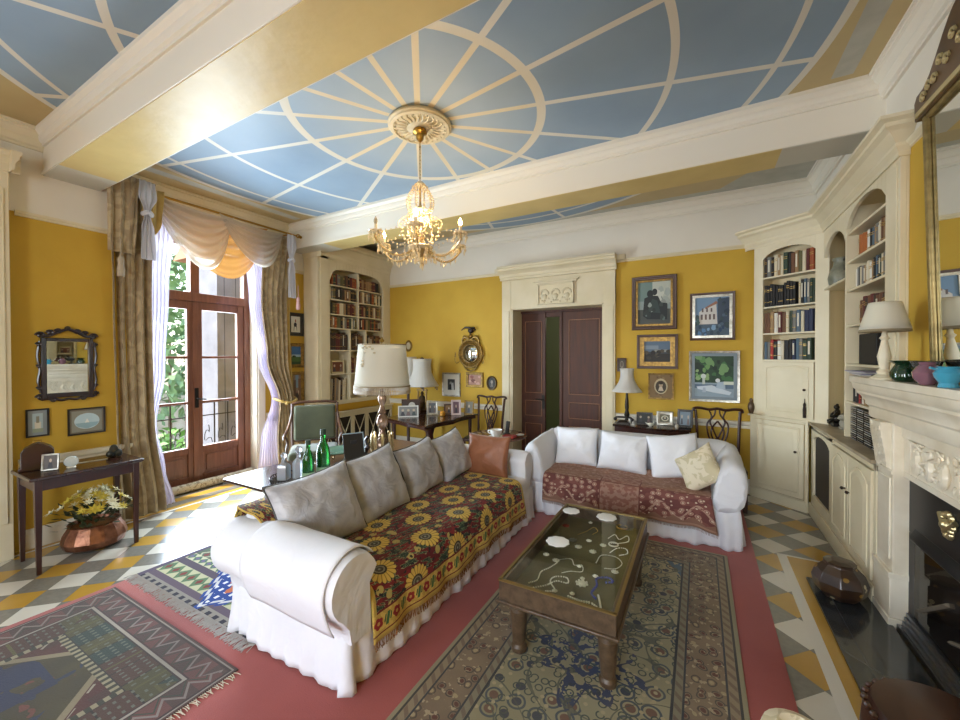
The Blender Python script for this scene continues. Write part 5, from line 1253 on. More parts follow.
def bpic(*a, x0, x1, z0, z1, name='painting', **k): return picture(name, a[0], ((x0+x1)/2, BW, z0), 0, x1-x0, z1-z0, *a[1:], **k)
rp = random.Random(12)
def blobs(n, x0, x1, y0, y1, r0, r1, cols):
    out = []
    for _ in range(n):
        cx, cy_, r = rp.uniform(x0, x1), rp.uniform(y0, y1), rp.uniform(r0, r1); N = 9
        out.append(([(min(1, max(0, cx+r*rp.uniform(0.7,1.2)*cos(2*pi*k/N))), min(1, max(0, cy_+r*rp.uniform(0.7,1.2)*sin(2*pi*k/N)))) for k in range(N)], rp.choice(cols)))
    return out
art = ['#8f9c9a', (R_(0,0.55,0.45,1), '#6f8580'), (R_(0.45,0.5,1,1), '#b9bcae'), (R_(0,0,1,0.35), '#474b47')] + blobs(10, 0.5,0.95,0.5,0.95,0.05,0.12,['#c9cabd','#a3aaa2','#8d918a']) + [(circ(0.38,0.72,0.10,0.09),'#1e2425'),(circ(0.52,0.76,0.08,0.08),'#22282b'),([(0.15,0.2),(0.2,0.62),(0.4,0.68),(0.62,0.66),(0.72,0.5),(0.9,0.48),(0.9,0.1),(0.3,0.12)],'#20272a'),([(0.3,0.3),(0.45,0.6),(0.6,0.55),(0.7,0.25)],'#33413f')] + blobs(12,0.1,0.9,0.05,0.5,0.03,0.08,['#2a3232','#5b6a66','#8e9a94','#39423f'])
bpic('large dark-framed painting of shadowy figures against a pale building', 0.05, M_walnutfr, art, x0=-0.794, x1=-0.251, z0=1.986, z1=2.689, liner=(0.025, M_goldfr), depth=0.045)
art = ['#7390ac', (R_(0,0,1,0.32),'#4c5f70'), ([(0.12,0.3),(0.12,0.62),(0.3,0.74),(0.62,0.86),(0.66,0.3)],'#cfcbc6'), ([(0.3,0.74),(0.62,0.90),(0.68,0.84),(0.3,0.70)],'#9a6f5c'), ([(0.66,0.25),(0.66,0.95),(1,0.98),(1,0.2)],'#3c4a5c')] + [(R_(0.17+0.12*k,0.42,0.23+0.12*k,0.56),'#6a5a58') for k in range(4)] + [(R_(0.2+0.13*k,0.62,0.25+0.13*k,0.72),'#6a5a58') for k in range(3)] + blobs(14,0.68,0.98,0.2,0.95,0.03,0.08,['#2c3a4c','#4b6074','#5d7386','#384a50']) + blobs(14,0,0.95,0.0,0.28,0.03,0.08,['#2f4766','#5a7fa6','#7fa0bf','#3a4d5e']) + blobs(4,0,0.15,0.3,0.6,0.04,0.08,['#384a50','#45605c'])
bpic('painting of a white house with shutters under blue sky, in a thin brown frame', 0.028, M_walnutfr, art, x0=-0.106, x1=0.374, z0=1.835, z1=2.421, liner=(0.03, M_silverfr), depth=0.035)
art = ['#3b4148', (R_(0,0.5,1,1),'#5c6d80'), (R_(0,0.62,0.55,0.8),'#7f8c98'), (R_(0.4,0.48,1,0.6),'#8c8e86'), (R_(0,0,1,0.4),'#2a2724')] + blobs(14,0,1,0.1,0.55,0.05,0.12,['#27241f','#3a342a','#4c4436','#1f1d1c'])
bpic('dark landscape painting in a broad gold frame, between the large figure painting and small portrait', 0.035, M_walnutfr, art, x0=-0.73, x1=-0.238, z0=1.474, z1=1.922, liner=(0.055, M_goldfr), depth=0.04)
art = ['#2f4a34', (R_(0,0,1,0.34),'#8fa0ac'), (R_(0,0.2,1,0.30),'#5c7186')] + blobs(26,0,1,0.4,1,0.05,0.13,['#3f6b3f','#28402c','#5b8650','#1f3226','#6f9460']) + blobs(8,0.05,0.35,0.35,0.75,0.04,0.08,['#6c9458','#87a36c']) + [([(0.05,0.24),(0.45,0.28),(0.95,0.12),(0.9,0.05),(0.5,0.1),(0.08,0.18)],'#c9d2da'), ([(0.2,0.1),(0.3,0.1),(0.28,0.22),(0.22,0.22)],'#aab6c2'), (circ(0.23,0.50,0.07,0.06),'#c8cfc6'), (R_(0.2,0.3,0.27,0.46),'#b9c2ba'), (circ(0.6,0.40,0.06,0.05),'#d6dcdc'), ([(0.55,0.22),(0.8,0.18),(0.78,0.38),(0.6,0.36)],'#a8b8c6'), (R_(0.75,0.3,1,0.38),'#cfd3c4')]
bpic('garden painting with white table and urn, in a wide silver frame', 0.03, M_silverfr, art, x0=-0.114, x1=0.427, z0=1.075, z1=1.703, liner=(0.035, mat('blue_grey_liner','#7f8b93',rough=0.6)), depth=0.035)
art = ['#8a6f4a'] + blobs(20,0,1,0,1,0.04,0.07,['#7a6040','#9a8058','#6e5536']) + [(circ(0.5,0.5,0.30,0.34),'#cfc2a0'), (circ(0.5,0.48,0.24,0.27),'#4c4438'), (circ(0.5,0.56,0.09,0.10),'#c9b49a'), ([(0.38,0.30),(0.62,0.30),(0.56,0.48),(0.44,0.48)],'#dcd2c0'), (circ(0.5,0.64,0.10,0.06),'#2a211a')]
bpic('square embroidered frame with an oval portrait of a lady, next to the lamp shade', 0.02, M_goldfr, art, x0=-0.592, x1=-0.283, z0=1.075, z1=1.416, depth=0.02, name='portrait')
bpic('tiny dark framed relief portrait on the wall just above the white lampshade', 0.02, M_walnutfr, ['#4b4238', (circ(0.5,0.5,0.3,0.36),'#8b8170'), (circ(0.5,0.55,0.18,0.22),'#5c5246')], x0=-0.985, x1=-0.865, z0=1.43, z1=1.615, depth=0.02, name='portrait')
bpic('black and white photograph in a grey frame with wide white mount, below the convex mirror', 0.026, M_silverfr, ['#3a3a3c', (circ(0.45,0.62,0.2,0.16),'#8d8d8d'), ([(0.2,0.0),(0.25,0.5),(0.5,0.55),(0.5,0.0)],'#17171a'), ([(0.55,0.0),(0.5,0.6),(0.8,0.7),(0.9,0.0)],'#b7b7b7')], x0=-3.886, x1=-3.52, z0=0.955, z1=1.36, mount=0.085, depth=0.02, name='photograph')
bpic('small gold framed picture in pinks and browns under the convex mirror', 0.04, M_goldfr, ['#a97f6c'] + blobs(8,0.1,0.9,0.1,0.9,0.08,0.2,['#8c5248','#c79f8e','#75473c']), x0=-3.40, x1=-3.08, z0=1.13, z1=1.375, depth=0.03)
bpic('small oval dark portrait beside the door surround, right of the pink picture', 0.03, mat('dark_gilt', '#5b4a2e', rough=0.4, metal=0.5), ['#3a3a38', (circ(0.5,0.6,0.16,0.16),'#a3968a'), ([(0.3,0.15),(0.7,0.15),(0.6,0.45),(0.4,0.45)],'#7a756c')], x0=-3.02, x1=-2.83, z0=1.09, z1=1.325, depth=0.025, oval=True, name='portrait')
# window wall, far side of the french door
def lpic(label, y0, y1, z0, z1, *a, **k): return picture('painting', label, (LX+0.002, (y0+y1)/2, z0), pi/2, y1-y0, z1-z0, *a, **k)
lpic('small black framed horse and rider print, topmost of three by the right curtain', 3.762, 4.03, 1.958, 2.31, 0.055, M_blackfr, ['#d9d6cb', (circ(0.48,0.48,0.16,0.14),'#2a2521'), ([(0.3,0.1),(0.34,0.1),(0.4,0.4),(0.34,0.42)],'#2a2521'), ([(0.62,0.12),(0.66,0.12),(0.62,0.45),(0.56,0.42)],'#2a2521'), (circ(0.5,0.72,0.06,0.1),'#8b3a2a')], depth=0.025)
lpic('gold framed landscape with blue sky, middle of three by the right curtain', 3.77, 4.03, 1.475, 1.845, 0.05, M_goldfr, ['#3f6ca3', (R_(0,0,1,0.45),'#4c6a34'), (R_(0,0.42,1,0.55),'#9fb6c4'), (circ(0.3,0.44,0.2,0.06),'#2f4426'), (R_(0,0.0,1,0.14),'#33492a')], depth=0.03)
lpic('gilt framed street scene, lowest of three by the right curtain', 3.80, 4.03, 0.92, 1.41, 0.05, M_goldfr, ['#8c7a68', (R_(0.3,0.5,0.7,1),'#7f9bb5'), (R_(0,0,0.35,0.8),'#6b5240'), (R_(0.65,0,1,0.85),'#7c604a'), (R_(0.3,0,0.7,0.3),'#4d443c')] + blobs(8,0.3,0.7,0.1,0.4,0.03,0.07,['#c9b9a0','#3c3a3a','#94533e']), depth=0.03)
def npic(label, y0, y1, z0, z1, *a, **k): return picture('print', label, (NX+0.002, (y0+y1)/2, z0), pi/2, y1-y0, z1-z0, *a, **k)
npic('small black framed print of a tower, left one of the two below the carved mirror', 1.045, 1.185, 0.955, 1.196, 0.014, M_blackfr, ['#a9bcc0', (R_(0.2,0.1,0.8,0.55),'#d4cdb8'), (R_(0.35,0.5,0.65,0.85),'#8d8a78'), (R_(0,0,1,0.2),'#97a08a')], mount=0.025, mount_mat=mat('grey_mount','#8f9695',rough=0.8), depth=0.016)
npic('black framed oval seascape print, wider of the two below the carved mirror', 1.30, 1.56, 0.925, 1.17, 0.014, M_blackfr, ['#8c8a7c', (circ(0.5,0.5,0.42,0.38,24),'#b9cdd2'), ([(0.1,0.42),(0.9,0.42),(0.8,0.25),(0.5,0.13),(0.2,0.25)],'#93b0b8'), ([(0.42,0.42),(0.58,0.42),(0.5,0.62)],'#e6e4da')], mount=0.012, mount_mat=mat('taupe_mount','#776d5c',rough=0.8), depth=0.016)

# ------------------------------------------------------------ mirrors
M_mirror = mat('mirror_silvering', '#e9ece9', rough=0.015, metal=1.0)
mr = thing('carved_mirror', 'dark carved fretwork mirror with scrolling crest above the console table', 'mirror', (NX+0.004, 1.305, 1.235), pi/2)
w_, h_ = 0.40, 0.67; M_rose = mat('dark_rosewood', rough=0.3, build=mottle('#2c1410', '#1c0d0a', 8), coat=0.3)
m = MB(); iw, ih0, ih1 = 0.135, 0.09, 0.55
for a in ((-0.17,-iw,0.05,0.58),(iw,0.17,0.05,0.58),(-iw,iw,0.05,ih0),(-iw,iw,ih1,0.58)): m.box(a[0],a[1],-0.03,-0.004,a[2],a[3])
m.build('frame', M_rose, mr, bevel=0.006)
m = MB()
for s in (-1, 1):
    for (px, pz, R0) in ((0.17,0.60,0.03),(0.18,0.52,0.018),(0.175,0.06,0.028),(0.18,0.14,0.016),(0.18,0.33,0.014),(0.11,0.625,0.024),(0.06,0.64,0.022),(0.10,0.03,0.02)):
        m.tube([(s*(px+R0*cos(a*0.6)*(1-a/16)), -0.02, pz+R0*sin(a*0.6)*(1-a/16)) for a in range(14)], [0.010]*10+[0.012]*4, 6)
    m.tube(catmull([(s*0.17,-0.018,0.60),(s*0.12,-0.02,0.60),(s*0.07,-0.022,0.63),(0,-0.022,0.665)],5), 0.014, 6); m.tube(catmull([(s*0.17,-0.018,0.04),(s*0.10,-0.02,0.045),(s*0.05,-0.02,0.025),(0,-0.02,0.035)],5), 0.012, 6)
    m.tube(catmull([(s*0.172,-0.018,0.1),(s*0.188,-0.018,0.2),(s*0.176,-0.018,0.3),(s*0.19,-0.018,0.42),(s*0.175,-0.018,0.55)],5), 0.009, 6)
m.ball((0,-0.02,0.67), 0.022, 8, 6); m.build('fretwork', M_rose, mr)
MB().box(-iw, iw, -0.010, -0.004, ih0, ih1).build('mirror_plate', M_mirror, mr, smooth=0)

om = thing('overmantel_mirror', 'tall gilt framed mirror with carved crest leaning above the mantelshelf', 'mirror', (1.118, 3.03, 1.50), -pi/2)
# local x = 3.10 - Y ; y = X - 1.118
m = MB(); tl = -0.030/1.45
def lean(o): o.data.transform(Matrix.Rotation(0.030, 4, 'X')); return o
WM = 1.35
for a in ((0,0.045,0,1.45),(WM-0.045,WM,0,1.45),(0.045,WM-0.045,0,0.06),(0.045,WM-0.045,1.40,1.45)): m.box(a[0],a[1],-0.035,-0.005,a[2],a[3])
lean(m.build('frame', mat('gilt_mirror_frame', rough=0.4, metal=0.5, build=mottle('#a08a56', '#7d6a3e', 20, 3)), om, bevel=0.012))
lean(MB().box(0.05, WM-0.05, -0.014, -0.006, 0.05, 1.41).build('mirror_plate', M_mirror, om, smooth=0))
m = MB(); cp = [(-0.03,1.42),(WM+0.03,1.42),(WM+0.03,1.52)] + [(WM+0.0-(WM)*k/20, 1.55+0.30*sin(pi*k/20)**1.4+0.02*sin(6*pi*k/20)) for k in range(21)] + [(-0.03,1.52)]
m.prism(cp, -0.05, -0.004, Matrix(((1,0,0,0),(0,0,1,0),(0,1,0,0),(0,0,0,1)))); lean(m.build('crest', mat('crest_walnut_gilt', rough=0.35, build=mottle('#5a3e1e', '#3c2814', 6)), om, bevel=0.006))
m = MB()
for k in range(22):
    t = k/21; x = WM*(0.06+0.88*t); z = 1.50+0.20*sin(pi*t)*((k % 2)*0.5+0.5); m.tube([(x+0.03*cos(a*0.7)*(1-a/12), -0.055, z+0.03*sin(a*0.7)*(1-a/12)) for a in range(10)], 0.007, 5)
m.box(0, WM, -0.058, -0.048, 1.43, 1.455); lean(m.build('gilt_carving', mat('gilt_carving_paint', '#b9a878', rough=0.4, metal=0.4), om))

cm = thing('convex_mirror', 'round convex mirror in gilt ball frame with a dark eagle on top', 'mirror', (-3.305, BW, 1.385))
N = 40; cz = 0.30
m = MB(); f = lambda q, y: [(q*cos(2*pi*k/N), y, cz+q*1.05*sin(2*pi*k/N)) for k in range(N)]
m.loft([f(0.225,0), f(0.235,-0.03), f(0.225,-0.055), f(0.20,-0.06), f(0.175,-0.04), f(0.165,-0.035), f(0.150,-0.05), f(0.142,-0.045), f(0.140,-0.01)], cap=False)
m.build('frame', M_goldfr, cm)
m = MB()
for k in range(30): a = 2*pi*k/30; m.ball((0.20*cos(a), -0.06, cz+0.21*sin(a)), 0.013, 7, 5)
m.build('gilt_balls', M_goldfr, cm)
m = MB(); m.grid(lambda u, v: (0.142*u*cos(2*pi*v), -0.015-0.045*(1-u*u), cz+0.149*u*sin(2*pi*v)), 8, 32); q = m.build('mirror_plate', M_mirror, cm, smooth=180); weld(q)
m = MB()
for s in (-1, 1):
    m.tube(catmull([(s*0.16,-0.03,cz+0.17),(s*0.15,-0.035,cz+0.24),(s*0.09,-0.04,cz+0.27),(s*0.03,-0.04,cz+0.24)],5), 0.018, 7); m.tube(catmull([(s*0.14,-0.03,cz-0.18),(s*0.08,-0.035,cz-0.26),(0,-0.035,cz-0.29)],5), 0.015, 7)
    m.tube([(s*(0.11+0.03*cos(a*0.6)*(1-a/14)), -0.04, cz+0.27+0.03*sin(a*0.6)*(1-a/14)) for a in range(11)], 0.010, 6)
    m.tube(catmull([(s*0.20,-0.03,cz-0.12),(s*0.25,-0.07,cz-0.16),(s*0.275,-0.08,cz-0.10),(s*0.265,-0.08,cz-0.04)],5), 0.006, 6); m.lathe([(0.018,0),(0.022,0.012),(0.010,0.014),(0.009,0.07),(0.0,0.075)], 8, T(s*0.265,-0.08,cz-0.05))
m.ball((0,-0.035,cz+0.285), 0.035, 8, 6); m.build('scroll_ornament', M_goldfr, cm)
m = MB(); m.ball((0.01,-0.04,cz+0.375), 0.042, 10, 7, (1.3,0.8,1)); m.tube(catmull([(0.03,-0.04,cz+0.40),(-0.02,-0.045,cz+0.425),(-0.10,-0.045,cz+0.43),(-0.17,-0.04,cz+0.39)],5), [0.02]*6+[0.016]*5+[0.008]*5, 7)
m.tube(catmull([(0.0,-0.05,cz+0.40),(0.06,-0.05,cz+0.42),(0.10,-0.045,cz+0.38)],5), [0.02]*5+[0.012]*6, 7); m.ball((0.075,-0.055,cz+0.42), 0.02, 8, 6); m.tube([(0.0,-0.04,cz+0.32),(0,-0.04,cz+0.35)], 0.014)
m.build('eagle', mat('black_eagle', '#1a1210', rough=0.4), cm)

# ------------------------------------------------------------ lamps
def shade_mat(name, c, e=None): 
    m = sheer(name, c, 1.0, 0.45); return m
M_shade = shade_mat('cream_silk_shade', '#e4e0d4'); M_shade2 = shade_mat('white_pleated_shade', '#ebe8e2'); M_shade_w = shade_mat('pale_card_shade', '#f0ebda')
def shade(parent, r0, z0, r1, z1, mt, n=32, pleat=0.0, curve=0.0, sx=1, sy=1, trim=None, scallop=0):
    def fn(u, v):
        a = 2*pi*u; r = r0+(r1-r0)*v - curve*sin(pi*v)*(r0-r1); r *= 1+pleat*cos(a*n)
        return (r*cos(a)*sx, r*sin(a)*sy, z0+(z1-z0)*v + scallop*abs(sin(a*4))*(1-v))
    m = MB(); m.grid(fn, 96 if pleat else 48, 8); o = m.build('lampshade', mt, parent, smooth=180, thick=0.003); weld(o)
    if trim:
        m = MB(); m.tube([(r0*cos(2*pi*k/36)*sx*1.005, r0*sin(2*pi*k/36)*sy*1.005, z0+0.008) for k in range(37)], 0.008, 6); m.tube([(r1*cos(2*pi*k/36)*sx, r1*sin(2*pi*k/36)*sy, z1) for k in range(37)], 0.006, 6); m.build('trim', trim, parent)
    return o
# big fringed lamp behind the sofa
tz = 0.60
M_rosem = mat('rose_gold_marble', rough=0.25, metal=0.5, build=mottle('#a88a72', '#5f4030', 12, 4), coat=0.4)
bl = thing('table_lamp', 'large table lamp with fringed oval cream shade behind the silver cushions', 'lamp', (-2.86, 3.06, tz))
MB().lathe([(0.10,0),(0.11,0.015),(0.085,0.03),(0.06,0.05),(0.075,0.08),(0.085,0.13),(0.07,0.18),(0.035,0.21),(0.045,0.23),(0.03,0.25),(0.028,0.30),(0.05,0.33),(0.062,0.37),(0.05,0.42),(0.03,0.45),(0.045,0.47),(0.03,0.50),(0.02,0.54),(0.04,0.58),(0.045,0.62),(0.025,0.67),(0.015,0.70),(0.012,0.85)], 20).build('base', M_rosem, bl)
m = MB()
for k in range(8):
    a = 2*pi*k/8; m.lathe([(0.012,0),(0.020,0.06),(0.016,0.13),(0.022,0.17),(0.01,0.21)], 8, T(0.10*cos(a),0.10*sin(a),0.05))
m.build('column_ring', mat('gilt_glass', '#b59b6a', rough=0.2, metal=0.6), bl)
shade(bl, 0.298, 0.735, 0.252, 1.165, M_shade, sx=1.0, sy=0.85, trim=mat('gilt_braid', '#8d7a58', rough=0.6))
m = MB()
for k in range(110):
    a = 2*pi*k/110; x, y = 0.301*cos(a), 0.301*0.85*sin(a); m.lathe([(0.001,0),(0.007,0.006),(0.006,0.03),(0.003,0.045),(0.005,0.055),(0.004,0.075)], 5, T(x, y, 0.665))
m.build('bead_fringe', mat('beaded_fringe', '#a99a86', rough=0.5), bl)
MB().lathe([(0.004,0),(0.004,0.02),(0.02,0.03),(0.025,0.045),(0.012,0.06),(0.006,0.08),(0.0,0.085)], 10, T(0,0,1.165)).build('finial', M_brass, bl)
m = MB(); m.lathe([(0.004,0),(0.004,0.31)], 6, T(0,0,0.85)); m.tube([(-0.25,0,1.16),(0.25,0,1.16)], 0.003); m.build('harp', M_brass, bl)
m = MB()
fa = radians(-95)
for k, (da, z) in enumerate(((0,1.15),(0.12,1.13),(0.26,1.14),(0.38,1.12),(0.46,1.08),(0.02,1.09),(-0.1,1.13),(-0.06,1.0),(-0.05,0.95),(-0.08,0.965),(-0.03,0.97))):
    r = 0.298-0.046*(z-0.735)/0.43; a = fa+da; m.ball((r*cos(a)*1.01, r*0.85*sin(a)*1.01, z), 0.014, 6, 4, (1.2,1.2,0.8))
m.tube([((0.262)*cos(fa-0.04), 0.262*0.85*sin(fa-0.04), 1.12), (0.278*cos(fa-0.05), 0.278*0.85*sin(fa-0.05), 0.97)], 0.003); m.build('beaded_spray', mat('pearl_beads', '#b7ad93', rough=0.3), bl)
# two lamps on the tilt-top table and beyond
l2 = thing('table_lamp', 'lamp with flared pleated ivory shade and brown tassels, beside the black and white photograph', 'lamp', (-3.97, 5.18, 0.735))
MB().lathe([(0.10,0),(0.105,0.02),(0.06,0.04),(0.05,0.10),(0.075,0.16),(0.05,0.24),(0.02,0.27),(0.03,0.30),(0.012,0.33),(0.012,0.45)], 16).build('base', mat('bronze_lamp_base', rough=0.4, build=mottle('#5a4226', '#2c2016', 10), metal=0.3), l2)
m = MB()
for s in (-1, 1):
    m.box(s*0.08-0.012, s*0.08+0.012, -0.012, 0.012, 0.02, 0.36)
m.box(-0.10,0.10,-0.02,0.02,0.34,0.37); m.build('side_columns', mat('gilt_bronze', '#8a6d3c', rough=0.4, metal=0.6), l2)
shade(l2, 0.27, 0.42, 0.155, 0.865, M_shade2, n=26, pleat=0.012, curve=0.5)
m = MB()
for k in range(6): a = 2*pi*k/6+0.2; m.lathe([(0.012,0),(0.010,0.05),(0.005,0.06)], 6, T(0.265*cos(a),0.265*sin(a),0.36))
m.lathe([(0.03,0),(0.03,0.02),(0.006,0.03),(0.0,0.05)], 8, T(0,0,0.86)); m.build('tassel', M_walnutfr, l2)
l3 = thing('standard_lamp', 'dark wooden standard lamp with plain white shade half hidden behind the fringed lamp', 'lamp', (-4.36, 5.30, 0))
m = MB(); m.lathe([(0.14,0),(0.14,0.03),(0.05,0.05),(0.025,0.10),(0.03,0.5),(0.022,1.1),(0.012,1.25)], 14); m.build('pole', mat('dark_mahogany'), l3)
shade(l3, 0.17, 1.22, 0.14, 1.63, M_shade2, curve=0.0)
# white flared lamp on the side table
l4 = thing('table_lamp', 'small lamp with bell-shaped white shade on the side table right of the doors', 'lamp', (-0.815, 5.36, 0.782))
MB().lathe([(0.07,0),(0.072,0.015),(0.03,0.03),(0.02,0.06),(0.035,0.10),(0.02,0.16),(0.026,0.20),(0.022,0.28),(0.015,0.33),(0.01,0.46)], 16).build('base', mat('dark_bronze'), l4)
shade(l4, 0.185, 0.40, 0.085, 0.70, M_shade2, n=10, pleat=0.010, curve=0.45)
# mantel lamp
l5 = thing('table_lamp', 'cream turned wooden lamp with conical ivory shade at the end of the mantelshelf', 'lamp', (0.962, 3.22, 1.501))
MB().lathe([(0.062,0),(0.065,0.012),(0.045,0.025),(0.03,0.035),(0.035,0.05),(0.022,0.065),(0.028,0.11),(0.032,0.14),(0.02,0.20),(0.014,0.235),(0.024,0.25),(0.014,0.262),(0.01,0.30),(0.008,0.33)], 18).build('base', mat('ivory_lacquer', '#d9ceb2', rough=0.4), l5)
shade(l5, 0.112, 0.300, 0.070, 0.460, M_shade_w, trim=None)
m = MB(); m.grid(lambda u, v: ((0.114-0.012*v)*cos(2*pi*u), (0.114-0.012*v)*sin(2*pi*u), 0.285+0.045*v), 48, 2); q = m.build('shade_border', shade_mat('beige_border', '#b3a587'), l5, smooth=180, thick=0.002)

# wall sconce with swing arm behind the lamps
sc = thing('wall_clock', 'small oval brass wall barometer above the lamps at the back left corner', 'clock', (-4.62, BW, 1.83))
m = MB(); f = lambda q, y: [(q*cos(2*pi*k/24), y, 0.0+q*1.35*sin(2*pi*k/24)) for k in range(24)]
m.loft([f(0.07,0), f(0.078,-0.02), f(0.06,-0.035), f(0.05,-0.02)], cap=True); m.build('case', M_goldfr, sc)
m = MB(); m.loft([f(0.048,-0.018), f(0.046,-0.026)], cap=True); m.build('dial', mat('pale_dial', '#b9ab8c', rough=0.5), sc)

# ------------------------------------------------------------ dining chairs with pierced backs
def pierced_chair(label, loc, rz, group=None, wood_c=None):
    c = thing('dining_chair', label, 'chair', loc, rz, group); W2 = wood_c or mat('dark_mahogany'); w = 0.235
    # faces -y; back at y=+0.2
    m = MB(); m.box(-w,w,-0.22,0.22,0.40,0.44); m.build('seat_frame', W2, c, bevel=0.005)
    MB().loft([[( (w-0.02-i)*sx*1.0, (0.20-i)*sy, z) for sx, sy in ((1,1),(-1,1),(-1,-1),(1,-1))] for i, z in ((0,0.44),(0,0.455),(0.02,0.47),(0.06,0.48))]).build('seat_cushion', mat('olive_leather', '#4f4630', rough=0.5), c, bevel=0.01)
    for s in (-1, 1):
        m = MB(); m.box(s*(w-0.02)-0.02, s*(w-0.02)+0.02, -0.22, -0.18, 0, 0.40); m.build('leg', W2, c, bevel=0.004)
        m = MB(); m.tube(catmull([(s*0.19,0.24,0.0),(s*0.195,0.21,0.25),(s*0.20,0.205,0.45)],5), 0.020, 4); m.build('leg', W2, c)
        m = MB(); m.tube(catmull([(s*0.20,0.205,0.42),(s*0.205,0.215,0.62),(s*0.215,0.245,0.85),(s*0.225,0.265,1.0)],6), 0.017, 6); m.build('back_post', W2, c)
    m = MB(); m.tube(catmull([(-0.25,0.27,0.985),(-0.235,0.268,1.018),(-0.17,0.266,1.022),(-0.08,0.266,1.008),(0,0.266,1.022),(0.08,0.266,1.008),(0.17,0.266,1.022),(0.235,0.268,1.018),(0.25,0.27,0.985)],6), 0.020, 8, flat=0.8); m.build('crest_rail', W2, c)
    m = MB()
    for s in (-1, 1):
        yb = lambda z: 0.205+0.06*max(0, (z-0.45)/0.55)
        for path in ([(0.035,0.47),(0.05,0.58),(0.095,0.72),(0.105,0.84),(0.06,0.92),(0.085,1.005)], [(0.065,0.47),(0.03,0.56),(0.0,0.65),(0.045,0.78),(0.075,0.87),(0.03,0.95),(0.02,1.01)], [(0.0,0.60),(0.05,0.68),(0.06,0.78),(0.0,0.88)], [(0.02,0.47),(0.012,0.55),(0.035,0.62),(0.0,0.70)]):
            m.tube(catmull([(s*x, yb(z), z) for x, z in path], 6), 0.010, 6)
    m.box(-0.085,0.085,0.195,0.222,0.455,0.49); m.build('splat', W2, c)
    m = MB(); m.box(-w+0.03,w-0.03,-0.012,0.012,0.18,0.205)
    for s in (-1,1): m.box(s*(w-0.03)-0.01,s*(w-0.03)+0.01,-0.2,0.22,0.18,0.205)
    m.build('stretcher', W2, c)
    return c
pierced_chair('dark mahogany chair with pierced splat between the round table and the door surround', (-2.80, 5.13, 0), 0.0)
pierced_chair('dark mahogany chair with pierced splat beside the corner cupboard, under the garden painting', (0.20, 5.12, 0), 0.05)

# ------------------------------------------------------------ armchair by the curtain
ac = thing('armchair', 'old green upholstered open armchair with curved wooden arms by the curtain', 'chair', (-4.32, 3.38, 0), radians(50))
M_green = mat('sage_velvet', rough=0.85, build=mottle('#4c4e36', '#3b3d29', 3, 4), sheen=0.4); M_chairw = mat('worn_walnut', rough=0.35, build=wood('#5a3a24', '#3c2415', 'z'), coat=0.2)
o = roundbox(-0.29, 0.29, -0.30, 0.24, 0.36, 0.49, 0.05).build('seat', M_green, ac, smooth=180)
m = roundbox(-0.26, 0.26, 0.19, 0.27, 0.54, 1.00, 0.035); q = m.build('backrest', M_green, ac, smooth=180); q.data.transform(T(0,0.20,0.5) @ Matrix.Rotation(-0.20, 4, 'X') @ T(0,-0.20,-0.5))
m = MB()
for s in (-1, 1): m.tube([(s*0.275,0.24,0.40),(s*0.28,0.25,0.6),(s*0.285,0.34,1.01)], 0.018, 6)
m.tube([(-0.285,0.34,1.01),(-0.15,0.345,1.03),(0.15,0.345,1.03),(0.285,0.34,1.01)], 0.02, 6); m.tube([(-0.275,0.25,0.53),(0.275,0.25,0.53)], 0.016, 6); m.build('back_frame', M_chairw, ac)
for s in (-1, 1):
    m = MB(); m.tube(catmull([(s*0.285,0.31,0.88),(s*0.30,0.20,0.78),(s*0.32,0.05,0.70),(s*0.33,-0.12,0.68),(s*0.33,-0.20,0.67),(s*0.325,-0.22,0.64)],6), 0.019, 8); m.tube(catmull([(s*0.325,-0.17,0.67),(s*0.30,-0.13,0.58),(s*0.31,-0.16,0.48),(s*0.29,-0.2,0.40)],5), 0.015, 7); m.build('armrest', M_chairw, ac)
    for yy in (-0.26, 0.21): MB().tube([(s*0.26,yy,0.40),(s*0.265,yy,0.2),(s*0.27,yy*1.06,0.0)], [0.028,0.020,0.014], 8).build('leg', M_chairw, ac)
m = MB(); m.box(-0.29,0.29,-0.29,-0.26,0.32,0.38); m.box(-0.29,0.29,0.2,0.23,0.32,0.38); m.box(-0.29,-0.26,-0.29,0.23,0.32,0.38); m.box(0.26,0.29,-0.29,0.23,0.32,0.38); m.build('seat_rail', M_chairw, ac, bevel=0.004)

# ------------------------------------------------------------ tables
M_dpol = mat('polished_dark_mahogany', rough=0.2, build=wood('#3c1f14', '#28130c', 'y'), coat=0.25, coat_rough=0.08)
def rpoly(pts, r, n=5):
    out = []; N = len(pts)
    for i in range(N):
        p, a, b = Vector(pts[i]), Vector(pts[i-1]), Vector(pts[(i+1) % N]); da = (a-p).normalized(); db = (b-p).normalized()
        p0, p1 = p+da*r, p+db*r
        for k in range(n+1):
            t = k/n; q = p0*(1-t)**2 + p*2*t*(1-t) + p1*t*t; out.append((q.x, q.y))
    return out
dt = thing('drinks_table', 'low polished dark table with rounded corners behind the sofa, in the sunlight', 'table', (-3.09, 2.12, 0))
MB().prism(rpoly([(-0.42,-0.30),(0.36,-0.30),(0.36,0.38),(-0.42,0.38)], 0.06), 0.60, 0.622).build('tabletop', M_dpol, dt, bevel=0.006)
MB().lathe([(0.05,0),(0.055,0.06),(0.04,0.12),(0.03,0.2),(0.05,0.3),(0.06,0.36),(0.035,0.44),(0.04,0.55),(0.09,0.60)], 16, T(0,0.05,0.0)).build('pedestal', M_dpol, dt)
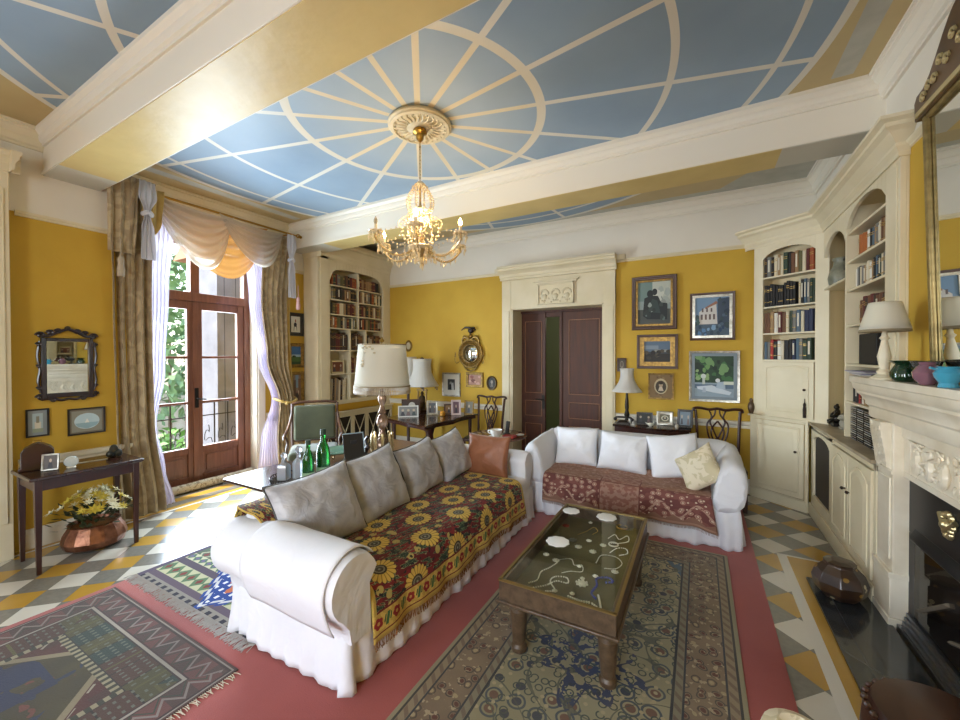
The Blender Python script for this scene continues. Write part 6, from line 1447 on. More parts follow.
for k in range(3):
    a = 2*pi*k/3+0.4; MB().tube(catmull([(0.03*cos(a),0.05+0.03*sin(a),0.22),(0.16*cos(a),0.05+0.16*sin(a),0.16),(0.26*cos(a),0.05+0.26*sin(a),0.03),(0.31*cos(a),0.05+0.31*sin(a),0.02)],5), 0.022, 7).build('leg', M_dpol, dt)
tr = thing('gallery_tray', 'round dark tray with pierced gallery holding the decanters', 'tray', (-2.96, 2.08, 0.6225))
m = MB(); m.lathe([(0.13,0),(0.15,0.002),(0.152,0.012),(0.13,0.006)], 32)
m.build('base', mat('dark_silverplate', '#3a332d', rough=0.25, metal=0.7), tr)
m = MB(); m.tube([(0.152*cos(2*pi*k/40), 0.152*sin(2*pi*k/40), 0.038) for k in range(41)], 0.004, 6)
for k in range(40): a = 2*pi*k/40; m.tube([(0.151*cos(a), 0.151*sin(a), 0.008), (0.152*cos(a+0.08), 0.152*sin(a+0.08), 0.038)], 0.003, 4)
m.build('gallery', mat('dark_silverplate'), tr)
M_crystal = mat('cut_crystal', '#e4eaf4', rough=0.04, trans=0.65, ior=1.5, coat=1)
def decanter(lab, x, y, square, s=1.0):
    d = thing('decanter', lab, 'decanter', (x, y, 0.6305), 0.4)
    seg = 4 if square else 8; k = 1.25 if square else 1
    m = MB(); m.lathe([(r*k*s, z*s) for r, z in ((0.036,0),(0.042,0.008),(0.042,0.11),(0.036,0.125),(0.016,0.145),(0.014,0.165),(0.02,0.172),(0.012,0.172))], seg, T(rz=pi/4)); m.build('body', M_crystal, d, smooth=20)
    MB().lathe([(0.009*s,0.165*s),(0.01*s,0.175*s),(0.026*s,0.195*s),(0.026*s,0.21*s),(0.012*s,0.228*s),(0,0.23*s)], 8).build('stopper', M_crystal, d, smooth=20)
    return d
decanter('squat square cut-glass decanter at the front of the tray', -2.985, 2.04, True)
decanter('taller cut-glass decanter beside the green bottles', -2.92, 2.13, False, 1.18)
M_greenglass = mat('green_bottle_glass', '#1c7a2c', rough=0.05, trans=0.75, ior=1.45)
def bottle(lab, x, y, s):
    b = thing('bottle', lab, 'bottle', (x, y, 0.6225))
    MB().lathe([(0.0,0),(0.040*s,0),(0.043*s,0.01),(0.043*s,0.17*s),(0.034*s,0.21*s),(0.017*s,0.245*s),(0.014*s,0.30*s),(0.017*s,0.305*s),(0.017*s,0.318*s),(0.0,0.32*s)], 20).build('body', M_greenglass, b)
    MB().lathe([(0.0445*s,0.035*s),(0.0445*s,0.075*s)], 20, cap=False).build('label', mat('bottle_label', '#7e9a72', rough=0.6), b)
    MB().lathe([(0.018*s,0.285*s),(0.018*s,0.322*s),(0,0.324*s)], 14).build('cap', mat('dark_green_foil', '#14301c', rough=0.35), b); return b
bottle('shorter green glass bottle just behind the decanters', -2.80, 2.13, 1.05)
bottle('taller green glass bottle, nearest the green bowl', -2.79, 2.27, 1.26)
# low wooden sideboard behind the sofa
wt = thing('side_table', 'low brown wooden table holding the green bowl and the fringed lamp', 'table', (-3.02, 3.20, 0))
M_wt = mat('waxed_brown_wood', rough=0.35, build=wood('#7d5838', '#5e3f27', 'y'), coat=0.2)
MB().box(-0.34,0.34,-0.62,0.62,0.572,0.598).build('tabletop', M_wt, wt, bevel=0.005)
m = MB(); m.box(-0.31,0.31,-0.59,0.59,0.49,0.572); m.build('apron', M_wt, wt, bevel=0.003)
for sx in (-1,1):
    for sy in (-1,1): MB().lathe([(0.018,0),(0.026,0.05),(0.022,0.2),(0.03,0.4),(0.03,0.49)], 12, T(sx*0.28,sy*0.56,0)).build('leg', M_wt, wt)
gb = thing('footed_bowl', 'pale green glazed bowl on a little gilt stand next to the bottles', 'bowl', (-3.20, 2.80, 0.599))
MB().lathe([(0.05,0.06),(0.10,0.065),(0.165,0.085),(0.18,0.10),(0.172,0.103),(0.15,0.092),(0.08,0.078),(0.0,0.075)], 28).build('bowl', mat('celadon_glaze', '#6f9480', rough=0.15, coat=0.6), gb)
m = MB()
for k in range(4): a = 2*pi*k/4; m.tube(catmull([(0.06*cos(a),0.06*sin(a),0.066),(0.10*cos(a),0.10*sin(a),0.045),(0.075*cos(a),0.075*sin(a),0.015),(0.10*cos(a),0.10*sin(a),0.004)],5), 0.006, 6)
m.build('stand', mat('gilt_bronze'), gb)
ff = thing('photo_frame', 'dark leather folding photo frame seen from behind, between the bowl and the fringed lamp', 'frame', (-2.93, 2.76, 0.599), radians(60))
m = MB(); m.box(-0.10,0.10,0,0.012,0,0.30, T(rx=-0.35)); m.build('frame', M_blackfr, ff, bevel=0.004); m = MB(); m.box(-0.098,0.098,-0.002,0.0,0.292,0.302, T(rx=-0.35)); m.box(0.094,0.102,-0.002,0.012,0.1,0.302, T(rx=-0.35)); m.build('edge', mat('pewter_edge','#9fb4bf',rough=0.3), ff)
MB().box(-0.03,0.03,0.10,0.108,0.0,0.20, T(rx=0.2)).build('strut', M_blackfr, ff)
ff2 = thing('wooden_bird', 'dark carved wooden bird leaning beside the folding frame', 'ornament', (-3.02, 2.93, 0.5995))
m = MB(); m.ball((0,0,0.06), 0.06, 10, 7, (1.3,0.8,1)); m.tube(catmull([(0.04,0,0.07),(0.08,0,0.14),(0.06,0,0.20),(0.09,0,0.23)],5), [0.03]*5+[0.018]*11, 8); m.tube([(-0.05,0,0.08),(-0.14,0,0.14)], [0.03,0.012], 8); m.build('body', M_rose, ff2)
dsh = thing('saucer', 'white china saucer on the low table right of the fringed lamp base', 'saucer', (-2.80, 3.42, 0.599)); MB().lathe([(0.03,0),(0.05,0.004),(0.075,0.014),(0.072,0.016),(0.03,0.008),(0,0.008)], 24).build('plate', mat('white_china', '#e3e1da', rough=0.15, coat=0.5), dsh)

# round table with the coffee cup
rt = thing('round_table', 'round dark wooden pedestal table between the two sofas and the doors', 'table', (-2.10, 4.22, 0))
MB().lathe([(0.0,0.685),(0.33,0.685),(0.345,0.693),(0.345,0.703),(0.33,0.71),(0.0,0.71)], 40).build('tabletop', mat('brown_table_top', rough=0.2, build=wood('#6a3f28', '#4c2a1a', 'x'), coat=0.4), rt)
MB().lathe([(0.05,0),(0.06,0.08),(0.035,0.2),(0.05,0.35),(0.03,0.5),(0.05,0.62),(0.12,0.685)], 16, T(0,0,0.02)).build('pedestal', M_dpol, rt)
for k in range(3):
    a = 2*pi*k/3+0.3; MB().tube(catmull([(0.03*cos(a),0.03*sin(a),0.16),(0.15*cos(a),0.15*sin(a),0.12),(0.27*cos(a),0.27*sin(a),0.022)],5), 0.022, 7).build('leg', M_dpol, rt)
cu = thing('coffee_cup', 'large white cup on its saucer on the round table', 'cup', (-2.05, 4.06, 0.7105))
MB().lathe([(0.05,0),(0.09,0.006),(0.088,0.010),(0.045,0.006)], 24).build('saucer', mat('white_china'), cu)
MB().lathe([(0.03,0.008),(0.045,0.012),(0.068,0.05),(0.075,0.085),(0.071,0.085),(0.062,0.05),(0.035,0.02),(0,0.018)], 24).build('cup', mat('white_china'), cu)
MB().tube(catmull([(-0.066,0,0.07),(-0.10,0,0.068),(-0.095,0,0.04),(-0.058,0,0.035)],5), 0.006, 6).build('handle', mat('white_china'), cu)
rm = thing('telephone_handset', 'black cordless telephone handset standing upright on the round table', 'telephone', (-1.98, 4.20, 0.7105)); m = MB(); m.box(-0.022,0.022,-0.012,0.012,0.01,0.17, T(ry=0.12)); m.box(-0.035,0.035,-0.03,0.03,0,0.03); m.build('body', M_blackfr, rm, bevel=0.006)
rb = tag(MB().box(-0.07,0.07,-0.05,0.05,0,0.028).build('book', bookmat('red'), None, loc=(-1.90, 4.10, 0.7105), bevel=0.004), 'small red book lying on the round table', 'book')
ws = thing('saucer', 'small white dish at the rim of the round table next to the smaller sofa', 'saucer', (-1.83, 4.10, 0.7105) if False else (-1.84, 4.27, 0.7105)); MB().lathe([(0.02,0),(0.05,0.01),(0.048,0.012),(0,0.005)], 20).build('plate', mat('white_china'), ws)

# big table with wavy edge against the back wall
tt2 = thing('shaped_table', 'dark mahogany table with serpentine edge crowded with photo frames at the back left', 'table', (-3.55, 4.95, 0))
poly = []
for p0, p1, wv in (((-0.55,-0.55),(0.46,-0.86),0.03),((0.46,-0.86),(0.50,0.48),0.06),((0.50,0.48),(-0.55,0.48),0.0),((-0.55,0.48),(-0.55,-0.55),0.0)):
    a, b = Vector(p0), Vector(p1); d = (b-a); nn = Vector((d.y, -d.x)).normalized()
    for k in range(12): t = k/12; q = a+d*t+nn*(-wv*abs(sin(pi*2*t))); poly.append((q.x, q.y))
MB().prism(poly, 0.705, 0.732).build('tabletop', M_dpol, tt2, bevel=0.006)
MB().prism([(x*0.93, y*0.93) for x, y in poly], 0.66, 0.705).build('apron', mat('dark_mahogany'), tt2)
MB().lathe([(0.17,0),(0.17,0.03),(0.08,0.06),(0.06,0.12),(0.075,0.3),(0.055,0.5),(0.10,0.66)], 12, T(0.08,-0.25,0)).build('pedestal', mat('dark_mahogany'), tt2)
for (x, y) in ((-0.45,-0.42),(-0.45,0.40),(0.40,0.38)): MB().lathe([(0.016,0),(0.024,0.3),(0.028,0.66)], 8, T(x,y,0)).build('leg', mat('dark_mahogany'), tt2)
Z = 0.7325
def stand_frame(lab, x, y, w, h, mt, art, rz, fw=0.015, mount=0, z=Z, lean=0.16, name='photo_frame', **k):
    r = picture(name, lab, (x, y, z+0.001), rz, w, h, fw, mt, art, mount=mount, depth=0.012, cat='photo frame', **k)
    for c in r.children: c.data.transform(Matrix.Rotation(-lean, 4, 'X'))
    MB().tube([(0, h*0.75*sin(lean)+0.002, h*0.7*cos(lean)), (0, h*0.45, 0.003)], 0.004, 5).build('strut', M_blackfr, r)
    return r
FACE = lambda x, y: atan2(y, x) - pi/2          # turn a frame's front towards the room centre near the camera
faces = lambda n: sum([[(circ(0.2+0.6*k/max(1,n-1) if n > 1 else 0.5, 0.62, 0.10/n**0.3, 0.13),'#b9a690'), ([(0.08+0.6*k/max(1,n-1) if n > 1 else 0.3,0.05),(0.32+0.6*k/max(1,n-1) if n > 1 else 0.7,0.05),(0.26+0.6*k/max(1,n-1) if n > 1 else 0.62,0.46),(0.14+0.6*k/max(1,n-1) if n > 1 else 0.38,0.46)],['#3c3a40','#6f5a56','#46504e'][k % 3])] for k in range(n)], [])
stand_frame('wide white frame of three photographs at the front of the shaped table', -3.80, 4.62, 0.30, 0.17, mat('white_china'), ['#7c7a75']+faces(3), FACE(-3.80,4.62))
stand_frame('silver framed black and white couple, right of the ivory lamp', -3.62, 4.98, 0.17, 0.21, M_silverfr, ['#5a5c5e']+faces(2), FACE(-3.62,4.98), fw=0.03)
stand_frame('amber toned photograph in a low frame behind the glowing jar', -3.42, 5.14, 0.15, 0.16, M_walnutfr, ['#7a5a38']+faces(1), FACE(-3.42,5.14), fw=0.02)
stand_frame('pink and cream framed portrait, tallest on the shaped table', -3.27, 5.12, 0.15, 0.235, mat('pink_frame','#c9b6b4',rough=0.4), ['#6b5058']+faces(1), FACE(-3.27,5.12)+0.15, fw=0.03)
stand_frame('gold edged portrait leaning at the right end of the shaped table', -3.13, 5.26, 0.16, 0.22, M_goldfr, ['#6f6a5c']+faces(1), FACE(-3.13,5.26)-0.35, fw=0.02)
stand_frame('dark arched frame with a small clock-like portrait behind the white triple frame', -4.04, 4.98, 0.30, 0.22, M_walnutfr, ['#3c2a22', (circ(0.55,0.55,0.2,0.28),'#b9b4a8')], FACE(-4.04,4.98))
jar = thing('glass_jar', 'small amber glass jar glinting between the photo frames', 'jar', (-3.41, 4.95, Z+0.001)); MB().lathe([(0.03,0),(0.042,0.01),(0.045,0.05),(0.03,0.07),(0.034,0.08),(0.03,0.08),(0,0.075)], 16).build('body', mat('amber_glass', '#c98a2a', rough=0.08, coat=0.6), jar)

# side table to the right of the doors
st = thing('side_table', 'dark mahogany side table with bowed front behind the smaller sofa', 'table', (-0.52, 5.36, 0))
pl_ = [(-0.44,0.24)] + [(-0.44+0.88*k/14, -0.18-0.10*sin(pi*k/14)) for k in range(15)] + [(0.44,0.24)]
MB().prism(pl_[::-1], 0.755, 0.780).build('tabletop', M_dpol, st, bevel=0.005)
MB().prism([(x*0.95, y*0.93) for x, y in pl_[::-1]], 0.62, 0.755).build('apron', mat('dark_mahogany'), st, bevel=0.003)
for (x, y) in ((-0.38,-0.17),(0.38,-0.17),(-0.38,0.20),(0.38,0.20)): MB().lathe([(0.014,0),(0.022,0.3),(0.026,0.62)], 8, T(x,y,0)).build('leg', mat('dark_mahogany'), st)
Z2 = 0.781
stand_frame('black scalloped frame with a dark photograph on the side table, next to the lamp', -0.60, 5.34, 0.19, 0.15, M_blackfr, ['#2c2f2c']+faces(2), 0.1, fw=0.018, z=Z2)
stand_frame('square silver filigree frame with round portrait, middle of the side table', -0.37, 5.38, 0.19, 0.17, M_silverfr, ['#6d6855', (circ(0.5,0.5,0.38,0.38),'#cfc8b0'), (circ(0.5,0.5,0.26,0.26),'#4a4a42'), (circ(0.5,0.55,0.12,0.14),'#b5a890')], 0.12, fw=0.04, z=Z2)
stand_frame('upright black frame with a grey family photograph at the right end of the side table', -0.15, 5.33, 0.17, 0.215, M_blackfr, ['#6f7c86']+faces(2), -0.15, fw=0.028, z=Z2)
ph = thing('telephone', 'old black and brass telephone with cradle standing under the small lamp', 'telephone', (-0.83, 5.20, Z2)); m = MB(); m.loft([[(sx*a, sy*b, z) for sx, sy in ((1,1),(-1,1),(-1,-1),(1,-1))] for a, b, z in ((0.08,0.055,0),(0.08,0.055,0.02),(0.05,0.035,0.05),(0.04,0.03,0.055))]); m.build('body', mat('dark_bronze'), ph, bevel=0.004)
m = MB(); m.tube(catmull([(-0.10,0,0.072),(-0.07,0,0.09),(0.07,0,0.09),(0.10,0,0.072)],5), 0.012, 8); m.ball((-0.10,0,0.066),0.022,8,6); m.ball((0.10,0,0.066),0.022,8,6); m.build('handset', M_blackfr, ph)
wc = thing('white_figurine', 'pair of white china figures in front of the small lamp base', 'figurine', (-0.77, 5.29, Z2) if False else (-0.74, 5.22, Z2)); m = MB()
for s in (-1, 1): m.lathe([(0.018,0),(0.02,0.01),(0.012,0.05),(0.016,0.07),(0.006,0.085)], 10, T(s*0.02,0,0)); m.ball((s*0.02,0,0.092), 0.011, 8, 6)
m.box(-0.04,0.04,-0.02,0.02,0,0.008); m.build('figures', mat('white_china'), wc)
cp_ = thing('silver_bird', 'small silver bird ornament in front of the black scalloped frame', 'ornament', (-0.52, 5.22, Z2)); m = MB(); m.ball((0,0,0.025),0.025,10,7,(1.5,0.8,0.9)); m.ball((0.035,0,0.045),0.012,8,6); m.tube([(-0.03,0,0.03),(-0.06,0,0.045)],[0.01,0.004],6); m.lathe([(0.018,0),(0.01,0.008)],8); m.build('body', M_silver, cp_)
sv = thing('silver_pot', 'tiny silver pot near the right end of the side table', 'pot', (-0.23, 5.21, Z2)); MB().lathe([(0.015,0),(0.022,0.01),(0.024,0.03),(0.014,0.04),(0.018,0.045),(0.004,0.055),(0,0.06)], 12).build('body', M_silver, sv)

# ------------------------------------------------------------ console table by the left wall
co = thing('console_table', 'small dark mahogany console table with tapering legs on the left of the curtain', 'table', (-4.56, 1.26, 0), pi/2)
# local x = Y, local y = -X direction (into the wall)
MB().box(-0.345,0.345,-0.24,0.24,0.715,0.742).build('tabletop', M_dpol, co, bevel=0.006)
m = MB(); m.box(-0.31,0.31,-0.21,-0.19,0.63,0.715); m.box(-0.31,0.31,0.19,0.21,0.63,0.715); m.box(-0.31,-0.29,-0.19,0.19,0.63,0.715); m.box(0.29,0.31,-0.19,0.19,0.63,0.715); m.build('apron', mat('dark_mahogany'), co, bevel=0.002)
for sx in (-1,1):
    for sy in (-1,1): MB().loft([[(sx*0.295+a*q, sy*0.20+b*q, z) for a, b in ((1,1),(-1,1),(-1,-1),(1,-1))] for q, z in ((0.013,0),(0.022,0.715))]).build('leg', mat('dark_mahogany'), co, bevel=0.002)
ck = thing('bracket_clock_case', 'dark wooden box with arched top at the left end of the console', 'box', (-4.66, 1.035, 0.743), radians(75))
m = MB(); m.prism([(-0.10,0),(0.10,0),(0.105,0.02),(0.09,0.03),(0.09,0.15),(0.07,0.18),(0.03,0.205),(0,0.215),(-0.03,0.205),(-0.07,0.18),(-0.09,0.15),(-0.09,0.03),(-0.105,0.02)][::-1], -0.05, 0.05, XZ); m.build('case', M_rose, ck, bevel=0.004); MB().tube([(-0.02,0,0.212),(-0.02,0,0.23),(0.02,0,0.23),(0.02,0,0.212)], 0.005).build('handle', M_brass, ck)
stand_frame('small silver framed portrait leaning on the dark box on the console', -4.52, 1.07, 0.10, 0.13, M_silverfr, ['#5b5450']+faces(1), radians(60), fw=0.012, z=0.742)
gd = thing('glass_dial', 'round glass desk dial on the console beside the dark box', 'ornament', (-4.50, 1.185, 0.743), radians(70)); m = MB(); m.lathe([(0.0,-0.012),(0.040,-0.010),(0.045,0),(0.040,0.010),(0,0.012)], 24, T(0,0,0.047, rx=pi/2)); m.build('disc', mat('milky_glass', '#b9c0bb', rough=0.1, coat=0.6), gd); MB().lathe([(0.03,0),(0.025,0.008)], 12).build('foot', M_silver, gd)
ob = thing('dark_ornament', 'clump of dark carved stones at the curtain end of the console', 'ornament', (-4.64, 1.50, 0.7425)); m = MB()
for k, (x, y, r, h) in enumerate(((0,0,0.035,1.6),(0.04,0.02,0.028,1.3),(-0.04,0.01,0.030,1.1),(0.01,-0.03,0.03,1.0))): m.ball((x,y,r*h*0.97), r, 8, 6, (1,1,h))
m.build('body', mat('dark_stone', '#24261f', rough=0.3), ob)
pk = thing('paper_knife', 'slim silver paper knife lying along the console', 'knife', (-4.60, 1.32, 0.7425), radians(80)); m = MB(); m.loft([[(x, -w_k, 0.0), (x, w_k, 0.0), (x, w_k, 0.004), (x, -w_k, 0.004)] for x, w_k in ((-0.09,0.004),(-0.02,0.008),(0.06,0.010),(0.12,0.001))]); m.build('blade', M_silver, pk)

# copper planter with yellow and white flowers
cpn = thing('copper_planter', 'hammered copper planter filled with cream and yellow flowers under the console', 'planter', (-4.62, 1.36, 0))
MB().lathe([(0.0,0.002),(0.15,0.002),(0.20,0.03),(0.215,0.08),(0.20,0.14),(0.165,0.20),(0.175,0.215),(0.16,0.215),(0.15,0.19),(0.0,0.18)], 14).build('pot', mat('hammered_copper', rough=0.32, metal=0.85, build=mottle('#9a6a50', '#6a4230', 14), bump=(30, 0.5)), cpn, smooth=20)
rf = random.Random(9); M_petw = mat('cream_petals', '#e4ddb8', rough=0.6); M_pety = mat('yellow_petals', '#c9b23c', rough=0.6); M_lv = mat('dark_leaves', '#2f3a1e', rough=0.6)
lv = MB()
for k in range(150):
    a = rf.uniform(0, 2*pi); r = rf.uniform(0.02, 0.26); z = 0.20+rf.uniform(0, 0.2)*(1-r*1.5); p = Vector((r*cos(a), r*sin(a), z)); d = Vector((cos(a)*0.6, sin(a)*0.6, rf.uniform(-0.1,0.8))).normalized(); s_ = d.cross(Vector((0,0,1))).normalized()*0.018
    lv.add([p, p+d*0.03+s_, p+d*0.075, p+d*0.03-s_], [(0,1,2,3)])
lv.build('leaves', M_lv, cpn, smooth=0, fix=False)
for k in range(60):
    a = rf.uniform(0, 2*pi); r = rf.uniform(0.03, 0.28); z = 0.30+0.17*(1-(r/0.28)**2)+rf.uniform(-0.03,0.03); m = MB(); s_ = rf.uniform(0.030, 0.048)
    for j in range(9):
        b = 2*pi*j/9; t = 0.5 if j % 2 else 1.0
        m.add([(0,0,0), (s_*0.6*cos(b-0.35), s_*0.6*sin(b-0.35), 0.010*t), (s_*1.2*cos(b), s_*1.2*sin(b), 0.018*t), (s_*0.6*cos(b+0.35), s_*0.6*sin(b+0.35), 0.010*t)], [(0,1,2,3)], T(r*cos(a), r*sin(a), z, rx=-0.7*sin(a), ry=0.7*cos(a)))
    m.ball((r*cos(a), r*sin(a), z+0.006), s_*0.3, 6, 4); m.build('flower', M_petw if k % 3 else M_pety, cpn, smooth=0, fix=False)

# ------------------------------------------------------------ mantelshelf ornaments
M_gg = mat('dark_green_glass', '#1c3d26', rough=0.08, trans=0.35, coat=0.6)
v1 = thing('vase', 'dark green flared glass vase next to the mantel lamp', 'vase', (0.995, 3.06, 1.5005)); MB().lathe([(0.0,0),(0.035,0),(0.058,0.025),(0.06,0.05),(0.045,0.08),(0.037,0.095),(0.065,0.115),(0.062,0.117),(0.034,0.095),(0,0.05)], 24).build('body', M_gg, v1)
v2 = thing('vase', 'clear glass goblet vase between the green and the pink vases', 'vase', (1.035, 2.93, 1.5005)); MB().lathe([(0.0,0),(0.04,0.0),(0.045,0.008),(0.01,0.03),(0.012,0.05),(0.05,0.085),(0.062,0.115),(0.058,0.116),(0.045,0.088),(0,0.055)], 24).build('body', mat('grey_smoke_glass', '#8d8b86', rough=0.05, trans=0.8), v2)
v3 = thing('vase', 'pinkish purple round glass vase on the mantelshelf', 'vase', (0.99, 2.79, 1.5005)); MB().lathe([(0.0,0),(0.025,0),(0.05,0.03),(0.055,0.06),(0.04,0.09),(0.028,0.10),(0.034,0.112),(0.03,0.112),(0,0.09)], 24).build('body', mat('mauve_glass', '#7f5964', rough=0.08, coat=0.8), v3)
v4 = thing('pottery_jug', 'turquoise blue pottery jug at the right edge of the mantelshelf', 'jug', (0.99, 2.60, 1.5005)); MB().lathe([(0.0,0),(0.035,0),(0.03,0.02),(0.045,0.045),(0.05,0.065),(0.035,0.085),(0.042,0.095),(0.036,0.095),(0,0.06)], 20).build('body', mat('turquoise_glaze', '#3f93ad', rough=0.15, coat=0.7), v4); MB().tube(catmull([(0.04,0,0.08),(0.07,0,0.075),(0.065,0,0.045),(0.045,0,0.04)],5), 0.006, 6).build('handle', mat('turquoise_glaze'), v4); MB().loft([[(-0.03,-0.01,0.07),(-0.03,0.01,0.07),(-0.03,0.01,0.085),(-0.03,-0.01,0.085)],[(-0.06,-0.012,0.085),(-0.06,0.012,0.085),(-0.06,0.008,0.095),(-0.06,-0.008,0.095)]]).build('spout', mat('turquoise_glaze'), v4)
gf = thing('green_frog', 'small dark green glass frog at the foot of the mantel lamp', 'ornament', (0.955, 3.33, 1.5005)); m = MB(); m.ball((0,0,0.014),0.018,8,6,(1.2,1,0.8)); m.ball((0.012,-0.008,0.028),0.006,6,4); m.ball((0.012,0.008,0.028),0.006,6,4); m.ball((-0.01,0.016,0.007),0.008,6,4); m.ball((-0.01,-0.016,0.007),0.008,6,4); m.build('body', M_gg, gf)
wd = thing('shell_dish', 'pale shell lying at the corner of the mantelshelf beside the lamp', 'shell', (1.0, 3.545, 1.5005)); m = MB()
for k in range(9): a = -0.9+1.8*k/8; m.tube([(0,0,0.008),(0.045*cos(a)*1.0,0.045*sin(a),0.016)], [0.004,0.009], 5)
m.build('body', mat('pearl'), wd)

# lacquer pot on the hearth
lp = thing('lacquer_pot', 'eight-sided black lacquer pot with painted gold swans on the hearth corner', 'pot', (0.835, 3.50, 0.0185), 0.3)
def lac(b):
    v, x, y, z = coords(); d, a, bb = voro(vec(x*1.0, y*1.0, z*1.2), 13, 0.8); c = mixc(smooth(noise(v, 10, 3), 0.4, 0.6), '#2a1a10', '#3d2716'); c = mixc((d < 0.22)*(a > 0.55), c, '#8e6a28'); return mixc((d < 0.2)*(a < 0.18), c, '#c9bb94')
MB().lathe([(0.0,0),(0.095,0),(0.14,0.05),(0.15,0.11),(0.13,0.17),(0.085,0.215),(0.09,0.225),(0.07,0.225),(0.06,0.20),(0,0.19)], 8, T(rz=0.3)).build('body', mat('painted_lacquer', rough=0.38, build=lac, coat=0.5), lp, smooth=10, bevel=0.006)
MB().lathe([(0.0,0.222),(0.085,0.224),(0.088,0.235),(0.05,0.245),(0.0,0.248)], 8, T(rz=0.3)).build('lid', mat('painted_lacquer'), lp, smooth=10)
# leather pouf and pale object at the bottom edge
pf = thing('leather_pouf', 'brown leather pouf with gathered rim on the hearth at the lower edge', 'pouf', (0.79, 2.05, 0.0185))
m = MB(); m.lathe([(0.0,0),(0.19,0.0),(0.225,0.04),(0.235,0.12),(0.225,0.24),(0.20,0.30),(0.10,0.315),(0.0,0.32)], 36); m.build('body', mat('brown_leather', rough=0.35, build=mottle('#40210f', '#2e170b', 4), coat=0.05), pf)
m = MB()
for k in range(30): a = 2*pi*k/30; m.ball((0.215*cos(a), 0.215*sin(a), 0.275), 0.016, 6, 5, (1,1,0.8))
m.build('gathered_rim', mat('brown_leather'), pf)
st2 = thing('footstool', 'cream fabric footstool top just showing at the bottom edge in front of the rug', 'footstool', (0.29, 1.62, 0.0075)); MB().lathe([(0.0,0.40),(0.06,0.42),(0.10,0.40),(0.115,0.35),(0.11,0.30),(0.0,0.29)], 24).build('seat', mat('cream_brocade'), st2); MB().lathe([(0.06,0),(0.02,0.03),(0.02,0.3)], 10).build('leg', M_wt, st2)
# framed photograph in the arched bookcase
fb_ = picture('photo_frame', 'framed warm-coloured photograph standing on the bookcase shelf beside the fringed lampshade', (FX-0.06, 4.04+0.42, 1.368), pi/2, 0.26, 0.21, 0.025, mat('cream_mount'), ['#6b3a22']+faces(2), depth=0.015, cat='photo frame')
# ------------------------------------------------------------ curtains
def damask(b):
    v, x, y, z = coords(); n = noise(vec(x*0.5, y, z*0.7), 9, 3, 0.5, 1.2); b.inputs['Sheen Weight'].default_value = 0.3
    return mixc(smooth(n, 0.45, 0.55), '#a08b6a', '#b8a37e')
M_damask = mat('beige_damask', rough=0.6, build=damask)
M_gold_silk = mat('gold_silk_lining', rough=0.45, build=mottle('#c9a95e', '#b3924a', 4), sheen=0.3)
M_sheer = sheer('lilac_sheer', '#dcd7ea', 0.88, 0.55); M_voile = sheer('ivory_voile', '#d8cdbb', 0.78, 0.5); M_ochre = sheer('ochre_voile', '#c58f4c', 0.92, 0.45); M_wvoile = sheer('white_voile', '#e4e2e6', 0.95, 0.4)
def panel(name, mt, parent, keys, x, folds, amp, n=90, nz=40, thick=0.004, seed=0):
    """keys: (z, y0, y1, xoff); cloth sheet with vertical folds"""
    keys = sorted(keys, key=lambda k: -k[0])
    def at(z):
        for a, b in zip(keys, keys[1:]):
            if a[0] >= z >= b[0]:
                t = (a[0]-z)/(a[0]-b[0]); t = t*t*(3-2*t); return [a[i]+(b[i]-a[i])*t for i in (1, 2, 3)]
        return list(keys[-1][1:])
    z0, z1 = keys[0][0], keys[-1][0]
    def fn(u, v):
        z = z0+(z1-z0)*v; a, b, xo = at(z); wd = (b-a)
        ph = u*folds*2*pi + seed; k = amp*(0.7+0.3*sin(u*7+seed))
        return (x+xo + k*sin(ph) + 0.012*vnoise(u*5, v*4, seed), a+wd*u + 0.012*sin(ph*2+1)*min(1, wd*2), z)
    return drape(name, fn, n, nz, mt, parent, thick)
cl = thing('curtain', 'floor-length beige damask curtain gathered on the left of the french door', 'curtain', (0, 0, 0))
panel('drape', M_damask, cl, [(3.40,1.58,1.93,0.0),(2.2,1.60,1.91,0),(1.0,1.62,1.92,0.0),(0.03,1.64,2.00,0.05)], -4.99, 4, 0.055, seed=1)
m = MB(); m.tube([(-4.93, 1.60, 3.42), (-4.93, 1.95, 3.42)], 0.012); m.build('heading', M_damask, cl)
cr_ = thing('curtain', 'beige and gold curtain on the right of the french door, drawn back at waist height', 'curtain', (0, 0, 0))
panel('drape', M_damask, cr_, [(3.33,3.20,3.62,0.0),(2.4,3.16,3.52,0),(1.6,3.24,3.52,0.0),(1.02,3.42,3.62,0.0),(0.5,3.38,3.74,0.0),(0.03,3.36,3.80,0.03)], -5.08, 5, 0.04, seed=2)
panel('lining', M_gold_silk, cr_, [(3.30,3.45,3.66,0.0),(2.0,3.42,3.62,0),(1.02,3.50,3.66,0.0),(0.5,3.55,3.84,0.0),(0.03,3.55,3.92,0.03)], -5.12, 3, 0.03, seed=5)
m = MB(); m.tube(catmull([(-5.16,3.38,1.06),(-5.03,3.40,1.03),(-5.00,3.52,1.0),(-5.03,3.64,1.03),(-5.16,3.68,1.06)],6), 0.018, 8); m.ball((-5.0,3.47,1.0),0.03,8,6); m.build('tieback', M_gold_silk, cr_)
sl = thing('sheer_curtain', 'lilac white sheer curtain at the left side of the french door', 'curtain', (0, 0, 0))
panel('voile', M_sheer, sl, [(3.25,1.94,2.24,0),(2.4,1.96,2.17,0),(1.5,1.95,2.13,0),(0.9,1.93,2.04,0),(0.4,1.95,2.10,0.05),(0.03,1.95,2.16,0.12)], -5.20, 6, 0.02, thick=0, seed=3)
sr = thing('sheer_curtain', 'white sheer curtain at the right side of the french door, pulled to the tieback', 'curtain', (0, 0, 0))
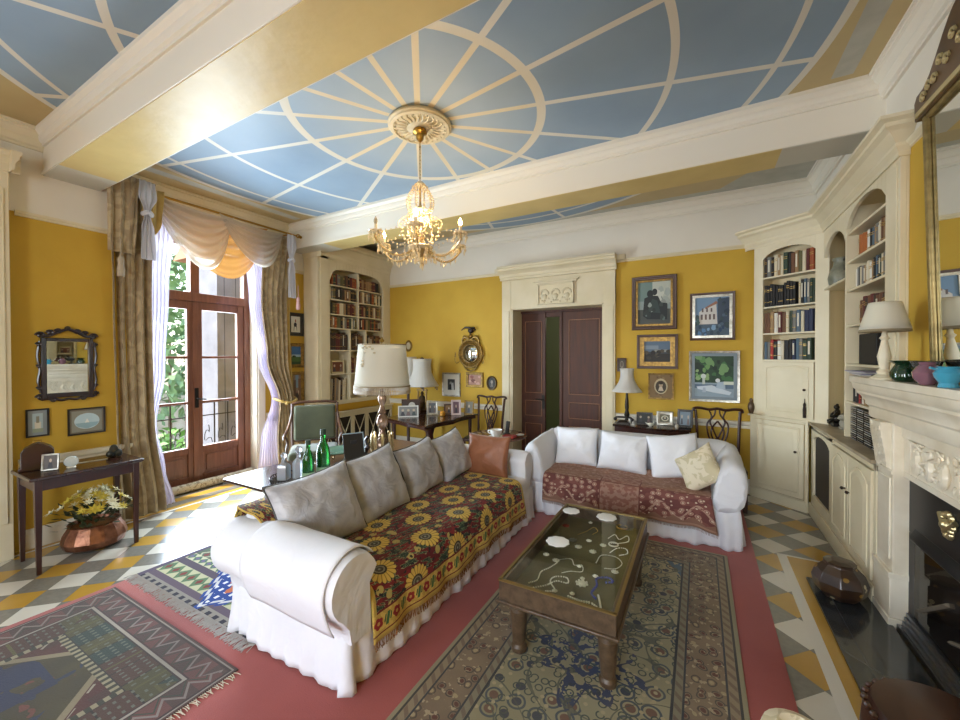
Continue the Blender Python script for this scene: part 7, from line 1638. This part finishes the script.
panel('voile', M_sheer, sr, [(3.25,2.98,3.28,0),(2.4,3.06,3.30,0),(1.6,3.17,3.36,0),(1.05,3.36,3.46,0),(0.5,3.20,3.44,0.0),(0.03,3.12,3.46,0.05)], -5.17, 8, 0.018, thick=0, seed=4)
rod = thing('curtain_rod', 'brass curtain rod with scroll finial above the french door', 'rod', (0, 0, 0))
m = MB(); m.tube([(-5.05, 1.55, 3.37), (-5.05, 3.68, 3.37)], 0.014, 10); m.build('pole', M_brass, rod)
m = MB(); m.tube([(-5.05, 3.70+0.035*cos(a*0.6)*(1-a/16), 3.37+0.035*sin(a*0.6)*(1-a/16)) for a in range(14)], 0.009, 7); m.ball((-5.05,3.74,3.37),0.022,8,6); m.build('finial', M_brass, rod)
m = MB()
for y in (1.60, 3.60): m.tube([(LX if y > 2 else NX-0.2, y, 3.40), (-5.05, y, 3.37)], 0.010)
m.build('bracket', M_brass, rod)
def swag(name, label, y0, y1, ztop, drop, mt, x, folds, seed, skew=0.0, depth=0.10, top=0.06, thick=0, ztop1=None):
    s = thing(name, label, 'swag', (0, 0, 0)); zt1 = ztop1 if ztop1 is not None else ztop
    def fn(u, v):
        c = 4*u*(1-u); uu = u + skew*c*v*0.3
        zt = ztop+(zt1-ztop)*u; w = 0.5-0.5*cos(pi*u); 
        y = y0+(y1-y0)*(0.5+(uu-0.5)*(1-0.10*v)); 
        z = zt - top*v*(1-c) - drop*(0.10+0.90*v)*c**0.85 + 0.0; 
        fx = depth*c*(0.4+0.6*v) + 0.018*sin(v*folds*2*pi+seed)*(0.25+c) 
        return (x+fx, y, z)
    drape('cloth', fn, 40, 60, mt, s, thick); return s
swag('swag', 'large ivory voile swag on the left, looped in front of the ochre cloth', 1.90, 2.80, 3.40, 0.74, M_voile, -5.03, 6, 0.5, skew=0.25, ztop1=3.36)
swag('swag', 'smaller ivory voile swag on the right, beside the rod finial', 2.62, 3.46, 3.36, 0.56, M_voile, -5.02, 6, 1.5, skew=0.1, ztop1=3.34)
swag('swag', 'ochre translucent swag hanging behind the two ivory ones', 2.00, 3.30, 3.38, 0.78, M_ochre, -5.12, 5, 2.5, skew=0.2, depth=0.07)
def jabot(name, label, yc, x, ztop, parts):
    s = thing(name, label, 'valance', (0, 0, 0)); return s
jb = thing('valance', 'beige damask cascade falling over the top of the left curtain', 'valance', (0, 0, 0))
panel('cascade', M_damask, jb, [(3.42,1.55,1.80,0.0),(3.1,1.56,1.79,0),(2.66,1.555,1.76,0.0)], -4.90, 3, 0.03, nz=14, seed=6)
panel('gold_cascade', M_gold_silk, jb, [(3.38,1.80,2.02,0.0),(3.05,1.84,2.00,0),(2.80,1.88,1.90,0.0)], -4.94, 2, 0.02, nz=12, seed=7)
def scarf(label, y, x, zt, zk, zb, w, seed):
    s = thing('scarf', label, 'scarf', (0, 0, 0))
    panel('tail', M_wvoile, s, [(zt,y-w*0.9,y+w*0.9,0.0),((zt+zk)/2,y-w,y+w,0.01),(zk+0.03,y-w*0.35,y+w*0.35,0),(zk-0.03,y-w*0.35,y+w*0.35,0),(zk-0.15,y-w*0.7,y+w*0.7,0),(zb,y-w*0.8,y+w*0.95,0.0)], x, 3, 0.022, n=30, nz=34, thick=0.002, seed=seed)
    m = MB(); m.tube([(x+0.03*cos(a), y+w*0.45*sin(a), zk+0.01*cos(2*a)) for a in [2*pi*k/16 for k in range(17)]], 0.022, 8); m.build('knot', M_wvoile, s); return s
scarf('white voile scarf knotted at the top of the left curtain', 1.845, -4.84, 3.40, 3.08, 2.62, 0.075, 8)
scarf('white voile scarf knotted near the right end of the curtain rod', 3.52, -4.95, 3.33, 2.98, 2.46, 0.07, 9)
def tassel(label, x, y, z, mt, s=1.0):
    t = thing('tassel', label, 'tassel', (x, y, z)); MB().lathe([(0.022*s,0),(0.024*s,0.05*s),(0.016*s,0.10*s),(0.022*s,0.115*s),(0.018*s,0.135*s),(0.008*s,0.15*s)], 12).build('skirt', mt, t); MB().tube([(0,0,0.14*s),(0,0,0.28*s)], 0.004).build('cord', mt, t)
M_tas = mat('beige_tassel_silk', '#ab9c86', rough=0.7); M_tas2 = mat('pink_tassel_silk', '#b9908a', rough=0.7)
tassel('beige tassel hanging below the cascade of the left curtain', -4.86, 1.64, 2.42, M_tas, 1.3)
tassel('pink tassel hanging below the right-hand scarf', -4.92, 3.60, 2.30, M_tas2, 1.2)
# draught excluder along the threshold
de = tag(MB().tube([(-5.43, 1.98, 0.055), (-5.42, 2.3, 0.052), (-5.43, 2.7, 0.054), (-5.42, 3.0, 0.052), (-5.43, 3.24, 0.055)], 0.052, 14).build('draught_excluder', mat('floral_cotton', rough=0.9, build=lambda b: mixc(noise(coords()[0], 26, 2) > 0.56, mixc(noise(coords()[0], 40, 2) > 0.62, '#cfc8b2', '#8f7c68'), '#a5977e'))), 'floral fabric draught excluder lying along the french door threshold', 'draught excluder')

# ------------------------------------------------------------ ceiling rose and chandelier
CX, CYY = -2.06, 2.67
rs = thing('ceiling_rose', 'round moulded plaster rose on the painted ceiling above the chandelier', 'ceiling rose', (CX, CYY, 3.52))
rs.scale = (0.88, 0.88, 1)
MB().lathe([(0.0,0.08),(0.285,0.08),(0.30,0.065),(0.30,0.05),(0.285,0.045),(0.28,0.035),(0.25,0.03),(0.245,0.038),(0.14,0.045),(0.11,0.03),(0.06,0.028),(0.0,0.03)], 48).build('disc', mat('rose_plaster', rough=0.7, build=mottle('#e2d6b6', '#d4c49c', 9)), rs)
m = MB()
for k in range(24):
    a = 2*pi*k/24; m.tube(catmull([(0.12*cos(a),0.12*sin(a),0.038),(0.17*cos(a+0.06),0.17*sin(a+0.06),0.035),(0.22*cos(a),0.22*sin(a),0.042)],3), 0.010, 5, flat=0.5); 
    m.ball((0.235*cos(a+0.13),0.235*sin(a+0.13),0.035), 0.012, 6, 4)
m.build('acanthus_relief', mat('rose_plaster'), rs)
ch = thing('chandelier', 'small crystal chandelier with curved glass arms and lit candle bulbs', 'chandelier', (CX, CYY, 2.42))
M_cr = mat('chandelier_crystal', '#ffe9bd', rough=0.10, trans=0.2, ior=1.5, coat=1.0); M_arm = mat('amber_glass_arm', '#e8c88c', rough=0.08, trans=0.5, coat=0.5); M_bulb = mat('lit_candle_bulb', '#fff0d0', rough=0.3, emit='#ffc978', estr=40)
M_bulb_off = mat('frosted_bulb', '#e8d6b0', rough=0.2, trans=0.5)
MB().lathe([(0.0,1.125),(0.055,1.125),(0.06,1.10),(0.035,1.085),(0.03,1.05),(0.012,1.03),(0.0,1.03)], 18).build('canopy', M_brass, ch)
m = MB(); m.tube([(0,0,1.04),(0,0,0.98)], 0.004)
for k in range(10): z = 0.98-0.030*k; M_ = T(0,0,z, rz=(k % 2)*pi/2); m.tube([(0.007*cos(2*pi*j/10), 0, 0.02*sin(2*pi*j/10)) for j in range(11)], 0.0022, 4, M=M_)
m.build('chain', M_brass, ch)
MB().lathe([(0.0,0.06),(0.02,0.07),(0.05,0.11),(0.055,0.14),(0.025,0.17),(0.02,0.20),(0.045,0.23),(0.03,0.27),(0.018,0.30),(0.035,0.34),(0.018,0.38),(0.02,0.42),(0.03,0.46),(0.012,0.50),(0.01,0.52),(0.0,0.525)], 16).build('stem', M_arm, ch)
MB().lathe([(0.02,0.12),(0.09,0.13),(0.11,0.145),(0.105,0.15),(0.03,0.14)], 24).build('bowl', M_cr, ch)
MB().lathe([(0.01,0.43),(0.05,0.44),(0.065,0.455),(0.06,0.46),(0.01,0.45)], 20).build('bowl', M_cr, ch)
def drop(m, p, s=0.010, h=0.034):
    x, y, z = p; m.add([(x,y,z),(x+s,y,z-h*0.55),(x,y+s,z-h*0.55),(x-s,y,z-h*0.55),(x,y-s,z-h*0.55),(x,y,z-h)], [(0,1,2),(0,2,3),(0,3,4),(0,4,1),(5,2,1),(5,3,2),(5,4,3),(5,1,4)])
def bead(m, p, r=0.006): m.ball(p, r*1.35, 6, 4)
NA = 6
for k in range(NA):
    a = radians(-57) + 2*pi*k/NA; ca, sa = cos(a), sin(a); R = 0.385
    P = lambda r, z: (r*ca, r*sa, z)
    MB().tube(catmull([P(0.03,0.15),P(0.12,0.08),P(0.22,0.05),P(0.31,0.08),P(R,0.16),P(R,0.20)], 6), 0.010, 8).build('arm', M_arm, ch)
    pan = MB().lathe([(0.012,0.0),(0.05,0.008),(0.058,0.018),(0.05,0.018),(0.012,0.008)], 16, T(R*ca, R*sa, 0.20)).build('drip_pan', M_cr, ch)
    m = MB(); m.lathe([(0.012,0),(0.013,0.05),(0.010,0.055)], 10, T(R*ca, R*sa, 0.215)); m.build('candle_tube', mat('ivory_lacquer'), ch)
    lit = True
    MB().lathe([(0.008,0.0),(0.016,0.02),(0.014,0.038),(0.006,0.055),(0.0,0.065)], 10, T(R*ca, R*sa, 0.27)).build('bulb', M_bulb if k in (0,1,4) else M_bulb_off, ch)
    m = MB()
    for j in range(10):
        b = 2*pi*j/10; x, y = R*ca+0.054*cos(b), R*sa+0.054*sin(b); bead(m, (x,y,0.205)); drop(m, (x,y,0.198), 0.010, 0.04 if j % 2 else 0.07)
    for j in range(6):
        t = j/5; drop(m, P(0.10+0.24*t, 0.075-0.03*sin(pi*t)+0.03*t), 0.010, 0.055)
    for j in range(9):          # string from the crown to the pan
        t = j/8; r = 0.05+(R-0.05)*t; z = 0.45+(0.24-0.45)*t - 0.07*sin(pi*t); bead(m, P(r, z), 0.006)
    drop(m, P(0.22, 0.04), 0.009, 0.05)
    m.build('crystal_strand', M_cr, ch, smooth=0, fix=False)
    a2 = a + pi/NA; m = MB()
    for j in range(12):
        t = j/11; aa = a+2*pi/NA*t; r = R*(0.96-0.30*sin(pi*t)); bead(m, (r*cos(aa), r*sin(aa), 0.185-0.08*sin(pi*t)), 0.006)
        if j % 3 == 1: drop(m, (r*cos(aa), r*sin(aa), 0.178-0.08*sin(pi*t)), 0.007, 0.035)
    for r, z in ((0.10,0.13),(0.075,0.10),(0.05,0.05)): drop(m, (r*cos(a2), r*sin(a2), z), 0.009, 0.05); drop(m, (r*ca, r*sa, z), 0.009, 0.05)
    for j in range(5): bead(m, (0.06*cos(a2)*(1+j*0.2), 0.06*sin(a2)*(1+j*0.2), 0.44-0.05*j), 0.007); drop(m, (0.058*cos(a2), 0.058*sin(a2), 0.44), 0.006, 0.03)
    # curled glass spray
    m.tube(catmull([(0.03*cos(a2),0.03*sin(a2),0.28),(0.10*cos(a2),0.10*sin(a2),0.40),(0.18*cos(a2),0.18*sin(a2),0.36),(0.17*cos(a2),0.17*sin(a2),0.30)],5), 0.004, 5)
    m.build('crystal_swag', M_cr, ch, smooth=0, fix=False)
# crown basket: a ring of strands from the top cap to the middle bowl
MB().lathe([(0.0,0.70),(0.03,0.69),(0.05,0.665),(0.045,0.66),(0.0,0.665)], 16).build('crown_cap', M_cr, ch)
MB().tube([(0,0,0.50),(0,0,0.70)], 0.010, 8).build('crown_stem', M_arm, ch)
for k in range(10):
    a = 2*pi*k/10; m = MB()
    for j in range(13):
        t = j/12; r = 0.045+0.055*sin(pi*t*0.9)+0.02*t; z = 0.66-0.24*t; bead(m, (r*cos(a), r*sin(a), z), 0.007)
    drop(m, (0.065*cos(a+0.3), 0.065*sin(a+0.3), 0.66), 0.010, 0.05); drop(m, (0.085*cos(a), 0.085*sin(a), 0.42), 0.011, 0.06)
    for j in range(9):
        t = j/8; r = 0.07+0.10*sin(pi*t); z = 0.42-0.26*t; bead(m, (r*cos(a+0.3), r*sin(a+0.3), z), 0.008)
    drop(m, (0.10*cos(a+0.3), 0.10*sin(a+0.3), 0.13), 0.012, 0.065); drop(m, (0.15*cos(a), 0.15*sin(a), 0.10), 0.011, 0.06); drop(m, (0.20*cos(a+0.3), 0.20*sin(a+0.3), 0.09), 0.010, 0.05)
    m.build('crystal_strand', M_cr, ch, smooth=0, fix=False)
m = MB(); m.ball((0,0,0.03), 0.026, 10, 8); drop(m, (0,0,0.01), 0.012, 0.05); m.build('finial_ball', M_cr, ch)
light('chandelier_glow', 'POINT', (CX, CYY, 2.80), 22, (1.0, 0.72, 0.38)).data.shadow_soft_size = 0.12
